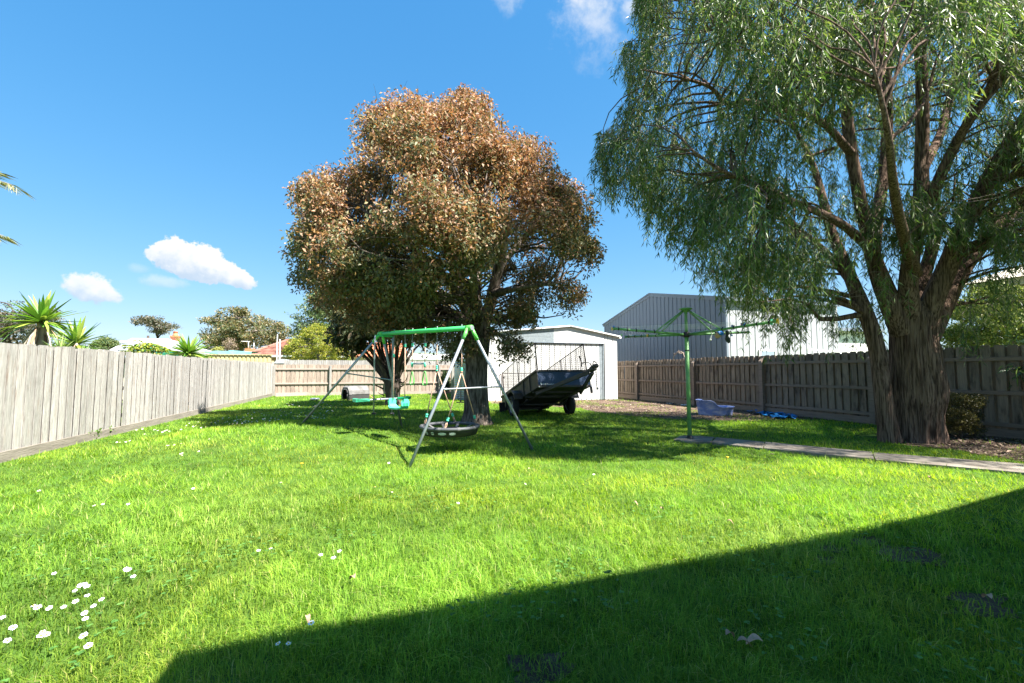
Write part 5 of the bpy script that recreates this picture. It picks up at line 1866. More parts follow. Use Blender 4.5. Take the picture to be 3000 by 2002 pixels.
for nm, top, foot, s in (('NL', SB + bd * 0.06, NL, -1), ('NR', SB + bd * 0.03, NR, 1), ('FL', SA - bd * 0.05, FL, -1), ('FR', SA - bd * 0.05, FR, 1)):
    a = top + sd_ * 0.03 * s + np.array([0, 0, -0.01])
    d = unit(foot - a)
    f2 = foot + d * 0.05
    legs[nm] = (a, foot)
    MB().tube([a + d * 0.05, f2], 0.0215, 14).build('leg', M['galv'], ss)
    mb = MB()
    mb.tube([a, a + d * 0.19], 0.028, 14)
    u = unit(np.cross(d, bd))
    for q in (0.09, 0.15):
        mb.cm = 1
        mb.tube([a + d * q - bd * 0.032, a + d * q + bd * 0.032], 0.007, 6)
        mb.cm = 0
    mb.build('leg_collar', [M['lime'], M['galv']], ss)
for s_, top in ((SB + bd * 0.05, 1), (SA - bd * 0.05, 1)):
    MB().lathe(s_ - bd * 0.06, [(0.038, 0), (0.044, 0.004), (0.044, 0.12), (0.038, 0.124)], 16, bd).build('beam_bracket', M['lime'], ss)
for l, r, yl, yr_ in (('NL', 'NR', 1141, 1133), ('FL', 'FR', 1094, 1114)):
    p, q = on_seg_px(*legs[l], yl), on_seg_px(*legs[r], yr_)
    w = unit(np.cross(q - p, [0, 0, 1.0])) * 0.024
    if np.dot(w, CAM - p) < 0:
        w = -w
    mb = MB()
    mb.tube([p + w, p + w + (q - p) * 0.05, p + w + (q - p) * 0.08, p + w + (q - p) * 0.92, p + w + (q - p) * 0.95, q + w], [0.010, 0.018, 0.0125, 0.0125, 0.018, 0.010], 10)
    mb.build('cross_brace', M['galv'], ss)


def beam_at(px):
    lo, hi = 0.0, 1.0
    for _ in range(40):
        m = (lo + hi) / 2
        if proj(SB + (SA - SB) * m)[0] > px:
            lo = m
        else:
            hi = m
    return SB + (SA - SB) * lo


def chain_links(mb, p0, p1, link=0.034, r=0.0032, w=0.010):
    p0, p1 = np.asarray(p0, float), np.asarray(p1, float)
    d = p1 - p0
    L = np.linalg.norm(d)
    d /= L
    a = unit(np.cross(d, [0.3, 0.9, 0.2]))
    b = np.cross(d, a)
    k = max(2, int(L / (link * 0.78)))
    for i in range(k):
        c = p0 + d * L * (i + 0.5) / k
        mb.torus(c, d, a if i % 2 else b, link / 2, r, 10, 5, w)


def hang(mb_rope, par, mb_chain, bp, end, chain_len, clip_px_y=None, r=0.008):
    """chain then rope from the beam to end"""
    top = bp - np.array([0, 0, 0.037])
    MB().tube([bp + [0, 0, 0.055], bp - [0, 0, 0.06]], 0.006, 6).sphere(bp + [0, 0, 0.052], 0.011, 8, 5).build('hanger_bolt', M['galv'], par)
    d = unit(end - top)
    L = np.linalg.norm(end - top)
    c1 = top + d * chain_len
    chain_links(mb_chain, top - [0, 0, 0.01], c1)
    mb_rope.tube([c1, c1 + d * (L - chain_len) * 0.5 + [0.002, 0.001, 0], end], r, 8)
    if clip_px_y is not None:
        for yy in (clip_px_y if isinstance(clip_px_y, (list, tuple)) else [clip_px_y]):
            q = on_seg_px(c1, end, yy)
            MB().lathe(q - d * 0.028, [(0.011, 0), (0.019, 0.004), (0.019, 0.024), (0.015, 0.028), (0.019, 0.032), (0.019, 0.052), (0.011, 0.056)], 10, d).build('rope_clip', M['mint'], par)


# --- moulded seat swing
b1, b2 = beam_at(1155), beam_at(1187)
e1, e2 = on_seg_px(b1, b1 - [0, 0, 2.0], 1177), on_seg_px(b2, b2 - [0, 0, 2.0], 1176)
sw = thing('swing', 'mint green moulded child swing seat hanging on ropes near the glider', 'swing', (b1 + b2) / 2 * [1, 1, 0] + [0, 0, 1.9], 'swings hanging from the green beam')
ro, ch = MB(), MB()
hang(ro, sw, ch, b1, e1 + [0.004, 0, 0.02], 0.18, 1042)
hang(ro, sw, ch, b2, e2 + [0.01, 0, 0.02], 0.18, 1013)
ro.build('rope', M['rope'], sw)
ch.build('chain', M['chain'], sw)
ax = unit((e2 - e1) * [1, 1, 0])
ay = np.cross([0, 0, 1.0], ax)
W_ = np.linalg.norm((e2 - e1)[:2])
c0 = (e1 + e2) / 2
mb = MB()
mb.cs = True
prof = []
for k in range(21):
    t = k / 20
    ang = -PI * (0.08 + 0.84 * t)
    sx = -math.copysign(abs(math.cos(ang)) ** 0.45, -math.cos(ang)) * (W_ / 2 + 0.03)
    szz = -abs(math.sin(ang)) ** 0.5 * 0.15
    prof.append((sx, szz))
depth_prof = [0.05 + 0.055 * math.sin(PI * k / 20) ** 0.5 for k in range(21)]
V = []
for (sx, szz), dp in zip(prof, depth_prof):
    for yy, zz in ((-dp, 0.012), (-dp, -0.012), (dp, -0.012), (dp, 0.012)):
        V.append(c0 + ax * sx + ay * yy + np.array([0, 0, szz + zz + 0.03]))
F = [(4 * i + j, 4 * i + (j + 1) % 4, 4 * i + 4 + (j + 1) % 4, 4 * i + 4 + j) for i in range(20) for j in range(4)] + [(3, 2, 1, 0), (80, 81, 82, 83)]
mb.cs = False
mb.add(V, F)
seat = mb.build('seat', M['mint'], sw)
for s, e in ((-1, e1), (1, e2)):
    q = c0 + ax * s * (W_ / 2 + 0.025)
    m2 = MB()
    m2.prism([q - ay * 0.075 + [0, 0, -0.07], q + ay * 0.075 + [0, 0, -0.07], q + ay * 0.085 + [0, 0, 0.0], q + ay * 0.05 + [0, 0, 0.05], q - ay * 0.05 + [0, 0, 0.05], q - ay * 0.085 + [0, 0, 0.0]], ax * s * 0.014)
    m2.build('side_grip', M['mint'], seat)
    m3 = MB()
    for k in range(4):
        m3.box(q - ay * (0.045 - 0.03 * k) + ax * s * 0.018 + np.array([0, 0, -0.045]), (0.008, 0.012, 0.05), (ax, ay, (0, 0, 1.0)))
    m3.build('grip_rib', M['mint_dark'], seat)

# --- trapeze bar with rings
b1, b2 = beam_at(1209), beam_at(1246)
e1, e2 = on_seg_px(b1, b1 - [0, 0, 1.5], 1066), on_seg_px(b2, b2 - [0, 0, 1.5], 1066)
tz = thing('trapeze', 'trapeze bar with two lime green hand rings hanging from the middle of the green beam', 'trapeze', (b1 + b2) / 2 * [1, 1, 0] + [0, 0, 1.9], 'swings hanging from the green beam')
ro, ch = MB(), MB()
hang(ro, tz, ch, b1, e1, 0.16, 1011)
hang(ro, tz, ch, b2, e2, 0.14, 1011)
ax = unit(e2 - e1)
MB().tube([e1 - ax * 0.02, e2 + ax * 0.02], 0.014, 10).build('bar', M['galv'], tz)
for e, yr0, yr1 in ((e1, 1092, 1127), (e2, 1090, 1129)):
    MB().lathe(e - [0, 0, 0.055], [(0.010, 0), (0.020, 0.006), (0.020, 0.07), (0.010, 0.078)], 10).build('rope_clip', M['mint'], tz)
    rt = on_seg_px(e, e - [0, 0, 1.0], yr0)
    rb = on_seg_px(e, e - [0, 0, 1.0], yr1)
    ro.tube([e, rt], 0.007, 6)
    h = rt[2] - rb[2]
    pts = []
    for x_, z_ in ((0.0, 0.0), (0.018, -0.03), (0.048, -0.60), (0.056, -0.80), (0.040, -0.97), (0, -1.0), (-0.040, -0.97), (-0.056, -0.80), (-0.048, -0.60), (-0.018, -0.03), (0.0, 0.0)):
        pts.append(rt + ax * x_ * (h / 0.21) + np.array([0, 0, z_ * h]))
    m2 = MB()
    m2.tube(smooth_path(np.array(pts), 4), 0.0105, 8)
    m2.build('hand_ring', M['lime'], tz)
ro.build('rope', M['rope'], tz)
ch.build('chain', M['chain'], tz)

# --- round nest swing
b1, b2 = beam_at(1281), beam_at(1353)
nc = at_z(1318, 1249, depth_of((b1 + b2) / 2))
ns = thing('nest_swing', 'round black and grey nest swing with pinkish ropes under the near end of the beam', 'swing', nc * [1, 1, 0] + [0, 0, nc[2]], 'swings hanging from the green beam')
RN = 0.445
ax = unit((b1 - b2) * [1, 1, 0])
ay = np.cross([0, 0, 1.0], ax)
tilt = unit(np.array([ax[0], ax[1], 0.0]))
MB().torus(nc, ax, ay, RN, 0.026, 56, 12).build('rim', M['grey_foam'], ns)
for k in range(10):
    a = 2 * PI * k / 10 + 0.2
    d = math.cos(a) * ax + math.sin(a) * ay
    tn = -math.sin(a) * ax + math.cos(a) * ay
    m2 = MB()
    V = []
    for j in range(11):
        q = 2 * PI * j / 11
        V += [nc + d * RN + (math.cos(q) * d + np.array([0, 0, math.sin(q)])) * 0.0285 + tn * w for w in (-0.024, 0.024)]
    m2.add(V, [(2 * j, 2 * j + 1, (2 * j + 3) % 22, (2 * j + 2) % 22) for j in range(11)])
    p0, p1 = nc + d * (RN - 0.02), nc + d * 0.30 - np.array([0, 0, 0.055])
    m2.prism([p0 - tn * 0.022, p0 + tn * 0.022, p1 + tn * 0.022, p1 - tn * 0.022], (0, 0, -0.003))
    m2.build('strap', M['strap'], ns)
m2 = MB()
V, F = [], []
rr = [0.0, 0.12, 0.22, 0.30, 0.34]
zz = [-0.085, -0.08, -0.07, -0.056, -0.05]
for r_, z_ in zip(rr, zz):
    V += [nc + (math.cos(t) * ax + math.sin(t) * ay) * r_ + np.array([0, 0, z_ + 0.006 * math.sin(5 * t + r_ * 20)]) for t in np.arange(32) * 2 * PI / 32]
F = [(k * 32 + i, k * 32 + (i + 1) % 32, (k + 1) * 32 + (i + 1) % 32, (k + 1) * 32 + i) for k in range(4) for i in range(32)]
m2.cs = True
m2.add(V, F)
m2.build('mat', M['black_fabric'], ns)
# fabric skirt below the rim on the near side
m2 = MB()
V = []
NS = 48
for i in range(NS):
    t = 2 * PI * i / NS
    d = math.cos(t) * ax + math.sin(t) * ay
    V += [nc + d * (RN + 0.012) + [0, 0, -0.02], nc + d * (RN - 0.03) + [0, 0, -0.115], nc + d * (RN - 0.10) + [0, 0, -0.13]]
F = []
for i in range(NS):
    j = (i + 1) % NS
    t = 2 * PI * (i + 0.5) / NS
    d = math.cos(t) * ax + math.sin(t) * ay
    if np.dot(d, CZ) < 0.15:
        F += [(3 * i, 3 * j, 3 * j + 1, 3 * i + 1), (3 * i + 1, 3 * j + 1, 3 * j + 2, 3 * i + 2)]
m2.cs = True
m2.add(V, F)
skirt = m2.build('skirt', M['black_fabric'], ns)


def text_mesh(txt, size, origin, ux, uy, depth, name, material, parent):
    cu = bpy.data.curves.new(name, 'FONT')
    cu.body = txt
    cu.size = size
    cu.extrude = depth
    ob = bpy.data.objects.new('tmp', cu)
    COL.objects.link(ob)
    dg = bpy.context.evaluated_depsgraph_get()
    dg.update()
    me = bpy.data.meshes.new_from_object(ob.evaluated_get(dg))
    bpy.data.objects.remove(ob)
    me.name = name
    ux, uy = unit(np.asarray(ux, float)), unit(np.asarray(uy, float))
    uz = np.cross(ux, uy)
    o0 = wloc(parent)
    for v in me.vertices:
        p = np.asarray(origin) + ux * v.co.x + uy * v.co.y + uz * v.co.z
        v.co = (p[0] - o0.x, p[1] - o0.y, p[2] - o0.z)
    me.materials.clear()
    me.materials.append(material)
    return link(name, me, parent)


def skirt_frame(px):
    """point and axes on the near side of the skirt at a picture column"""
    best = None
    for t in np.linspace(0, 2 * PI, 721):
        d = math.cos(t) * ax + math.sin(t) * ay
        if np.dot(d, CZ) > 0:
            continue
        P = nc + d * (RN - 0.004) + np.array([0, 0, -0.06])
        e = abs(proj(P)[0] - px)
        if best is None or e < best[0]:
            best = (e, P, d)
    _, P, d = best
    up = unit(d * 0.042 + np.array([0, 0, 0.095]))
    rt = np.cross(up, d)
    rt = unit(rt)
    if np.dot(rt, CX) < 0:
        rt = -rt
    nrm = np.cross(rt, up)
    if np.dot(nrm, d) < 0:
        nrm = -nrm
    return P, rt, up, nrm


def oval(px, w, h, name, m, cut=False, dz=0.0):
    P, rt, up, nr = skirt_frame(px)
    m2 = MB()
    for lo, hi in (((0.08, 0.92), (1.08, 1.92)) if cut else ((0.0, 2.0),)):
        pts = [P + nr * 0.006 + rt * math.cos(a * PI) * w / 2 + up * (math.sin(a * PI) * h / 2 + dz) for a in np.linspace(lo, hi, 14)]
        m2.add(pts, [tuple(range(len(pts)))])
    m2.build(name, m, skirt)


oval(1252, 0.05, 0.05, 'badge', M['print_grey'], True)
oval(1268, 0.062, 0.05, 'badge', M['print_grey'], True)
oval(1295, 0.125, 0.048, 'badge', M['print_grey'])
oval(1325, 0.10, 0.05, 'badge', M['print_grey'])
P, rt, up, nr = skirt_frame(1295)
text_mesh('Fami', 0.046, P + nr * 0.009 - rt * 0.055 - up * 0.016, rt + up * 0.08, up, 0.0005, 'lettering', M['print_white'], skirt)
P, rt, up, nr = skirt_frame(1325)
text_mesh('VA7', 0.036, P + nr * 0.009 - rt * 0.040 - up * 0.012, rt, up, 0.0005, 'lettering', M['print_white'], skirt)
ro, ch = MB(), MB()
for bb, yk, rim_px in ((b1, 1083, ((1238, 1242), (1334, 1231))), (b2, 1090, ((1303, 1256), (1403, 1242)))):
    K_ = on_seg_px(bb, bb - [0, 0, 1.5], yk)
    hang(ro, ns, ch, bb, K_, 0.20, [1009, yk - 7])
    ro.sphere(K_, 0.020, 8, 6)
    for xx, yy in rim_px:
        best = min(((proj(nc + (math.cos(t) * ax + math.sin(t) * ay) * RN)[0] - xx) ** 2 + (proj(nc + (math.cos(t) * ax + math.sin(t) * ay) * RN)[1] - yy) ** 2 * 6, t) for t in np.linspace(0, 2 * PI, 361))[1]
        q = nc + (math.cos(best) * ax + math.sin(best) * ay) * RN
        d = unit(K_ - q)
        sdv = unit(np.cross(d, CZ))
        sp = q + d * 0.135
        ro.tube([K_, (K_ + sp) / 2 + [0, 0, -0.004], sp], 0.0085, 8)
        ro.tube([sp, q + d * 0.07 + sdv * 0.012, q + sdv * 0.006 + d * 0.02, q + d * 0.012], 0.0065, 6)
        ro.tube([sp, q + d * 0.07 - sdv * 0.012, q - sdv * 0.006 + d * 0.02, q + d * 0.012], 0.0065, 6)
        MB().lathe(sp - d * 0.01, [(0.012, 0), (0.021, 0.004), (0.021, 0.026), (0.016, 0.030), (0.021, 0.034), (0.021, 0.058), (0.012, 0.062)], 10, d).build('rope_clip', M['mint'], ns)
ro.build('rope', M['rope'], ns)
ch.build('chain', M['chain'], ns)

# --- glider on two grey rods
bg_ = beam_at(1126)
gl = thing('glider', 'glider with green seat ends on long grey rods under the swing set beam', 'glider', bg_ * [1, 1, 0] + [0, 0, 1.9], 'swings hanging from the green beam')
mb = MB()
q1, q2 = bg_ - sd_ * 0.19, bg_ + sd_ * 0.19
q1, q2 = q1 - [0, 0, 0.045], q2 - [0, 0, 0.045]
mb.tube([q1, q2], 0.014, 8)
mb.build('hanger', M['green_paint'], gl)
for q, yb in ((q1, 1212), (q2, 1212)):
    e = on_seg_px(q, q - [0, 0, 2.2], yb)
    MB().tube([q + [0, 0, 0.0], q - sd_ * 0.005 - [0, 0, 0.10], e], 0.0135, 10).build('rod', M['galv'], gl)
    MB().tube([e - sd_ * 0.0 - bd * 0.05, e + bd * 0.05], 0.016, 8).tube([e - sd_ * 0.04, e + sd_ * 0.04], 0.014, 8).build('foot_rest', M['black_plastic'], gl)
gc = on_seg_px((q1 + q2) / 2, (q1 + q2) / 2 - [0, 0, 1.9], 1170)
MB().tube([gc - sd_ * 0.52, gc + sd_ * 0.50], 0.018, 10).build('bar', M['galv'], gl)
for s, m_ in ((-1, 'mint'), (1, 'mint_dark')):
    c = gc + sd_ * s * 0.46
    m2 = MB()
    prof = [(-0.17, 0.024), (-0.05, 0.040), (0.07, 0.048), (0.11, 0.038)]
    V = []
    for t, w in prof:
        tt = c + sd_ * s * t
        V += [tt - bd * w * 1.8 + [0, 0, 0.020 + (0.012 if t > 0 else 0)], tt + bd * w * 1.8 + [0, 0, 0.020 + (0.012 if t > 0 else 0)], tt + bd * w * 1.2 - [0, 0, 0.022], tt - bd * w * 1.2 - [0, 0, 0.022]]
    F = [(4 * i + j, 4 * i + (j + 1) % 4, 4 * i + 4 + (j + 1) % 4, 4 * i + 4 + j) for i in range(3) for j in range(4)] + [(3, 2, 1, 0), (12, 13, 14, 15)]
    m2.add(V, F)
    m2.build('seat', M[m_], gl)

# --- rope ladder with wooden rungs beside the trunk
zt_ = 10.9
rl = thing('rope_ladder', 'rope with small wooden rungs hanging left of the coppery tree trunk', 'rope ladder', at_z(1348, 1178, zt_) * [1, 1, 0] + [0, 0, 2.4])
ro = MB()
top_ = at_z(1352, 985, zt_)
for dx_ in (0,):
    ro.tube([top_, at_z(1350, 1080, zt_), at_z(1350, 1179, zt_)], 0.010, 6)
ro.build('rope', M['rope'], rl)
for yy, w in ((1141, 0.17), (1179, 0.20)):
    c = at_z(1350, yy, zt_)
    MB().box(c, (w, 0.09, 0.022), (CX, np.cross([0, 0, 1.0], CX), (0, 0, 1.0)), bevel=0.004).build('rung', M['wood'], rl)
    MB().box(c + [0, 0, 0.024], (w * 0.45, 0.035, 0.022), (np.cross([0, 0, 1.0], CX), CX, (0, 0, 1.0)), bevel=0.004).build('rung_block', M['wood'], rl)


# ================================================================== BOX TRAILER
def trailer():
    TX, TY, TZ, yaw, pt, W, L1, L2, H, CH = 4.622, 12.317, 0.431, 0.006, 0.254, 1.445, 1.722, 1.593, 0.398, 0.731
    f = np.array([math.sin(yaw) * math.cos(pt), -math.cos(yaw) * math.cos(pt), math.sin(pt)])
    r = np.array([math.cos(yaw), math.sin(yaw), 0])
    u = np.cross(r, f) * -1
    if u[2] < 0:
        u = -u
    T = np.array([TX, TY, TZ])
    A = (r, f, u)
    t = thing('box_trailer', 'dark blue box trailer with mesh cage, tipped back before the white garage', 'trailer', (TX, TY, 0))

    def P(a, b, c):
        return T + r * a + f * b + u * c
    hw = W / 2
    # panels
    MB().box(P(0, (L1 - L2) / 2, 0.0), (W, L1 + L2, 0.012), A).build('floor', M['underfloor'], t)
    fp = MB()
    fp.box(P(0, L1 - 0.01, H / 2), (W - 0.006, 0.014, H), A)
    fpo = fp.build('front_panel', M['trailer_blue'], t)
    MB().box(P(0, -L2 + 0.01, H / 2), (W - 0.006, 0.016, H), A).build('tailgate', M['trailer_blue'], t)
    for s in (-1, 1):
        MB().box(P(s * (hw - 0.004), (L1 - L2) / 2, H / 2), (0.012, L1 + L2, H), A).build('side_panel', M['trailer_steel'], t)
        MB().box(P(s * (hw + 0.006), (L1 - L2) / 2, H + 0.012), (0.055, L1 + L2 + 0.05, 0.04), A).build('top_rail', M['trailer_steel'], t)
        for b in (-1.15, -0.55, 0.62, 1.15):
            MB().box(P(s * (hw + 0.016), b, H / 2), (0.03, 0.05, H - 0.02), A).build('side_rib', M['trailer_steel'], t)
        # angular mudguard
        mg = MB()
        pts = [(-0.46, -0.10), (-0.40, 0.10), (-0.16, 0.235), (0.20, 0.235), (0.42, 0.10), (0.47, -0.06)]
        x0, x1 = s * (hw + 0.008), s * (hw + 0.235)
        for (b0, c0), (b1, c1) in zip(pts[:-1], pts[1:]):
            n_ = unit(np.array([-(c1 - c0), (b1 - b0)]))
            q = [(b0, c0), (b1, c1), (b1 + n_[0] * 0.010, c1 + n_[1] * 0.010), (b0 + n_[0] * 0.010, c0 + n_[1] * 0.010)]
            mg.prism([P(x0, a, c) for a, c in q], r * (x1 - x0))
            lip = [(b0, c0), (b1, c1), (b1 - n_[0] * 0.03, c1 - n_[1] * 0.03), (b0 - n_[0] * 0.03, c0 - n_[1] * 0.03)]
            mg.prism([P(x1, a, c) for a, c in lip], r * 0.006 * s)
        mg.build('mudguard', M['trailer_steel'], t)
    MB().box(P(0, L1 + 0.004, H + 0.012), (W + 0.06, 0.05, 0.04), A).build('top_rail', M['trailer_steel'], t)
    MB().box(P(0, L1 + 0.004, 0.012), (W + 0.01, 0.03, 0.05), A).build('bottom_rail', M['trailer_steel'], t)
    MB().box(P(0, -L2 - 0.004, H + 0.012), (W + 0.06, 0.05, 0.04), A).build('top_rail', M['trailer_steel'], t)
    # lamps
    for s in (-1, 1):
        MB().lathe(P(s * (hw - 0.02), L1 + 0.02, -0.005), [(0.018, 0), (0.018, 0.014), (0.0, 0.02)], 10, f).build('marker_lamp', M['print_white'], t)
    # chassis under the floor
    for s in (-1, 1):
        MB().bar(P(s * 0.46, -L2 + 0.05, -0.045), P(s * 0.46, L1 - 0.03, -0.045), 0.045, 0.07, u).build('chassis_rail', M['trailer_steel'], t)
    for b in (-1.2, -0.6, 0.6, 1.2):
        MB().bar(P(-hw + 0.03, b, -0.03), P(hw - 0.03, b, -0.03), 0.04, 0.05, u).build('cross_member', M['trailer_steel'], t)
    # drawbar
    tip = (0.02, L1 + 1.50, 0.03)
    for s in (-1, 1):
        MB().bar(P(s * 0.62, L1 - 0.45, -0.075), P(tip[0] + s * 0.05, tip[1] - 0.08, tip[2] - 0.02), 0.055, 0.085, u).build('drawbar', M['trailer_steel'], t)
    cp = MB()
    cp.box(P(tip[0], tip[1] - 0.02, tip[2] + 0.02), (0.14, 0.22, 0.06), A)
    cp.tube([P(tip[0], tip[1] - 0.05, tip[2] + 0.05), P(tip[0], tip[1] + 0.12, tip[2] + 0.07), P(tip[0], tip[1] + 0.22, tip[2] + 0.06)], [0.05, 0.042, 0.035], 10)
    cp.sphere(P(tip[0], tip[1] + 0.22, tip[2] + 0.045), 0.052, 10, 7)
    cpo = cp.build('coupling', M['trailer_steel'], t)
    m2 = MB()
    m2.tube(smooth_path([P(tip[0] - 0.0, tip[1] - 0.02, tip[2] + 0.09), P(tip[0] - 0.03, tip[1] - 0.02, tip[2] + 0.17), P(tip[0] - 0.15, tip[1] - 0.02, tip[2] + 0.19), P(tip[0] - 0.22, tip[1] - 0.02, tip[2] + 0.16)], 5), 0.011, 6)
    m2.tube(smooth_path([P(tip[0], tip[1] + 0.05, tip[2] + 0.10), P(tip[0] + 0.03, tip[1] + 0.06, tip[2] + 0.19), P(tip[0] + 0.10, tip[1] + 0.05, tip[2] + 0.16)], 5), 0.012, 6)
    m2.build('handbrake', M['black_plastic'], cpo)
    m2 = MB()
    cs = P(tip[0] + 0.07, tip[1] + 0.02, tip[2] - 0.02)
    chain_links(m2, cs, cs + np.array([0.03, 0, -0.36]), 0.05, 0.0055, 0.016)
    m2.sphere(cs + np.array([0.04, 0, -0.39]), 0.028, 8, 6)
    m2.build('safety_chain', M['chain'], t)
    # jockey bracket on the right of the front
    MB().box(P(hw - 0.02, L1 + 0.03, -0.10), (0.05, 0.05, 0.16), A).build('stay', M['trailer_steel'], t)
    # axle and wheels
    ac = P(0, 0.0, -0.13)
    MB().tube([ac - r * (hw + 0.05), ac + r * (hw + 0.05)], 0.026, 10).build('axle', M['trailer_steel'], t)
    for s in (-1, 1):
        sp = MB()
        sp.tube(smooth_path([P(s * 0.60, -0.45, -0.07), P(s * 0.60, 0.0, -0.16), P(s * 0.60, 0.45, -0.07)], 6), 0.022, 6)
        sp.build('leaf_spring', M['trailer_steel'], t)
    RW = 0.285
    for s in (-1, 1):
        wc = np.array([TX, TY, 0]) + r * s * (hw + 0.125) + np.array([0, ac[1] - TY, RW - 0.01])
        prof = [(0.185, -0.085), (0.225, -0.092), (0.262, -0.085), (0.279, -0.062), (RW, -0.03), (RW, 0.03), (0.279, 0.062), (0.262, 0.085), (0.225, 0.092), (0.185, 0.085), (0.185, -0.085)]
        wo = MB().lathe(wc, prof, 36, r * s).build('wheel', M['rubber'], t)
        rm = MB()
        rm.lathe(wc, [(0.188, 0.070), (0.175, 0.062), (0.165, 0.02), (0.16, -0.06)], 28, r * s)
        rm.lathe(wc, [(0.0, 0.055), (0.045, 0.052), (0.055, 0.03), (0.055, 0.0)], 16, r * s)
        e1_, e2_ = np.array([0, 1.0, 0]), np.array([0, 0, 1.0])
        for k in range(5):
            a = 2 * PI * k / 5 + 0.4
            d = math.cos(a) * e1_ + math.sin(a) * e2_
            w = -math.sin(a) * e1_ + math.cos(a) * e2_
            rm.prism([wc + d * 0.04 - w * 0.032 + r * s * 0.028, wc + d * 0.04 + w * 0.032 + r * s * 0.028, wc + d * 0.172 + w * 0.026 + r * s * 0.040, wc + d * 0.172 - w * 0.026 + r * s * 0.040], r * s * 0.014)
        rm.build('rim', M['rim'], wo)
        MB().lathe(wc, [(0.0, 0.012), (0.165, 0.010), (0.165, -0.02), (0.0, -0.02)], 24, r * s).build('brake_backing', M['dark'], wo)
    MB().box(P(-hw - 0.10, -L2 + 0.35, -0.02), (0.20, 0.02, 0.40), A).build('mudflap', M['rubber'], t)
    # cage
    cw, cb0, cb1, z0, z1 = hw - 0.04, L1 - 0.05, -L2 + 0.05, H + 0.03, H + 0.03 + CH

    def frame(a, b, c, d, nm):
        m2 = MB()
        for p, q in ((a, b), (b, c), (c, d), (d, a)):
            m2.tube([p, q], 0.0125, 6)
        return m2.build(nm, M['cage'], t)

    def mesh_fill(a, b, c, d, step, parent):
        """wires between edges a-b (bottom) and d-c (top)"""
        m2 = []
        nx = max(2, int(np.linalg.norm(b - a) / step))
        ny = max(2, int(np.linalg.norm(d - a) / step))
        for i in range(1, nx):
            k = i / nx
            m2.append((np.array([a + (b - a) * k, d + (c - d) * k]), 0.0034))
        for i in range(1, ny):
            k = i / ny
            m2.append((np.array([a + (d - a) * k, b + (c - b) * k]), 0.0034))
        o0 = np.array(wloc(parent))
        link('wire_mesh', tubes_mesh('wire_mesh', [(q - o0, rr_) for q, rr_ in m2], 4, M['cage']), parent)
    step = 0.056
    fr = frame(P(-cw, cb0, z0), P(cw, cb0, z0), P(cw, cb0, z1), P(-cw, cb0, z1), 'cage_front')
    mesh_fill(P(-cw, cb0, z0), P(cw, cb0, z0), P(cw, cb0, z1), P(-cw, cb0, z1), step, fr)
    for s in (-1, 1):
        a, b, c, d = P(s * cw, cb0 - 0.02, z0), P(s * cw, cb1 + 0.12, z0), P(s * cw, cb1 + 0.12, z1), P(s * cw, cb0 - 0.02, z1)
        fr = frame(a, b, c, d, 'cage_side')
        m2 = MB()
        m2.tube([P(s * cw, 0.1, z0), P(s * cw, 0.1, z1)], 0.010, 6)
        m2.build('upright', M['cage'], fr)
        mesh_fill(a, b, c, d, step, fr)
    zb1 = z1
    a, b, c, d = P(-cw, cb1 + 0.06, z0), P(cw, cb1 + 0.06, z0), P(cw, cb1 + 0.06, zb1), P(-cw, cb1 + 0.06, zb1)
    fr = frame(a, b, c, d, 'cage_gate')
    mesh_fill(a, b, c, d, 0.09, fr)
    frame(P(-cw - 0.02, cb1 - 0.02, z0), P(-cw - 0.02, cb1 - 0.20, z0), P(-cw - 0.02, cb1 - 0.20, z1), P(-cw - 0.02, cb1 - 0.02, z1), 'gate_latch_frame')
    MB().box(P(-cw - 0.01, cb1 + 0.25, z0 + 0.55), (0.02, 0.11, 0.05), A).build('latch', M['black_plastic'], t)
    m2 = MB()
    m2.tube([P(cw - 0.16, cb0 + 0.015, z0 + 0.36), P(cw - 0.13, cb0 + 0.02, z0 + 0.20), P(cw - 0.15, cb0 + 0.02, z0 + 0.10)], 0.014, 6)
    m2.sphere(P(cw - 0.17, cb0 + 0.015, z0 + 0.37), 0.026, 8, 6)
    m2.build('tie_strap', M['black_plastic'], t)
    # maker's lettering low on the left of the front panel
    q = P(-hw + 0.065, L1 + 0.001, 0.045)
    leafm = MB()
    pts = [(0, 0.062), (0.022, 0.055), (0.034, 0.03), (0.034, 0), (0.016, 0), (0.004, 0.012)]
    leafm.prism([q + r * a + u * b for a, b in pts], f * 0.002)
    leafm.build('maker_mark', M['print_white'], fpo)
    text_mesh("i M8 Passmore.lv", 0.062, q + r * 0.045 + f * 0.0015, r, u, 0.0006, 'lettering', M['print_white'], fpo)


trailer()


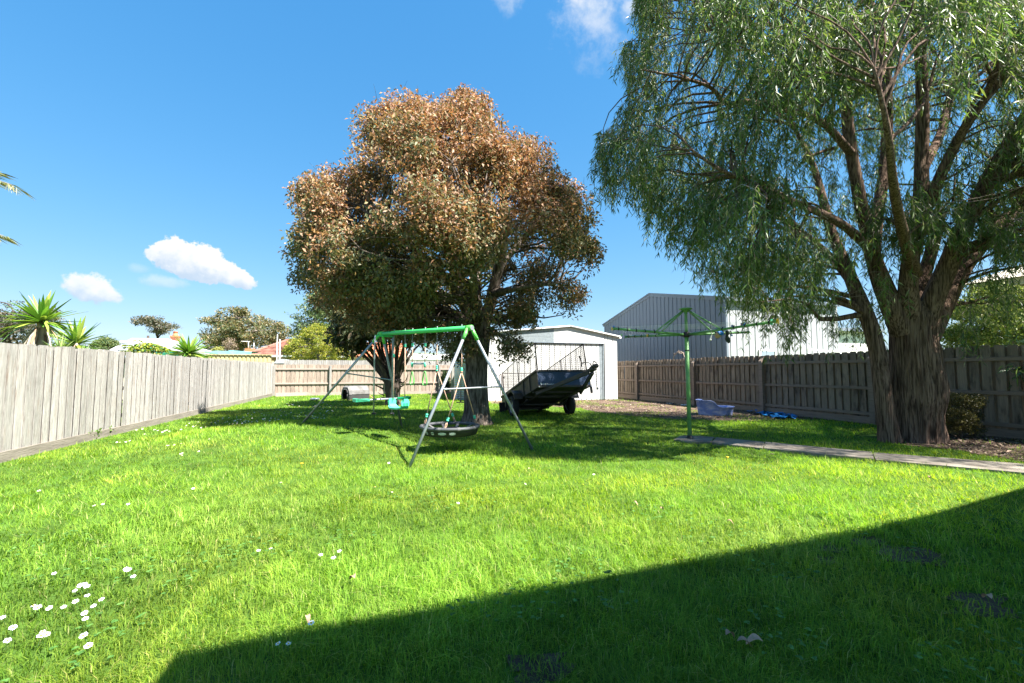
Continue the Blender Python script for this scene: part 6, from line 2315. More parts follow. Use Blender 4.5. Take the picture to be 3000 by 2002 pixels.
# ================================================================== ROTARY CLOTHES HOIST
def hoist():
    base = g(2021, 1289)
    Zc = depth_of(base)
    t = thing('clothes_hoist', 'old green rotary clothes hoist standing on the end of the concrete path', 'clothes line', (base[0], base[1], 0))
    zh = at_z(2011, 981, Zc)[2]
    zt = at_z(2009, 907, Zc)[2]
    b = base[:2]
    top_b = at_z(2011, 981, Zc)
    lean = (top_b[:2] - b) / zh

    def axis(z):
        return np.array([b[0] + lean[0] * z, b[1] + lean[1] * z, z])
    MB().tube([axis(0.02), axis(zh - 0.02)], 0.036, 18).build('lower_post', M['hoist_green'], t)
    MB().tube([axis(zh - 0.05), axis(zt)], 0.027, 16).build('upper_post', M['hoist_green'], t)
    MB().lathe(axis(0.03), [(0.075, 0), (0.075, 0.012), (0.05, 0.02), (0.05, 0.05), (0.036, 0.055)], 20).build('base_socket', M['black_plastic'], t)
    MB().lathe(axis(zh - 0.30), [(0.037, 0), (0.040, 0.003), (0.040, 0.02), (0.037, 0.023)], 16).build('collar', M['black_plastic'], t)
    hub = axis(zh)
    m2 = MB()
    m2.lathe(hub - [0, 0, 0.05], [(0.05, 0), (0.062, 0.02), (0.062, 0.08), (0.045, 0.10), (0.028, 0.105)], 16)
    m2.box(hub + [0, 0, 0.0], (0.20, 0.07, 0.05), (unit(np.array([0.75, -1.53, 0])), unit(np.array([1.53, 0.75, 0])), (0, 0, 1)))
    m2.build('hub', M['black_plastic'], t)
    m2 = MB()
    m2.lathe(axis(zt), [(0.028, -0.06), (0.06, -0.02), (0.115, 0.0), (0.12, 0.012), (0.10, 0.022), (0.0, 0.03)], 22)
    m2.build('cap', M['hoist_green'], t)
    tips = [at_z(1798, 963, 8.01), at_z(2193, 974, 8.79), at_z(1833, 987, 9.93), at_z(2273, 942, 6.87)]
    order = [0, 2, 1, 3]
    arms = []
    for k in range(4):
        e = tips[k]
        d = unit(e - hub)
        MB().tube([hub + d * 0.05, e], 0.021, 12).build('arm', M['hoist_green'], t)
        arms.append(d)
        br = hub + (e - hub) * 0.42
        MB().tube([axis(zt - 0.03) + d * 0.06, br + [0, 0, 0.02]], 0.015, 10).build('brace', M['hoist_green'], t)
        m2 = MB()
        for q in (0.45, 0.58, 0.70, 0.82, 0.94):
            c = hub + (e - hub) * q
            m2.lathe(c - d * 0.012, [(0.021, 0), (0.026, 0.003), (0.026, 0.02), (0.021, 0.024)], 12, d)
            m2.box(c + [0, 0, 0.03], (0.012, 0.012, 0.02))
        m2.build('line_clip', M['black_plastic'], t)
        MB().lathe(e - d * 0.03, [(0.022, 0), (0.028, 0.004), (0.028, 0.034), (0.0, 0.04)], 12, d).build('arm_cap', M['hoist_green'], t)
    ring = [0, 2, 1, 3]
    w = []
    for q in (0.45, 0.58, 0.70, 0.82, 0.94):
        for i in range(4):
            p0 = hub + (tips[ring[i]] - hub) * q + [0, 0, 0.035]
            p1 = hub + (tips[ring[(i + 1) % 4]] - hub) * q + [0, 0, 0.035]
            tt = np.linspace(0, 1, 7)[:, None]
            P = p0 + (p1 - p0) * tt - np.array([0, 0, 1.0]) * (4 * tt * (1 - tt)) * 0.012 * q
            w.append((P - base * [1, 1, 0], 0.0022))
    link('line', tubes_mesh('line', w, 5, M['wire']), t)

    # things pegged or hung on the lines
    def peg(p, m, label, h=0.07):
        o0 = tuple(p)
        mb = MB()
        for s in (-1, 1):
            mb.prism([p + CX * s * 0.004 + [0, 0, h * 0.5], p + CX * s * 0.012 + [0, 0, h * 0.5], p + CX * s * 0.016 + [0, 0, -h * 0.5], p + CX * s * 0.008 + [0, 0, -h * 0.5]], np.cross([0, 0, 1.0], CX) * 0.02)
        mb.box(p + [0, 0, 0.0], (0.03, 0.024, 0.012), (CX, np.cross([0, 0, 1.0], CX), (0, 0, 1)))
        o = mb.build('clothes_peg', M[m], None, o0)
        tag(o, label, 'clothes peg', 'clothes pegs on the hoist')
    peg(tips[0] + arms[0] * 0.03 - [0, 0, 0.01], 'yellow', 'yellow peg on the left tip of the hoist, nearest the white garage', 0.06)
    peg(tips[0] + [0, 0, 0.025], 'blue', 'pale blue peg right against the yellow one on the hoist arm tip', 0.06)
    peg(tips[3] + arms[3] * 0.03 - [0, 0, 0.0], 'yellow', 'yellow peg at the tip of the arm reaching right', 0.075)
    peg(tips[3] - arms[3] * 0.06, 'mint', 'light green peg just before the tip of the arm reaching right', 0.09)
    peg(at_z(1896, 984, 9.2), 'yellow', 'yellow star-like peg hanging from the far left arm', 0.06)
    peg(at_z(1821, 982, 9.2), 'lime', 'tiny green peg dangling below the left arm tip', 0.045)
    peg(at_z(2146, 960, 7.55), 'blue', 'bright blue peg in the middle of the arm reaching right', 0.09)
    peg(at_z(2144, 983, 8.6), 'blue', 'blue peg on the shorter far right arm', 0.04)
    c = at_z(2177, 953, 7.35)
    mb = MB()
    for k, m_ in enumerate(('pink', 'blue', 'pink', 'blue')):
        mb.cm = 0 if k % 2 == 0 else 1
        mb.box(c + arms[3] * (k - 1.5) * 0.013, (0.011, 0.06, 0.075), (arms[3], np.cross([0, 0, 1.0], arms[3]), (0, 0, 1)))
    tag(mb.build('clothes_peg', [M['pink'], M['blue']], None, tuple(c)), 'block of pink and blue pegs clipped side by side on the arm', 'clothes peg', 'clothes pegs on the hoist')
    # reel of cord
    c = at_z(2112, 974, 7.9)
    ax_ = unit(-CZ * 0.75 + CX * 0.25 + np.array([0, 0, 0.55]))
    t2 = thing('cord_reel', 'blue-ended reel of cord tucked on the right arms of the hoist', 'reel', c)
    MB().lathe(c, [(0.012, 0.0), (0.055, 0.0), (0.058, -0.006), (0.058, -0.02), (0.05, -0.024)], 18, ax_).lathe(c, [(0.012, 0), (0.012, -0.02)], 10, ax_).build('flange', M['blue'], t2)
    MB().lathe(c, [(0.05, -0.02), (0.05, -0.10), (0.048, -0.12), (0.0, -0.12)], 18, ax_).build('cord', M['rope'], t2)
    MB().lathe(c, [(0.0, -0.004), (0.012, -0.004)], 10, ax_).build('bore', M['dark'], t2)
    # white knotted rope
    mb = MB()
    p = [at_z(1981, 1, 1)] * 0
    pp = [at_z(2083, 966, 7.9), at_z(2082, 974, 7.9), at_z(2086, 978, 7.9), at_z(2083, 986, 7.9), at_z(2081, 996, 7.9)]
    mb.tube(smooth_path(np.array(pp), 4), 0.010, 6)
    mb.sphere(pp[2], 0.018, 8, 6)
    mb.sphere(pp[4], 0.02, 8, 6)
    tag(mb.build('knotted_rope', M['white'], None, tuple(pp[0])), 'white knotted rope hanging from the hoist arm left of the cord reel', 'rope')
    # dark cloth bag
    pts = [(2130, 968, 0.025), (2131, 976, 0.045), (2130, 984, 0.03), (2131, 992, 0.05), (2134, 1000, 0.045), (2135, 1006, 0.015)]
    A = np.array([list(at_z(x, y, 7.95)) + [r_] for x, y, r_ in pts])
    S2 = smooth_path(A, 4)
    mb = MB()
    mb.tube(S2[:, :3], S2[:, 3], 10, ell=0.6)
    tag(mb.build('cloth_bag', M['dark_cloth'], None, tuple(A[0, :3])), 'small dark cloth bag hanging from the hoist arm right of the cord reel', 'bag')
    c = at_z(2250, 967, 9.2)
    mb = MB()
    for k in range(5):
        mb.sphere(c + RNG.normal(size=3) * 0.02, 0.03, 7, 5)
    tag(mb.build('white_rag', M['white'], None, tuple(c)), 'bunched white rag caught among the leaves behind the right hoist arm', 'rag')


hoist()


# ================================================================== things by the right fence
def dog_bath():
    c = g(2095, 1216)
    a1 = CX
    a2 = np.cross([0, 0, 1.0], a1)
    t = thing('paddling_shell', 'faded blue plastic shell tub with one high end on soil by right fence', 'plastic tub', (c[0], c[1], 0))
    N = 64

    def ring(scale, zf, dz=0.0):
        out = []
        for i in range(N):
            th = 2 * PI * i / N
            cs, sn = math.cos(th), math.sin(th)
            sc = 1 + 0.022 * (1 if (i // 2) % 2 else -1) * (1 if scale > 0.9 else 0.5)
            hi = 1 / (1 + math.exp((cs + 0.28) / 0.075))
            h = 0.235 + 0.185 * hi
            out.append(c + a1 * cs * 0.50 * scale * sc + a2 * sn * 0.42 * scale * sc + np.array([0, 0, h * zf + dz]))
        return out
    mb = MB()
    R_ = [ring(0.90, 0.0), ring(0.95, 0.5), ring(1.0, 0.97), ring(1.035, 1.0), ring(1.03, 1.0, 0.016), ring(0.985, 1.0, 0.016), ring(0.95, 0.9), ring(0.88, 0.25), ring(0.80, 0.12)]
    V = [p for q in R_ for p in q]
    F = [(k * N + i, k * N + (i + 1) % N, (k + 1) * N + (i + 1) % N, (k + 1) * N + i) for k in range(len(R_) - 1) for i in range(N)]
    F.append(tuple((len(R_) - 1) * N + i for i in range(N)))
    mb.cs = True
    mb.add(V, F)
    mb.build('shell', M['bath'], t)
    mb = MB()
    mb.add([c + a1 * math.cos(q) * 0.40 + a2 * math.sin(q) * 0.33 + [0, 0, 0.075] for q in np.arange(24) * 2 * PI / 24], [tuple(range(24))])
    mb.build('dirt_inside', M['soil_dark'], t)


dog_bath()


def blue_rag():
    rng = np.random.default_rng(7)
    poly = [(2178, 1207), (2215, 1209), (2262, 1213), (2300, 1216), (2340, 1227), (2330, 1232), (2290, 1232), (2262, 1229), (2240, 1222), (2205, 1214)]
    pl = jag(px_poly(poly), rng, 0.06, 0.03)
    pl = np.array(pl)
    lo, hi = pl.min(0), pl.max(0)
    nx_, ny_ = 70, 40
    X, Y = np.meshgrid(np.linspace(lo[0], hi[0], nx_), np.linspace(lo[1], hi[1], ny_))
    P3 = np.stack([X.ravel(), Y.ravel(), 0 * X.ravel()], 1)
    Z = 0.012 + 0.07 * np.abs(vnoise(P3, 6.0) - 0.5) * 2 + 0.05 * vnoise(P3 + 3, 15.0)
    ins = inside(P3[:, 0], P3[:, 1], pl) & (vnoise(P3 + 8, 9.0) > 0.24)
    P3[:, 2] = Z
    i = (np.arange(ny_ - 1)[:, None] * nx_ + np.arange(nx_ - 1)[None]).ravel()
    Q = np.stack([i, i + 1, i + nx_ + 1, i + nx_], 1)
    Q = Q[ins[Q].all(1)]
    o0 = np.array([P3[:, 0].mean(), P3[:, 1].mean(), 0])
    me = np_mesh('blue_tarp', P3 - o0, Q, None, None, [M['tarp']], smooth=False)
    o = link('blue_tarp', me, None, tuple(o0))
    tag(o, 'torn crumpled bright blue tarpaulin strip lying on the soil along the right fence', 'tarpaulin')


blue_rag()
c = g(1945, 1172)
t = thing('plastic_bucket', 'white plastic bucket lying on its side against the right fence', 'bucket', (c[0], c[1], 0))
d = unit(np.array([0.55, -0.8, 0.0]))
MB().lathe(c + [0, 0, 0.13] - d * 0.17, [(0.0, 0), (0.105, 0), (0.125, 0.30), (0.132, 0.30), (0.132, 0.325), (0.118, 0.325), (0.10, 0.02)], 20, d).build('body', M['white_paint'], t)
m2 = MB()
m2.lathe(c + [0, 0, 0.13] + d * 0.125, [(0.133, 0), (0.140, 0.008), (0.140, 0.05), (0.133, 0.055)], 20, d)
m2.build('rim', M['rust'], t)
c = g(1994, 1174)
o = MB().sphere(c + [0, 0, 0.12], 0.105, 20, 14).build('ball', M['blue'], None, (c[0], c[1], 0.12))
tag(o, 'small blue ball on the soil left of the black bin by the right fence', 'ball')
c = g(2008, 1174)
t = thing('black_pot', 'black plastic plant pot leaning against the right fence behind the hoist pole', 'pot', (c[0], c[1], 0))
MB().lathe(c, [(0.10, 0.0), (0.14, 0.27), (0.155, 0.27), (0.155, 0.30), (0.135, 0.30), (0.12, 0.10), (0, 0.10)], 18, (0.15, 0.05, 1)).build('pot', M['black_plastic'], t)
m2 = MB()
m2.tube([c + CX * -0.15 + [0, 0, 0.09], c + CX * -0.02 + [0, 0, 0.12]], 0.03, 8)
m2.build('spout', M['black_plastic'], t)
rng = np.random.default_rng(5)
for i, (x, y, m_, lab) in enumerate([(1925, 1172, 'print_grey', 'crumpled grey scrap on the soil left of the white bucket'), (1962, 1185, 'white', 'crumpled pale scrap on the soil below the white bucket'), (1990, 1188, 'rust', 'rusty brown scrap on the soil below the blue ball'),
                                     (2170, 1199, 'print_grey', 'crumpled grey scrap between the blue tub and the blue tarpaulin'), (2003, 1190, 'white', 'pale scrap of rubbish on the soil beside the hoist pole')]):
    c = g(x, y)
    mb = MB()
    V, F = [], []
    n_ = 7
    for a in range(n_):
        for b in range(n_):
            V.append(c + np.array([(a - 3) * 0.035, (b - 3) * 0.03, 0.012 + 0.05 * rng.random()]) + rng.normal(size=3) * 0.008)
    F = [(a * n_ + b, (a + 1) * n_ + b, (a + 1) * n_ + b + 1, a * n_ + b + 1) for a in range(n_ - 1) for b in range(n_ - 1) if not ((a in (0, n_ - 2)) and (b in (0, n_ - 2)))]
    mb.add(V, F)
    tag(mb.build('litter_scrap', M[m_], None, (c[0], c[1], 0)), lab, 'litter', 'scraps of rubbish along the right fence')


# ================================================================== kennel and bits at the back
def kennel():
    c = g(1036, 1171)
    Zc = depth_of(c)
    t = thing('dog_kennel', 'grey plastic dog kennel with dark base and black doorway by the back fence', 'kennel', (c[0], c[1], 0))
    sc = Zc / 1333.0
    fd = unit(-CZ * [1, 1, 0] * 0.80 - CX * 0.60)       # the way the door looks
    fr_ = np.array([-fd[1], fd[0], 0.0])
    if np.dot(fr_, CX) < 0:
        fr_ = -fr_
    Lk, Wk, Hk = 1.05, 0.72, 0.60

    def prof(k, s=1.0):
        w, h = Wk / 2 * s, Hk
        P = [(-w * 0.92, 0.0), (-w, h * 0.42), (-w * 0.90, h * 0.70), (-w * 0.55, h * (0.95 + 0.05 * s)), (w * 0.55, h * (0.95 + 0.05 * s)), (w * 0.90, h * 0.70), (w, h * 0.42), (w * 0.92, 0.0)]
        return P
    secs = [(-0.5, 0.80), (-0.40, 0.98), (-0.15, 1.0), (0.15, 1.0), (0.40, 0.98), (0.5, 0.84)]
    cen = c + fd * -0.10
    top, bot = MB(), MB()
    rings = []
    for b, s in secs:
        rings.append([cen + fd * b * Lk + fr_ * a * 1.0 + np.array([0, 0, z * (1 if s > 0.9 else 0.93)]) for a, z in prof(0, s)])
    for k in range(len(rings) - 1):
        for i in range(7):
            q = [rings[k][i], rings[k][i + 1], rings[k + 1][i + 1], rings[k + 1][i]]
            (bot if i in (0, 6) else top).add(q, [(0, 1, 2, 3)])
    # back
    top.add(rings[0], [tuple(range(1, 7))])
    bot.add(rings[0], [(0, 1, 6, 7)])
    # front with door opening
    R_ = rings[-1]
    cf = sum(R_) / 8
    door = [(-0.15, 0.04), (-0.19, 0.25), (-0.15, 0.43), (0.0, 0.47), (0.0, 0.47), (0.15, 0.43), (0.19, 0.25), (0.15, 0.04)]
    fc = cen + fd * 0.5 * Lk
    Dp = [fc + fr_ * a + np.array([0, 0, z]) for a, z in door]
    for i in range(7):
        q = [R_[i], R_[i + 1], Dp[i + 1], Dp[i]]
        (bot if i in (0, 6) else top).add(q, [(0, 1, 2, 3)])
    bot.add([R_[0], Dp[0], Dp[7], R_[7]], [(0, 1, 2, 3)])
    lip = MB()
    for i in range(7):
        a, b = Dp[i], Dp[i + 1]
        if np.linalg.norm(a - b) < 1e-6:
            continue
        lip.tube([a + fd * 0.008, b + fd * 0.008], 0.016, 6)
    for k in range(len(rings) - 1):
        for i in (1, 6):
            lip.tube([rings[k][i], rings[k + 1][i]], 0.014, 6)
    top.weld().build('roof_shell', M['kennel_top'], t)
    bot.weld().build('base_shell', M['kennel_base'], t)
    lip.build('rim', M['kennel_top'], t)
    MB().add([p - fd * 0.25 for p in Dp], [tuple(range(8))]).build('inside', M['dark'], t)


kennel()
c = g(922, 1174)
o = MB().lathe((c[0], c[1], 0.02), [(0.0, 0.012), (0.13, 0.012), (0.17, 0.08), (0.18, 0.085), (0.19, 0.08), (0.20, 0.0), (0.0, 0.0)], 20).build('dog_bowl', M['metal_bowl'], None, (c[0], c[1], 0.0))
tag(o, 'steel dog bowl in the grass left of the kennel', 'bowl')
p0, p1 = g(806, 1163), g(966, 1157)
o = MB().bar(p0 + [0, 0, 0.09], p1 + [0, 0, 0.09], 0.05, 0.17).build('timber_board', M['rail_back'], None, (p0[0], p0[1], 0))
tag(o, 'weathered timber board on edge along the foot of the back fence', 'board')
p0 = g(1086, 1170)
o = MB().bar((p0[0] - 0.15, p0[1] + 0.05, 0.26), (p0[0] + 0.12, p0[1] + 0.2, 0.02), 0.04, 0.03).build('timber_stake', M['wood'], None, (p0[0], p0[1], 0))
tag(o, 'short orange timber stake leaning beside the kennel', 'stake')


# weeds along fences
def weeds(label, pts, seed, h=0.17, n=150, cat='weed'):
    rng = np.random.default_rng(seed)
    for k, (x, y, lab) in enumerate(pts):
        c = g(x, y)
        P, D = [], []
        for i in range(n):
            P.append(c + rng.normal(size=3) * [0.06, 0.10, 0.0] + [0, 0, rng.uniform(0, h)])
            D.append(rng.normal(size=3) * [0.6, 0.6, 0.3] + [0, 0, 0.7])
        o0 = np.array([c[0], c[1], 0])
        L = rng.uniform(0.05, 0.13, n)
        o = link('weed_tuft', leaves_mesh('weed_tuft', np.array(P) - o0, np.array(D), rand_dirs(n, rng), L, L * 0.3, mix_cols(n, rng, [(0.09, 0.18, 0.03), (0.14, 0.23, 0.04)], [1, 1], 0.2), M['leaf'], droop=0.1), None, tuple(o0))
        tag(o, lab, cat, 'weeds growing along the fences')


weeds('', [(258, 1290, 'grass tuft spilling over the plinth of the left fence, nearest the camera'), (300, 1280, 'grass tuft on the left fence plinth, right of the nearest tuft'), (335, 1262, 'grass tuft on the left fence plinth, third from the photo edge'),
           (478, 1228, 'tall thin weed growing against the middle of the left fence'), (812, 1160, 'green weed clump in the corner where left and back fences meet'),
           (870, 1156, 'low weeds behind the timber board at the back fence'), (930, 1156, 'low weeds at the back fence just left of its second post')], 15)


# ================================================================== neighbourhood beyond the fences
# cream corrugated fence
cfx0, cfx1 = at_y(556, 1040, 26.8)[0], at_y(800, 1040, 26.8)[0]
cf = thing('sheet_fence', 'cream corrugated steel fence beyond the far end of the left fence', 'fence', ((cfx0 + cfx1) / 2, 26.8, 0))
ztop = at_y(700, 1040, 26.8)[2]
x = cfx0 - 1.5
while x < cfx1 - 0.1:
    x2 = min(x + 0.78, cfx1 - 0.06)
    mb = MB()
    ribbed(mb, (x, 26.8, 0), (1, 0, 0), (0, -1, 0), x2 - x, 0, ztop, 0.195, 0.09, 0.03, 0.35)
    mb.build('panel', M['cream_steel'], cf)
    x = x2 + 0.002
MB().box((cfx1, 26.78, ztop / 2 - 0.2), (0.10, 0.08, ztop - 0.2)).build('post', M['cream_steel'], cf)
MB().box(((cfx0 - 1.5 + cfx1) / 2, 26.77, ztop + 0.012), (cfx1 - cfx0 + 1.5, 0.06, 0.03)).build('top_rail', M['cream_steel'], cf)
c0_, c1_ = at_y(676, 1059, 25.9), at_y(792, 1064, 25.9)
o = MB().bar(c0_, c1_, 0.05, 0.09).bar(c1_ + [0, 0, 0.12], (c1_[0], c1_[1], 0), 0.07, 0.06).build('timber_rail', M['rust'], None, (c1_[0], c1_[1], 0))
tag(o, 'brown timber rail and post behind the far end of the left fence', 'rail')


def tiles(mb_fn, parent, a, b, c, d, rows, cols, m, name='tile'):
    """quads of overlapping tiles on the plane a-b (eave) d-c (ridge); shared pieces"""
    a, b, c, d = (np.asarray(q, float) for q in (a, b, c, d))
    for r_ in range(rows):
        k0, k1 = r_ / rows, (r_ + 1) / rows
        L0, R0, L1_, R1_ = a + (d - a) * k0, b + (c - b) * k0, a + (d - a) * k1, b + (c - b) * k1
        n_ = max(1, int(round(cols * np.linalg.norm(R0 - L0) / np.linalg.norm(b - a))))
        nrm = unit(np.cross(b - a, d - a))
        if nrm[2] < 0:
            nrm = -nrm
        for q in range(n_):
            p0, p1 = L0 + (R0 - L0) * q / n_, L0 + (R0 - L0) * (q + 0.94) / n_
            p2, p3 = L1_ + (R1_ - L1_) * (q + 0.94) / n_, L1_ + (R1_ - L1_) * q / n_
            mb = MB()
            up0, up1 = nrm * 0.07, nrm * 0.015
            mb.add([p0, p1, p2, p3, p0 + up0, p1 + up0, p2 + up1, p3 + up1], [(4, 5, 6, 7), (0, 1, 5, 4), (1, 2, 6, 5), (3, 0, 4, 7)])
            mb.build(name, m, parent)


def tiled_house():
    Y0 = 44.0
    e0, e1 = at_y(722, 1040, Y0), at_y(870, 1040, Y0)
    ridge = at_y(846, 998, Y0 + 4.5)
    t = thing('tiled_house', 'house with a reddish brown tiled hip roof behind the cream fence', 'house', (e1[0], Y0, 0))
    e1 = e1 + [4.5, 0, 0]
    r2 = ridge + [4.0, 0, 0]
    rf_ = empty('roof', (0, 0, 0))
    rf_.parent = t
    tiles(None, rf_, e0, e1, r2, ridge, 11, 34, M['tile'])
    mb = MB()
    e0b, e1b = e0 + [0, 9, 0], e1 + [0, 9, 0]
    mb.add([e0, e1, r2, ridge, e0b, e1b], [(0, 1, 2, 3), (4, 0, 3), (4, 3, 2, 5), (1, 5, 2)])
    mb.build('roof_deck', M['tile'], t)
    mb = MB()
    mb.tube([e0 + [0, 0, 0.05], ridge + [0, 0, 0.08]], 0.12, 8)
    mb.tube([ridge + [0, 0, 0.08], r2 + [0, 0, 0.08]], 0.12, 8)
    mb.build('ridge_capping', M['tile'], t)
    MB().box(((e0[0] + e1[0]) / 2, Y0 + 4.9, e0[2] / 2 - 0.05), (e1[0] - e0[0] - 0.8, 8.6, e0[2] - 0.15)).build('wall', M['house_brick'], t)
    MB().box(((e0[0] + e1[0]) / 2, Y0 - 0.05, e0[2] - 0.08), (e1[0] - e0[0], 0.1, 0.16)).build('gutter', M['white_paint'], t)
    # chimney stub with aerial on it
    cc = at_y(733, 1027, Y0 + 2)
    MB().box((cc[0], cc[1], cc[2] - 0.5), (0.75, 0.5, 1.3)).build('chimney', M['terracotta'], t)
    an = thing('aerial', 'white television aerial on the low chimney of the tiled house', 'aerial', (cc[0], cc[1], cc[2]))
    for dx_, y1_ in ((-0.16, 1001), (0.28, 1005)):
        zt2 = at_y(730, y1_, Y0 + 2)[2]
        MB().tube([(cc[0] + dx_, cc[1], cc[2] + 0.14), (cc[0] + dx_, cc[1], zt2)], 0.035, 6).build('mast', M['white_paint'], an)
    zt2 = at_y(730, 1001, Y0 + 2)[2]
    xl = at_y(706, 1001, Y0 + 2)[0]
    mb = MB()
    mb.tube([(xl, cc[1], zt2), (cc[0] - 0.1, cc[1], zt2)], 0.03, 6)
    for q in range(6):
        xx = xl + 0.1 + q * 0.12
        mb.tube([(xx, cc[1] - 0.3, zt2), (xx, cc[1] + 0.3, zt2)], 0.012, 5)
    mb.build('boom', M['white_paint'], an)


tiled_house()
for i, (px, y0_, w) in enumerate([(813, 981, 0.020), (820.5, 995, 0.034)]):
    Yp = 30.0
    a = at_y(px, y0_, Yp)
    o = MB().tube([(a[0], Yp, 0), (a[0], Yp, a[2])], w, 10).build('pole', M['white_paint'], None, (a[0], Yp, 0))
    tag(o, ['thinner and taller of the two white poles in front of the tiled roof', 'thicker and shorter of the two white poles in front of the tiled roof'][i], 'pole', 'white poles in front of the tiled roof')
# small pale shed roof behind the corner
a, b, zt2 = at_y(802, 1066, 29), at_y(851, 1064, 29), at_y(826, 1053, 29)
t = thing('garden_shed', 'small white garden shed with curved roof behind the back fence corner', 'shed', ((a[0] + b[0]) / 2, 29, 0))
MB().box(((a[0] + b[0]) / 2, 30.0, a[2] / 2), (b[0] - a[0] - 0.05, 2.0, a[2])).build('wall', M['white_paint'], t)
mb = MB()
K = 8
V = []
for yy in (28.9, 31.1):
    for k in range(K + 1):
        q = k / K
        V += [(a[0] + (b[0] - a[0]) * q, yy, a[2] + (zt2[2] - a[2]) * math.sin(PI * q) ** 0.6 + 0.02)]
F = [(k, k + 1, K + 1 + k + 1, K + 1 + k) for k in range(K)] + [tuple(range(K, -1, -1)), tuple(range(K + 1, 2 * K + 2))]
mb.add(V, F)
mb.build('roof', M['tank'], t)


# orange roofed house seen through the stems
def orange_house():
    Y0 = 36.0
    a, b = at_y(1015, 1046, Y0), at_y(1420, 1046, Y0)
    zr_ = at_y(1180, 1005, Y0 + 3.5)[2]
    t = thing('orange_roofed_house', 'low house with orange tiled roof and pale wall, glimpsed under the coppery tree', 'house', (a[0], Y0, 0))
    rf_ = empty('roof', (0, 0, 0))
    rf_.parent = t
    a2 = np.array([a[0], Y0, a[2]])
    b2 = np.array([b[0], Y0, a[2]])
    xr = at_y(1195, 1040, Y0)[0]
    tiles(None, rf_, a2, (xr, Y0, a[2]), (xr, Y0 + 3.5, zr_), (a2[0] + 1.5, Y0 + 3.5, zr_), 6, 18, M['tile_orange'])
    mb = MB()
    mb.add([a2 - [0, 0, 0.03], (xr, Y0, a[2] - 0.03), (xr, Y0 + 3.5, zr_ - 0.03), (a2[0] + 1.5, Y0 + 3.5, zr_ - 0.03)], [(0, 1, 2, 3)])
    mb.build('roof_deck', M['tile_orange'], t)
    MB().box(((a2[0] + xr) / 2, Y0 + 2, a[2] / 2), (xr - a2[0] - 0.3, 3.4, a[2] - 0.05)).build('wall', M['render'], t)
    # white fascia part to the right
    MB().box(((xr + b2[0]) / 2, Y0 + 0.2, a[2] + 0.08), (b2[0] - xr, 0.1, 0.42)).build('fascia', M['white_paint'], t)
    MB().box(((xr + b2[0]) / 2, Y0 + 1.2, a[2] / 2 - 0.1), (b2[0] - xr, 1.6, a[2] - 0.2)).build('wall', M['render'], t)
    for q in (0.30, 0.55, 0.8):
        xx = xr + (b2[0] - xr) * q
        w = MB()
        w.box((xx, Y0 + 0.36, a[2] - 0.62), (1.3, 0.06, 0.7))
        wo = w.build('window', M['white_paint'], t)
        MB().box((xx - 0.3, Y0 + 0.32, a[2] - 0.62), (0.52, 0.02, 0.58)).build('pane', M['glass'], wo)
        MB().box((xx + 0.3, Y0 + 0.32, a[2] - 0.62), (0.52, 0.02, 0.58)).build('pane', M['glass'], wo)
    MB().box(((xr + b2[0]) / 2, Y0 + 0.37, a[2] - 1.25), (b2[0] - xr - 0.1, 0.06, 0.42)).build('wall_band', M['wood'], t)


orange_house()


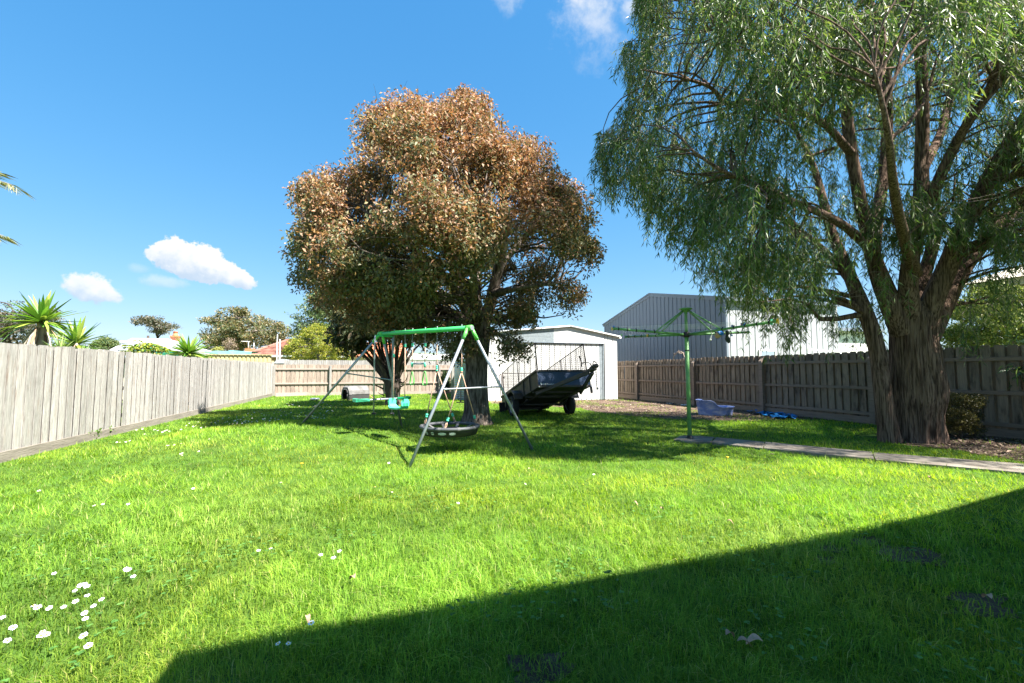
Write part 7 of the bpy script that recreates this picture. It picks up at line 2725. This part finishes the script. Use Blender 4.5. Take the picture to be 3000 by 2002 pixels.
# white roofed house with solar heater, shade cloth canopy, chimney
def left_house():
    Y0 = 24.0
    a, b = at_y(300, 1036, Y0), at_y(545, 1036, Y0)
    t = thing('white_roofed_house', 'house with white roof showing over the left fence behind the yuccas', 'house', ((a[0] + b[0]) / 2, Y0, 0))
    pk = at_y(440, 992, Y0 + 4)
    mb = MB()
    mb.add([a, b, b + [0, 8, 0], a + [0, 8, 0], pk + [-0.8, 0, 0], pk + [0.8, 0, 0]], [(0, 1, 5, 4), (1, 2, 5), (2, 3, 4, 5), (3, 0, 4)])
    mb.build('roof', M['roof_white'], t)
    MB().box(((a[0] + b[0]) / 2, Y0 + 4, a[2] / 2 - 0.1), (b[0] - a[0] - 0.6, 7.2, a[2] - 0.2)).build('wall', M['render'], t)
    # solar water heater
    s = thing('solar_water_heater', 'solar water heater with white tank and dark collector on the white roof', 'solar heater', (at_y(378, 1018, Y0 - 0.2)))
    c = [at_y(346, 1028, Y0 - 0.5), at_y(392, 1028, Y0 - 0.5), at_y(402, 1009, Y0 + 0.5), at_y(354, 1009, Y0 + 0.5)]
    MB().prism(c, (0, 0.03, -0.06)).build('collector', M['solar'], s)
    mb = MB()
    for k in range(1, 12):
        q = k / 12
        mb.tube([c[0] + (c[1] - c[0]) * q + [0, -0.03, 0.02], c[3] + (c[2] - c[3]) * q + [0, -0.03, 0.02]], 0.018, 5)
    mb.build('collector_tube', M['tank'], s)
    MB().tube([at_y(353, 1005, Y0 + 0.6), at_y(408, 1004, Y0 + 0.6)], 0.10, 14).build('tank', M['white_paint'], s)
    MB().bar(c[0] - [0, 0, 0.05], c[1] - [0, 0, 0.05], 0.05, 0.06).build('frame', M['white_paint'], s)
    # rusty valley sheet
    # shade canopy in front
    Yc = 20.0
    u_ = thing('shade_canopy', 'sun-bleached shadecloth canopy with green underside draped over the frame behind the left fence', 'shade canopy', at_y(445, 1020, Yc) * [1, 1, 0])
    edge = [(368, 1032), (392, 1014), (412, 1003), (436, 994), (455, 997), (480, 1008), (505, 1020), (535, 1033)]
    under = [(372, 1034), (396, 1023), (414, 1012), (436, 1005), (458, 1007), (480, 1016), (505, 1027), (532, 1036)]
    V, F = [], []
    for (x, y), (x2, y2) in zip(edge, under):
        V += [at_y(x, y, Yc + 1.6), at_y(x2, y2 - 3, Yc + 0.3), at_y(x2, y2, Yc)]
    F = []
    for k in range(7):
        for j in range(2):
            F.append((3 * k + j, 3 * k + 3 + j, 3 * k + 4 + j, 3 * k + 1 + j))
    mb = MB()
    mb.cs = True
    mb.add(V, F)
    mb.build('cloth', M['shade_white'], u_)
    V = []
    for x2, y2 in under:
        V += [at_y(x2, y2 + 0.2, Yc + 0.02), at_y(x2, 1042, Yc + 0.05)]
    mb = MB()
    mb.add(V, [(2 * k, 2 * k + 2, 2 * k + 3, 2 * k + 1) for k in range(7)])
    mb.build('side_cloth', M['shade_green'], u_)
    mb = MB()
    for x, y in ((372, 1034), (436, 1005), (532, 1036)):
        p = at_y(x, y, Yc + 0.1)
        mb.tube([(p[0], p[1], 0), p], 0.03, 6)
    mb.build('pole', M['galv'], u_)
    # flat green shadecloth roof running right
    Yd = 25.0
    p0, p1 = at_y(468, 1037, Yd), at_y(700, 1030, Yd)
    v = thing('shade_house', 'long flat shade house covered with faded blue-green cloth, in front of the tiled house', 'shade house', (p0[0], Yd + 3.2, 0))
    mb = MB()
    nn = 20
    rngq = np.random.default_rng(3)
    V = []
    for k in range(nn + 1):
        q = k / nn
        x = p0[0] + (at_y(735, 1030, Yd + 3)[0] - p0[0]) * q
        z1 = at_y(600, 1028.5, Yd + 3)[2] + rngq.normal() * 0.03
        V += [(x, Yd + 3.2, z1), (x, Yd + 3.0, z1 - 0.26 + rngq.normal() * 0.02), (x, Yd + 5.2, z1 + 0.05)]
    F = [(3 * k, 3 * k + 3, 3 * k + 4, 3 * k + 1) for k in range(nn)] + [(3 * k, 3 * k + 2, 3 * k + 5, 3 * k + 3) for k in range(nn)]
    mb.add(V, F)
    M['shade_teal'] = mat('faded_teal_cloth', (0.10, 0.25, 0.25), 0.9, 0.25, 5, (1, 1, 1), 0.1, col2=(0.05, 0.30, 0.24), c2thr=0.66, c2scale=1.2)
    mb.build('cloth', M['shade_teal'], v)
    x1 = at_y(735, 1030, Yd + 3)[0]
    z1 = at_y(600, 1028.5, Yd + 3)[2]
    mb = MB()
    for q in np.linspace(0, 1, 5):
        mb.box((p0[0] + (x1 - p0[0]) * q, Yd + 3.3, z1 / 2 - 0.05), (0.08, 0.08, z1 - 0.1))
    mb.box(((p0[0] + x1) / 2, Yd + 3.1, z1 - 0.30), (x1 - p0[0], 0.05, 0.08))
    mb.build('frame', M['rust'], v)


left_house()


def chimney():
    Y0 = 34.0
    xl, xr_ = at_y(503, 1000, Y0)[0], at_y(523, 1000, Y0)[0]
    zb, zt2 = at_y(513, 1040, Y0)[2], at_y(513, 987, Y0)[2]
    w = xr_ - xl
    cx_ = (xl + xr_) / 2
    t = thing('brick_chimney', 'red brick chimney with terracotta pot behind the third yucca', 'chimney', (cx_, Y0, 0))
    MB().box((cx_, Y0, (zb + zt2) / 2 - 1), (w - 0.03, w - 0.03, zt2 - zb + 2)).build('mortar_core', M['mortar'], t)
    nb = 4
    bw = w / nb
    bm = MB().box((0, 0, 0), (bw * 0.93, bw * 0.5, 0.072))
    me = bpy.data.meshes.new('brick')
    me.from_pydata(bm.v, [], bm.f)
    me.materials.append(M['brick'])
    me.update()
    z = zb + 0.05
    k = 0
    while z < zt2 - 0.04:
        big = 1.0 + (0.12 if z > zt2 - 0.30 else 0.0)
        for face in range(2):
            for i in range(nb):
                o = link('brick', me, t)
                dx = (i + 0.5 - nb / 2 + (0.25 if k % 2 else -0.0)) * bw * big
                dx = float(np.clip(dx, -w / 2 * big + bw * 0.45, w / 2 * big - bw * 0.45))
                if face == 0:
                    o.location = (dx, -w / 2 * big + bw * 0.24, z)
                else:
                    o.location = (w / 2 * big - bw * 0.24, dx, z)
                    o.rotation_euler = (0, 0, PI / 2)
        z += 0.086
        k += 1
    MB().box((cx_, Y0, zt2), (w * 1.2, w * 1.2, 0.10)).build('capping', M['terracotta'], t)
    MB().lathe((cx_, Y0, zt2 + 0.05), [(0.15, 0), (0.15, 0.08), (0.12, 0.10), (0.12, 0.24), (0.14, 0.25), (0.14, 0.28), (0.10, 0.28), (0.10, 0.1)], 14).build('chimney_pot', M['terracotta'], t)


chimney()


def power_pole():
    Y0 = 60.0
    a = at_y(434, 984, Y0)
    t = thing('power_pole', 'distant timber power pole with a cross arm beside the umbrella-shaped gum', 'power pole', (a[0], Y0, 0))
    MB().tube([(a[0], Y0, 0), (a[0], Y0, a[2])], [0.17, 0.12], 8).build('pole', M['bark_dark'], t)
    zc = at_y(434, 997, Y0)[2]
    MB().box((a[0] - 0.4, Y0, zc), (1.9, 0.12, 0.14)).build('cross_arm', M['bark_dark'], t)
    for k, (x2, y2, yy) in enumerate([(-40, 1000, 45), (-40, 1012, 45), (900, 1000, 70), (900, 1006, 70)]):
        e = at_y(x2, y2, yy)
        s_ = np.array([a[0] - 1.2 + 0.8 * (k % 2), Y0, zc + 0.1])
        tt = np.linspace(0, 1, 14)[:, None]
        P = s_ + (e - s_) * tt - np.array([0, 0, 1.0]) * 4 * tt * (1 - tt) * 0.5
        MB().tube(P, 0.014, 4).build('wire', M['grey_trim'], t)


power_pole()


# unseen roof on posts, added instead of a house; shades foreground, lets skylight in
def add_shadow_roof():
    # solve the eave edge from the shadow edge: eave height he, light direction known
    he = 3.2
    k = he / math.tan(SUN_EL)
    ox, oy = math.sin(SUN_AZ) * k, math.cos(SUN_AZ) * k
    sh = [g(x, y) for x, y in ((508, 1928), (800, 1868), (1277, 1787), (1900, 1668), (2490, 1564))]
    ev = [np.array([p[0] + ox, p[1] + oy, he]) for p in sh]
    t = thing('shadow_roof', 'unseen stand-in roof on white posts behind the camera, added to shade the near lawn', 'shadow roof', (6.0, -0.5, 0))
    x0 = ev[0][0]
    # right part rises: added edge lifted along the shadow line
    far = [g(x, y) for x, y in ((2700, 1515), (3000, 1430))]
    hs = [3.32, 3.6]
    ev2 = []
    for p, h in zip(far, hs):
        kk = h / math.tan(SUN_EL)
        ev2.append(np.array([p[0] + math.sin(SUN_AZ) * kk, p[1] + math.cos(SUN_AZ) * kk, h]))
    edge = ev + ev2 + [ev2[-1] + (ev2[-1] - ev2[-2]) * 1.5]
    edge[-1][2] = 3.75
    mb = MB()
    top = [(p[0], p[1], p[2]) for p in edge]
    back = [(p[0], p[1] - 2.5, p[2] + 0.25) for p in edge]
    n_ = len(edge)
    V = top + back + [(q[0], q[1], q[2] - 0.12) for q in top] + [(q[0], q[1], q[2] - 0.12) for q in back]
    F = [(i, i + 1, n_ + i + 1, n_ + i) for i in range(n_ - 1)] + [(2 * n_ + i, 3 * n_ + i, 3 * n_ + i + 1, 2 * n_ + i + 1) for i in range(n_ - 1)]
    F += [(i, 2 * n_ + i, 2 * n_ + i + 1, i + 1) for i in range(n_ - 1)] + [(0, n_, 3 * n_, 2 * n_), (n_ - 1, 3 * n_ - 1, 4 * n_ - 1, 2 * n_ - 1)]
    mb.add(V, F)
    mb.build('roof', M['grey_trim'], t)
    for q, dy in ((top[0], -1.5), (top[0], -2.3), (top[-1], -2.0), (top[-1], -2.4)):
        sx = 0.12 if q is top[0] else -0.12
        MB().box((q[0] + sx, q[1] + dy, (q[2] - 0.13) / 2), (0.09, 0.09, q[2] - 0.13), bevel=0.008).build('post', M['white_paint'], t)
    return edge


EDGE = add_shadow_roof()


# ================================================================== small things on the lawn
def daisies():
    rng = np.random.default_rng(77)
    near = [(268, 138), (648, 238), (708, 236), (882, 238), (1330, 124), (1934, 90), (1780, 548), (1864, 548), (2208, 582), (2296, 602), (2336, 568), (372, 718), (870, 680), (884, 698), (918, 726), (516, 822), (552, 800), (580, 790),
            (598, 806), (600, 868), (520, 902), (700, 888), (230, 936), (258, 960), (340, 940), (438, 940), (644, 934), (582, 982), (588, 1016), (20, 1006), (88, 1094), (294, 1106), (280, 1152), (320, 1136), (50, 1186), (574, 1152),
            (608, 1208), (2142, 1056), (1914, 1212), (1986, 1196)]
    pts = [(x / 2.35, 1380 + y / 2.35, 1.0) for x, y in near]

    def scatter(poly, n, s):
        poly = np.array(poly, float)
        lo, hi = poly.min(0), poly.max(0)
        k = 0
        while k < n:
            x, y = rng.uniform(lo[0], hi[0]), rng.uniform(lo[1], hi[1])
            if inside(np.array([x]), np.array([y]), poly)[0]:
                pts.append((x, y, s))
                k += 1
    scatter([(640, 1222), (800, 1200), (960, 1185), (990, 1205), (960, 1235), (800, 1245), (650, 1245)], 105, 1.15)
    scatter([(380, 1262), (600, 1235), (760, 1235), (740, 1262), (480, 1275)], 32, 1.15)
    scatter([(460, 1312), (620, 1305), (625, 1345), (500, 1350)], 9, 1.0)
    scatter([(330, 1280), (420, 1262), (440, 1300), (340, 1310)], 5, 1.0)
    scatter([(830, 1175), (1000, 1178), (1040, 1195), (850, 1195)], 22, 1.2)
    scatter([(900, 1360), (1800, 1340), (2300, 1380), (1500, 1500), (900, 1460)], 7, 1.0)
    mb = MB()
    for k in range(13):
        a = 2 * PI * k / 13
        d = np.array([math.cos(a), math.sin(a), 0.10 + 0.10 * math.sin(k * 2.1)])
        w = np.array([-math.sin(a), math.cos(a), 0])
        mb.add([d * 0.004, d * 0.013 - w * 0.0035, d * 0.0185, d * 0.013 + w * 0.0035], [(0, 1, 2, 3)])
    mb.cm = 1
    mb.lathe((0, 0, 0.001), [(0.0058, 0), (0.005, 0.003), (0.0, 0.0045)], 8)
    mb.cm = 2
    mb.tube([(0, 0, 0.0), (0.002, 0, -0.06)], 0.001, 4, caps=False)
    me = bpy.data.meshes.new('daisy')
    me.from_pydata(mb.v, [], mb.f)
    for m in (M['petal'], M['daisy_eye'], M['hoist_green']):
        me.materials.append(m)
    me.polygons.foreach_set('material_index', mb.mi)
    me.update()
    for x, y, s in pts:
        p = g(x, y, 0.06)
        if p[0] < XL + 0.1 or p[1] > YB - 0.3:
            continue
        o = link('daisy', me)
        o.location = (p[0], p[1], 0.062 + lawn_z(p[0], p[1]) + rng.uniform(-0.006, 0.012))
        o.rotation_mode = 'ZYX'
        o.rotation_euler = (rng.normal() * 0.14 + 0.28, rng.normal() * 0.14, rng.uniform(0, 6.28))
        sc = s * rng.uniform(0.62, 0.95)
        o.scale = (sc, sc, 1)
        tag(o, 'small white daisy with yellow eye flowering in the lawn', 'daisy', 'daisies in the lawn')


daisies()


def fallen_leaves():
    rng = np.random.default_rng(78)
    spec = [(2183, 1931, 0.085, 'pale brown dead leaf in the shaded foreground grass, left one of a pair'), (2212, 1926, 0.095, 'curled pale dead leaf in the shaded foreground grass, right one of a pair'), (2140, 1905, 0.07, 'narrow dead leaf standing in shaded grass just left of the leaf pair'),
            (1032, 1728, 0.07, 'pinkish dead leaf in sunny grass left of centre'), (1862, 1497, 0.06, 'dead leaf in the sunny grass mid lawn, below the hoist'), (1940, 1514, 0.05, 'small dead leaf in sunny grass right of the mid-lawn leaf'), (2140, 1556, 0.07, 'thin pale straw-like leaf near the shadow edge'),
            (900, 1855, 0.05, 'brown dead leaf at the edge of the big shadow'), (2724, 1416, 0.06, 'pale dead leaf near the path at right'), (2895, 1788, 0.08, 'pale leaf on the bare worn patch in the shade at right'), (2260, 1348, 0.10, 'flat pale dry leaf in the grass below the path'), (3020, 1395, 0.05, 'leaf by the path end')]
    for x, y, s, lab in spec[:-1]:
        c = g(x, y)
        V, F = [], []
        n_ = 7
        a = rng.uniform(0, 6.28)
        d, w = np.array([math.cos(a), math.sin(a), 0]), np.array([-math.sin(a), math.cos(a), 0])
        cz_ = 0.05
        s = s * 0.72
        for k in range(n_):
            t = k / (n_ - 1)
            wd = math.sin(PI * min(1, t * 0.94 + 0.05)) ** 0.7 * s * 0.32
            q = c + d * (t - 0.5) * s + [0, 0, cz_ + 0.02 * math.sin(t * 3) + 0.018 * t]
            V += [q - w * wd + [0, 0, 0.35 * wd], q, q + w * wd + [0, 0, 0.5 * wd]]
        F = [(3 * k + j, 3 * k + 3 + j, 3 * k + 4 + j, 3 * k + 1 + j) for k in range(n_ - 1) for j in range(2)]
        mb = MB()
        mb.add(V, F)
        o = mb.build('fallen_leaf', M['dead_leaf'], None, (c[0], c[1], 0.0))
        tag(o, lab, 'leaf', 'dead leaves on the lawn')
    for x, y, lab in [(884, 1364, 'orange-yellow dandelion in the sunny grass left of the near swing leg'), (2131, 1345, 'yellow dandelion in sunny grass just below the concrete path')]:
        c = g(x, y, 0.05)
        mb = MB()
        mb.lathe(c + [0, 0, 0.02], [(0.0, 0.016), (0.015, 0.013), (0.02, 0.004), (0.01, 0)], 10)
        mb.tube([c + [0, 0, 0.02], c - [0, 0, 0.05]], 0.002, 4)
        tag(mb.build('dandelion', M['yellow'], None, tuple(c)), lab, 'dandelion', 'dandelions in the lawn')


fallen_leaves()
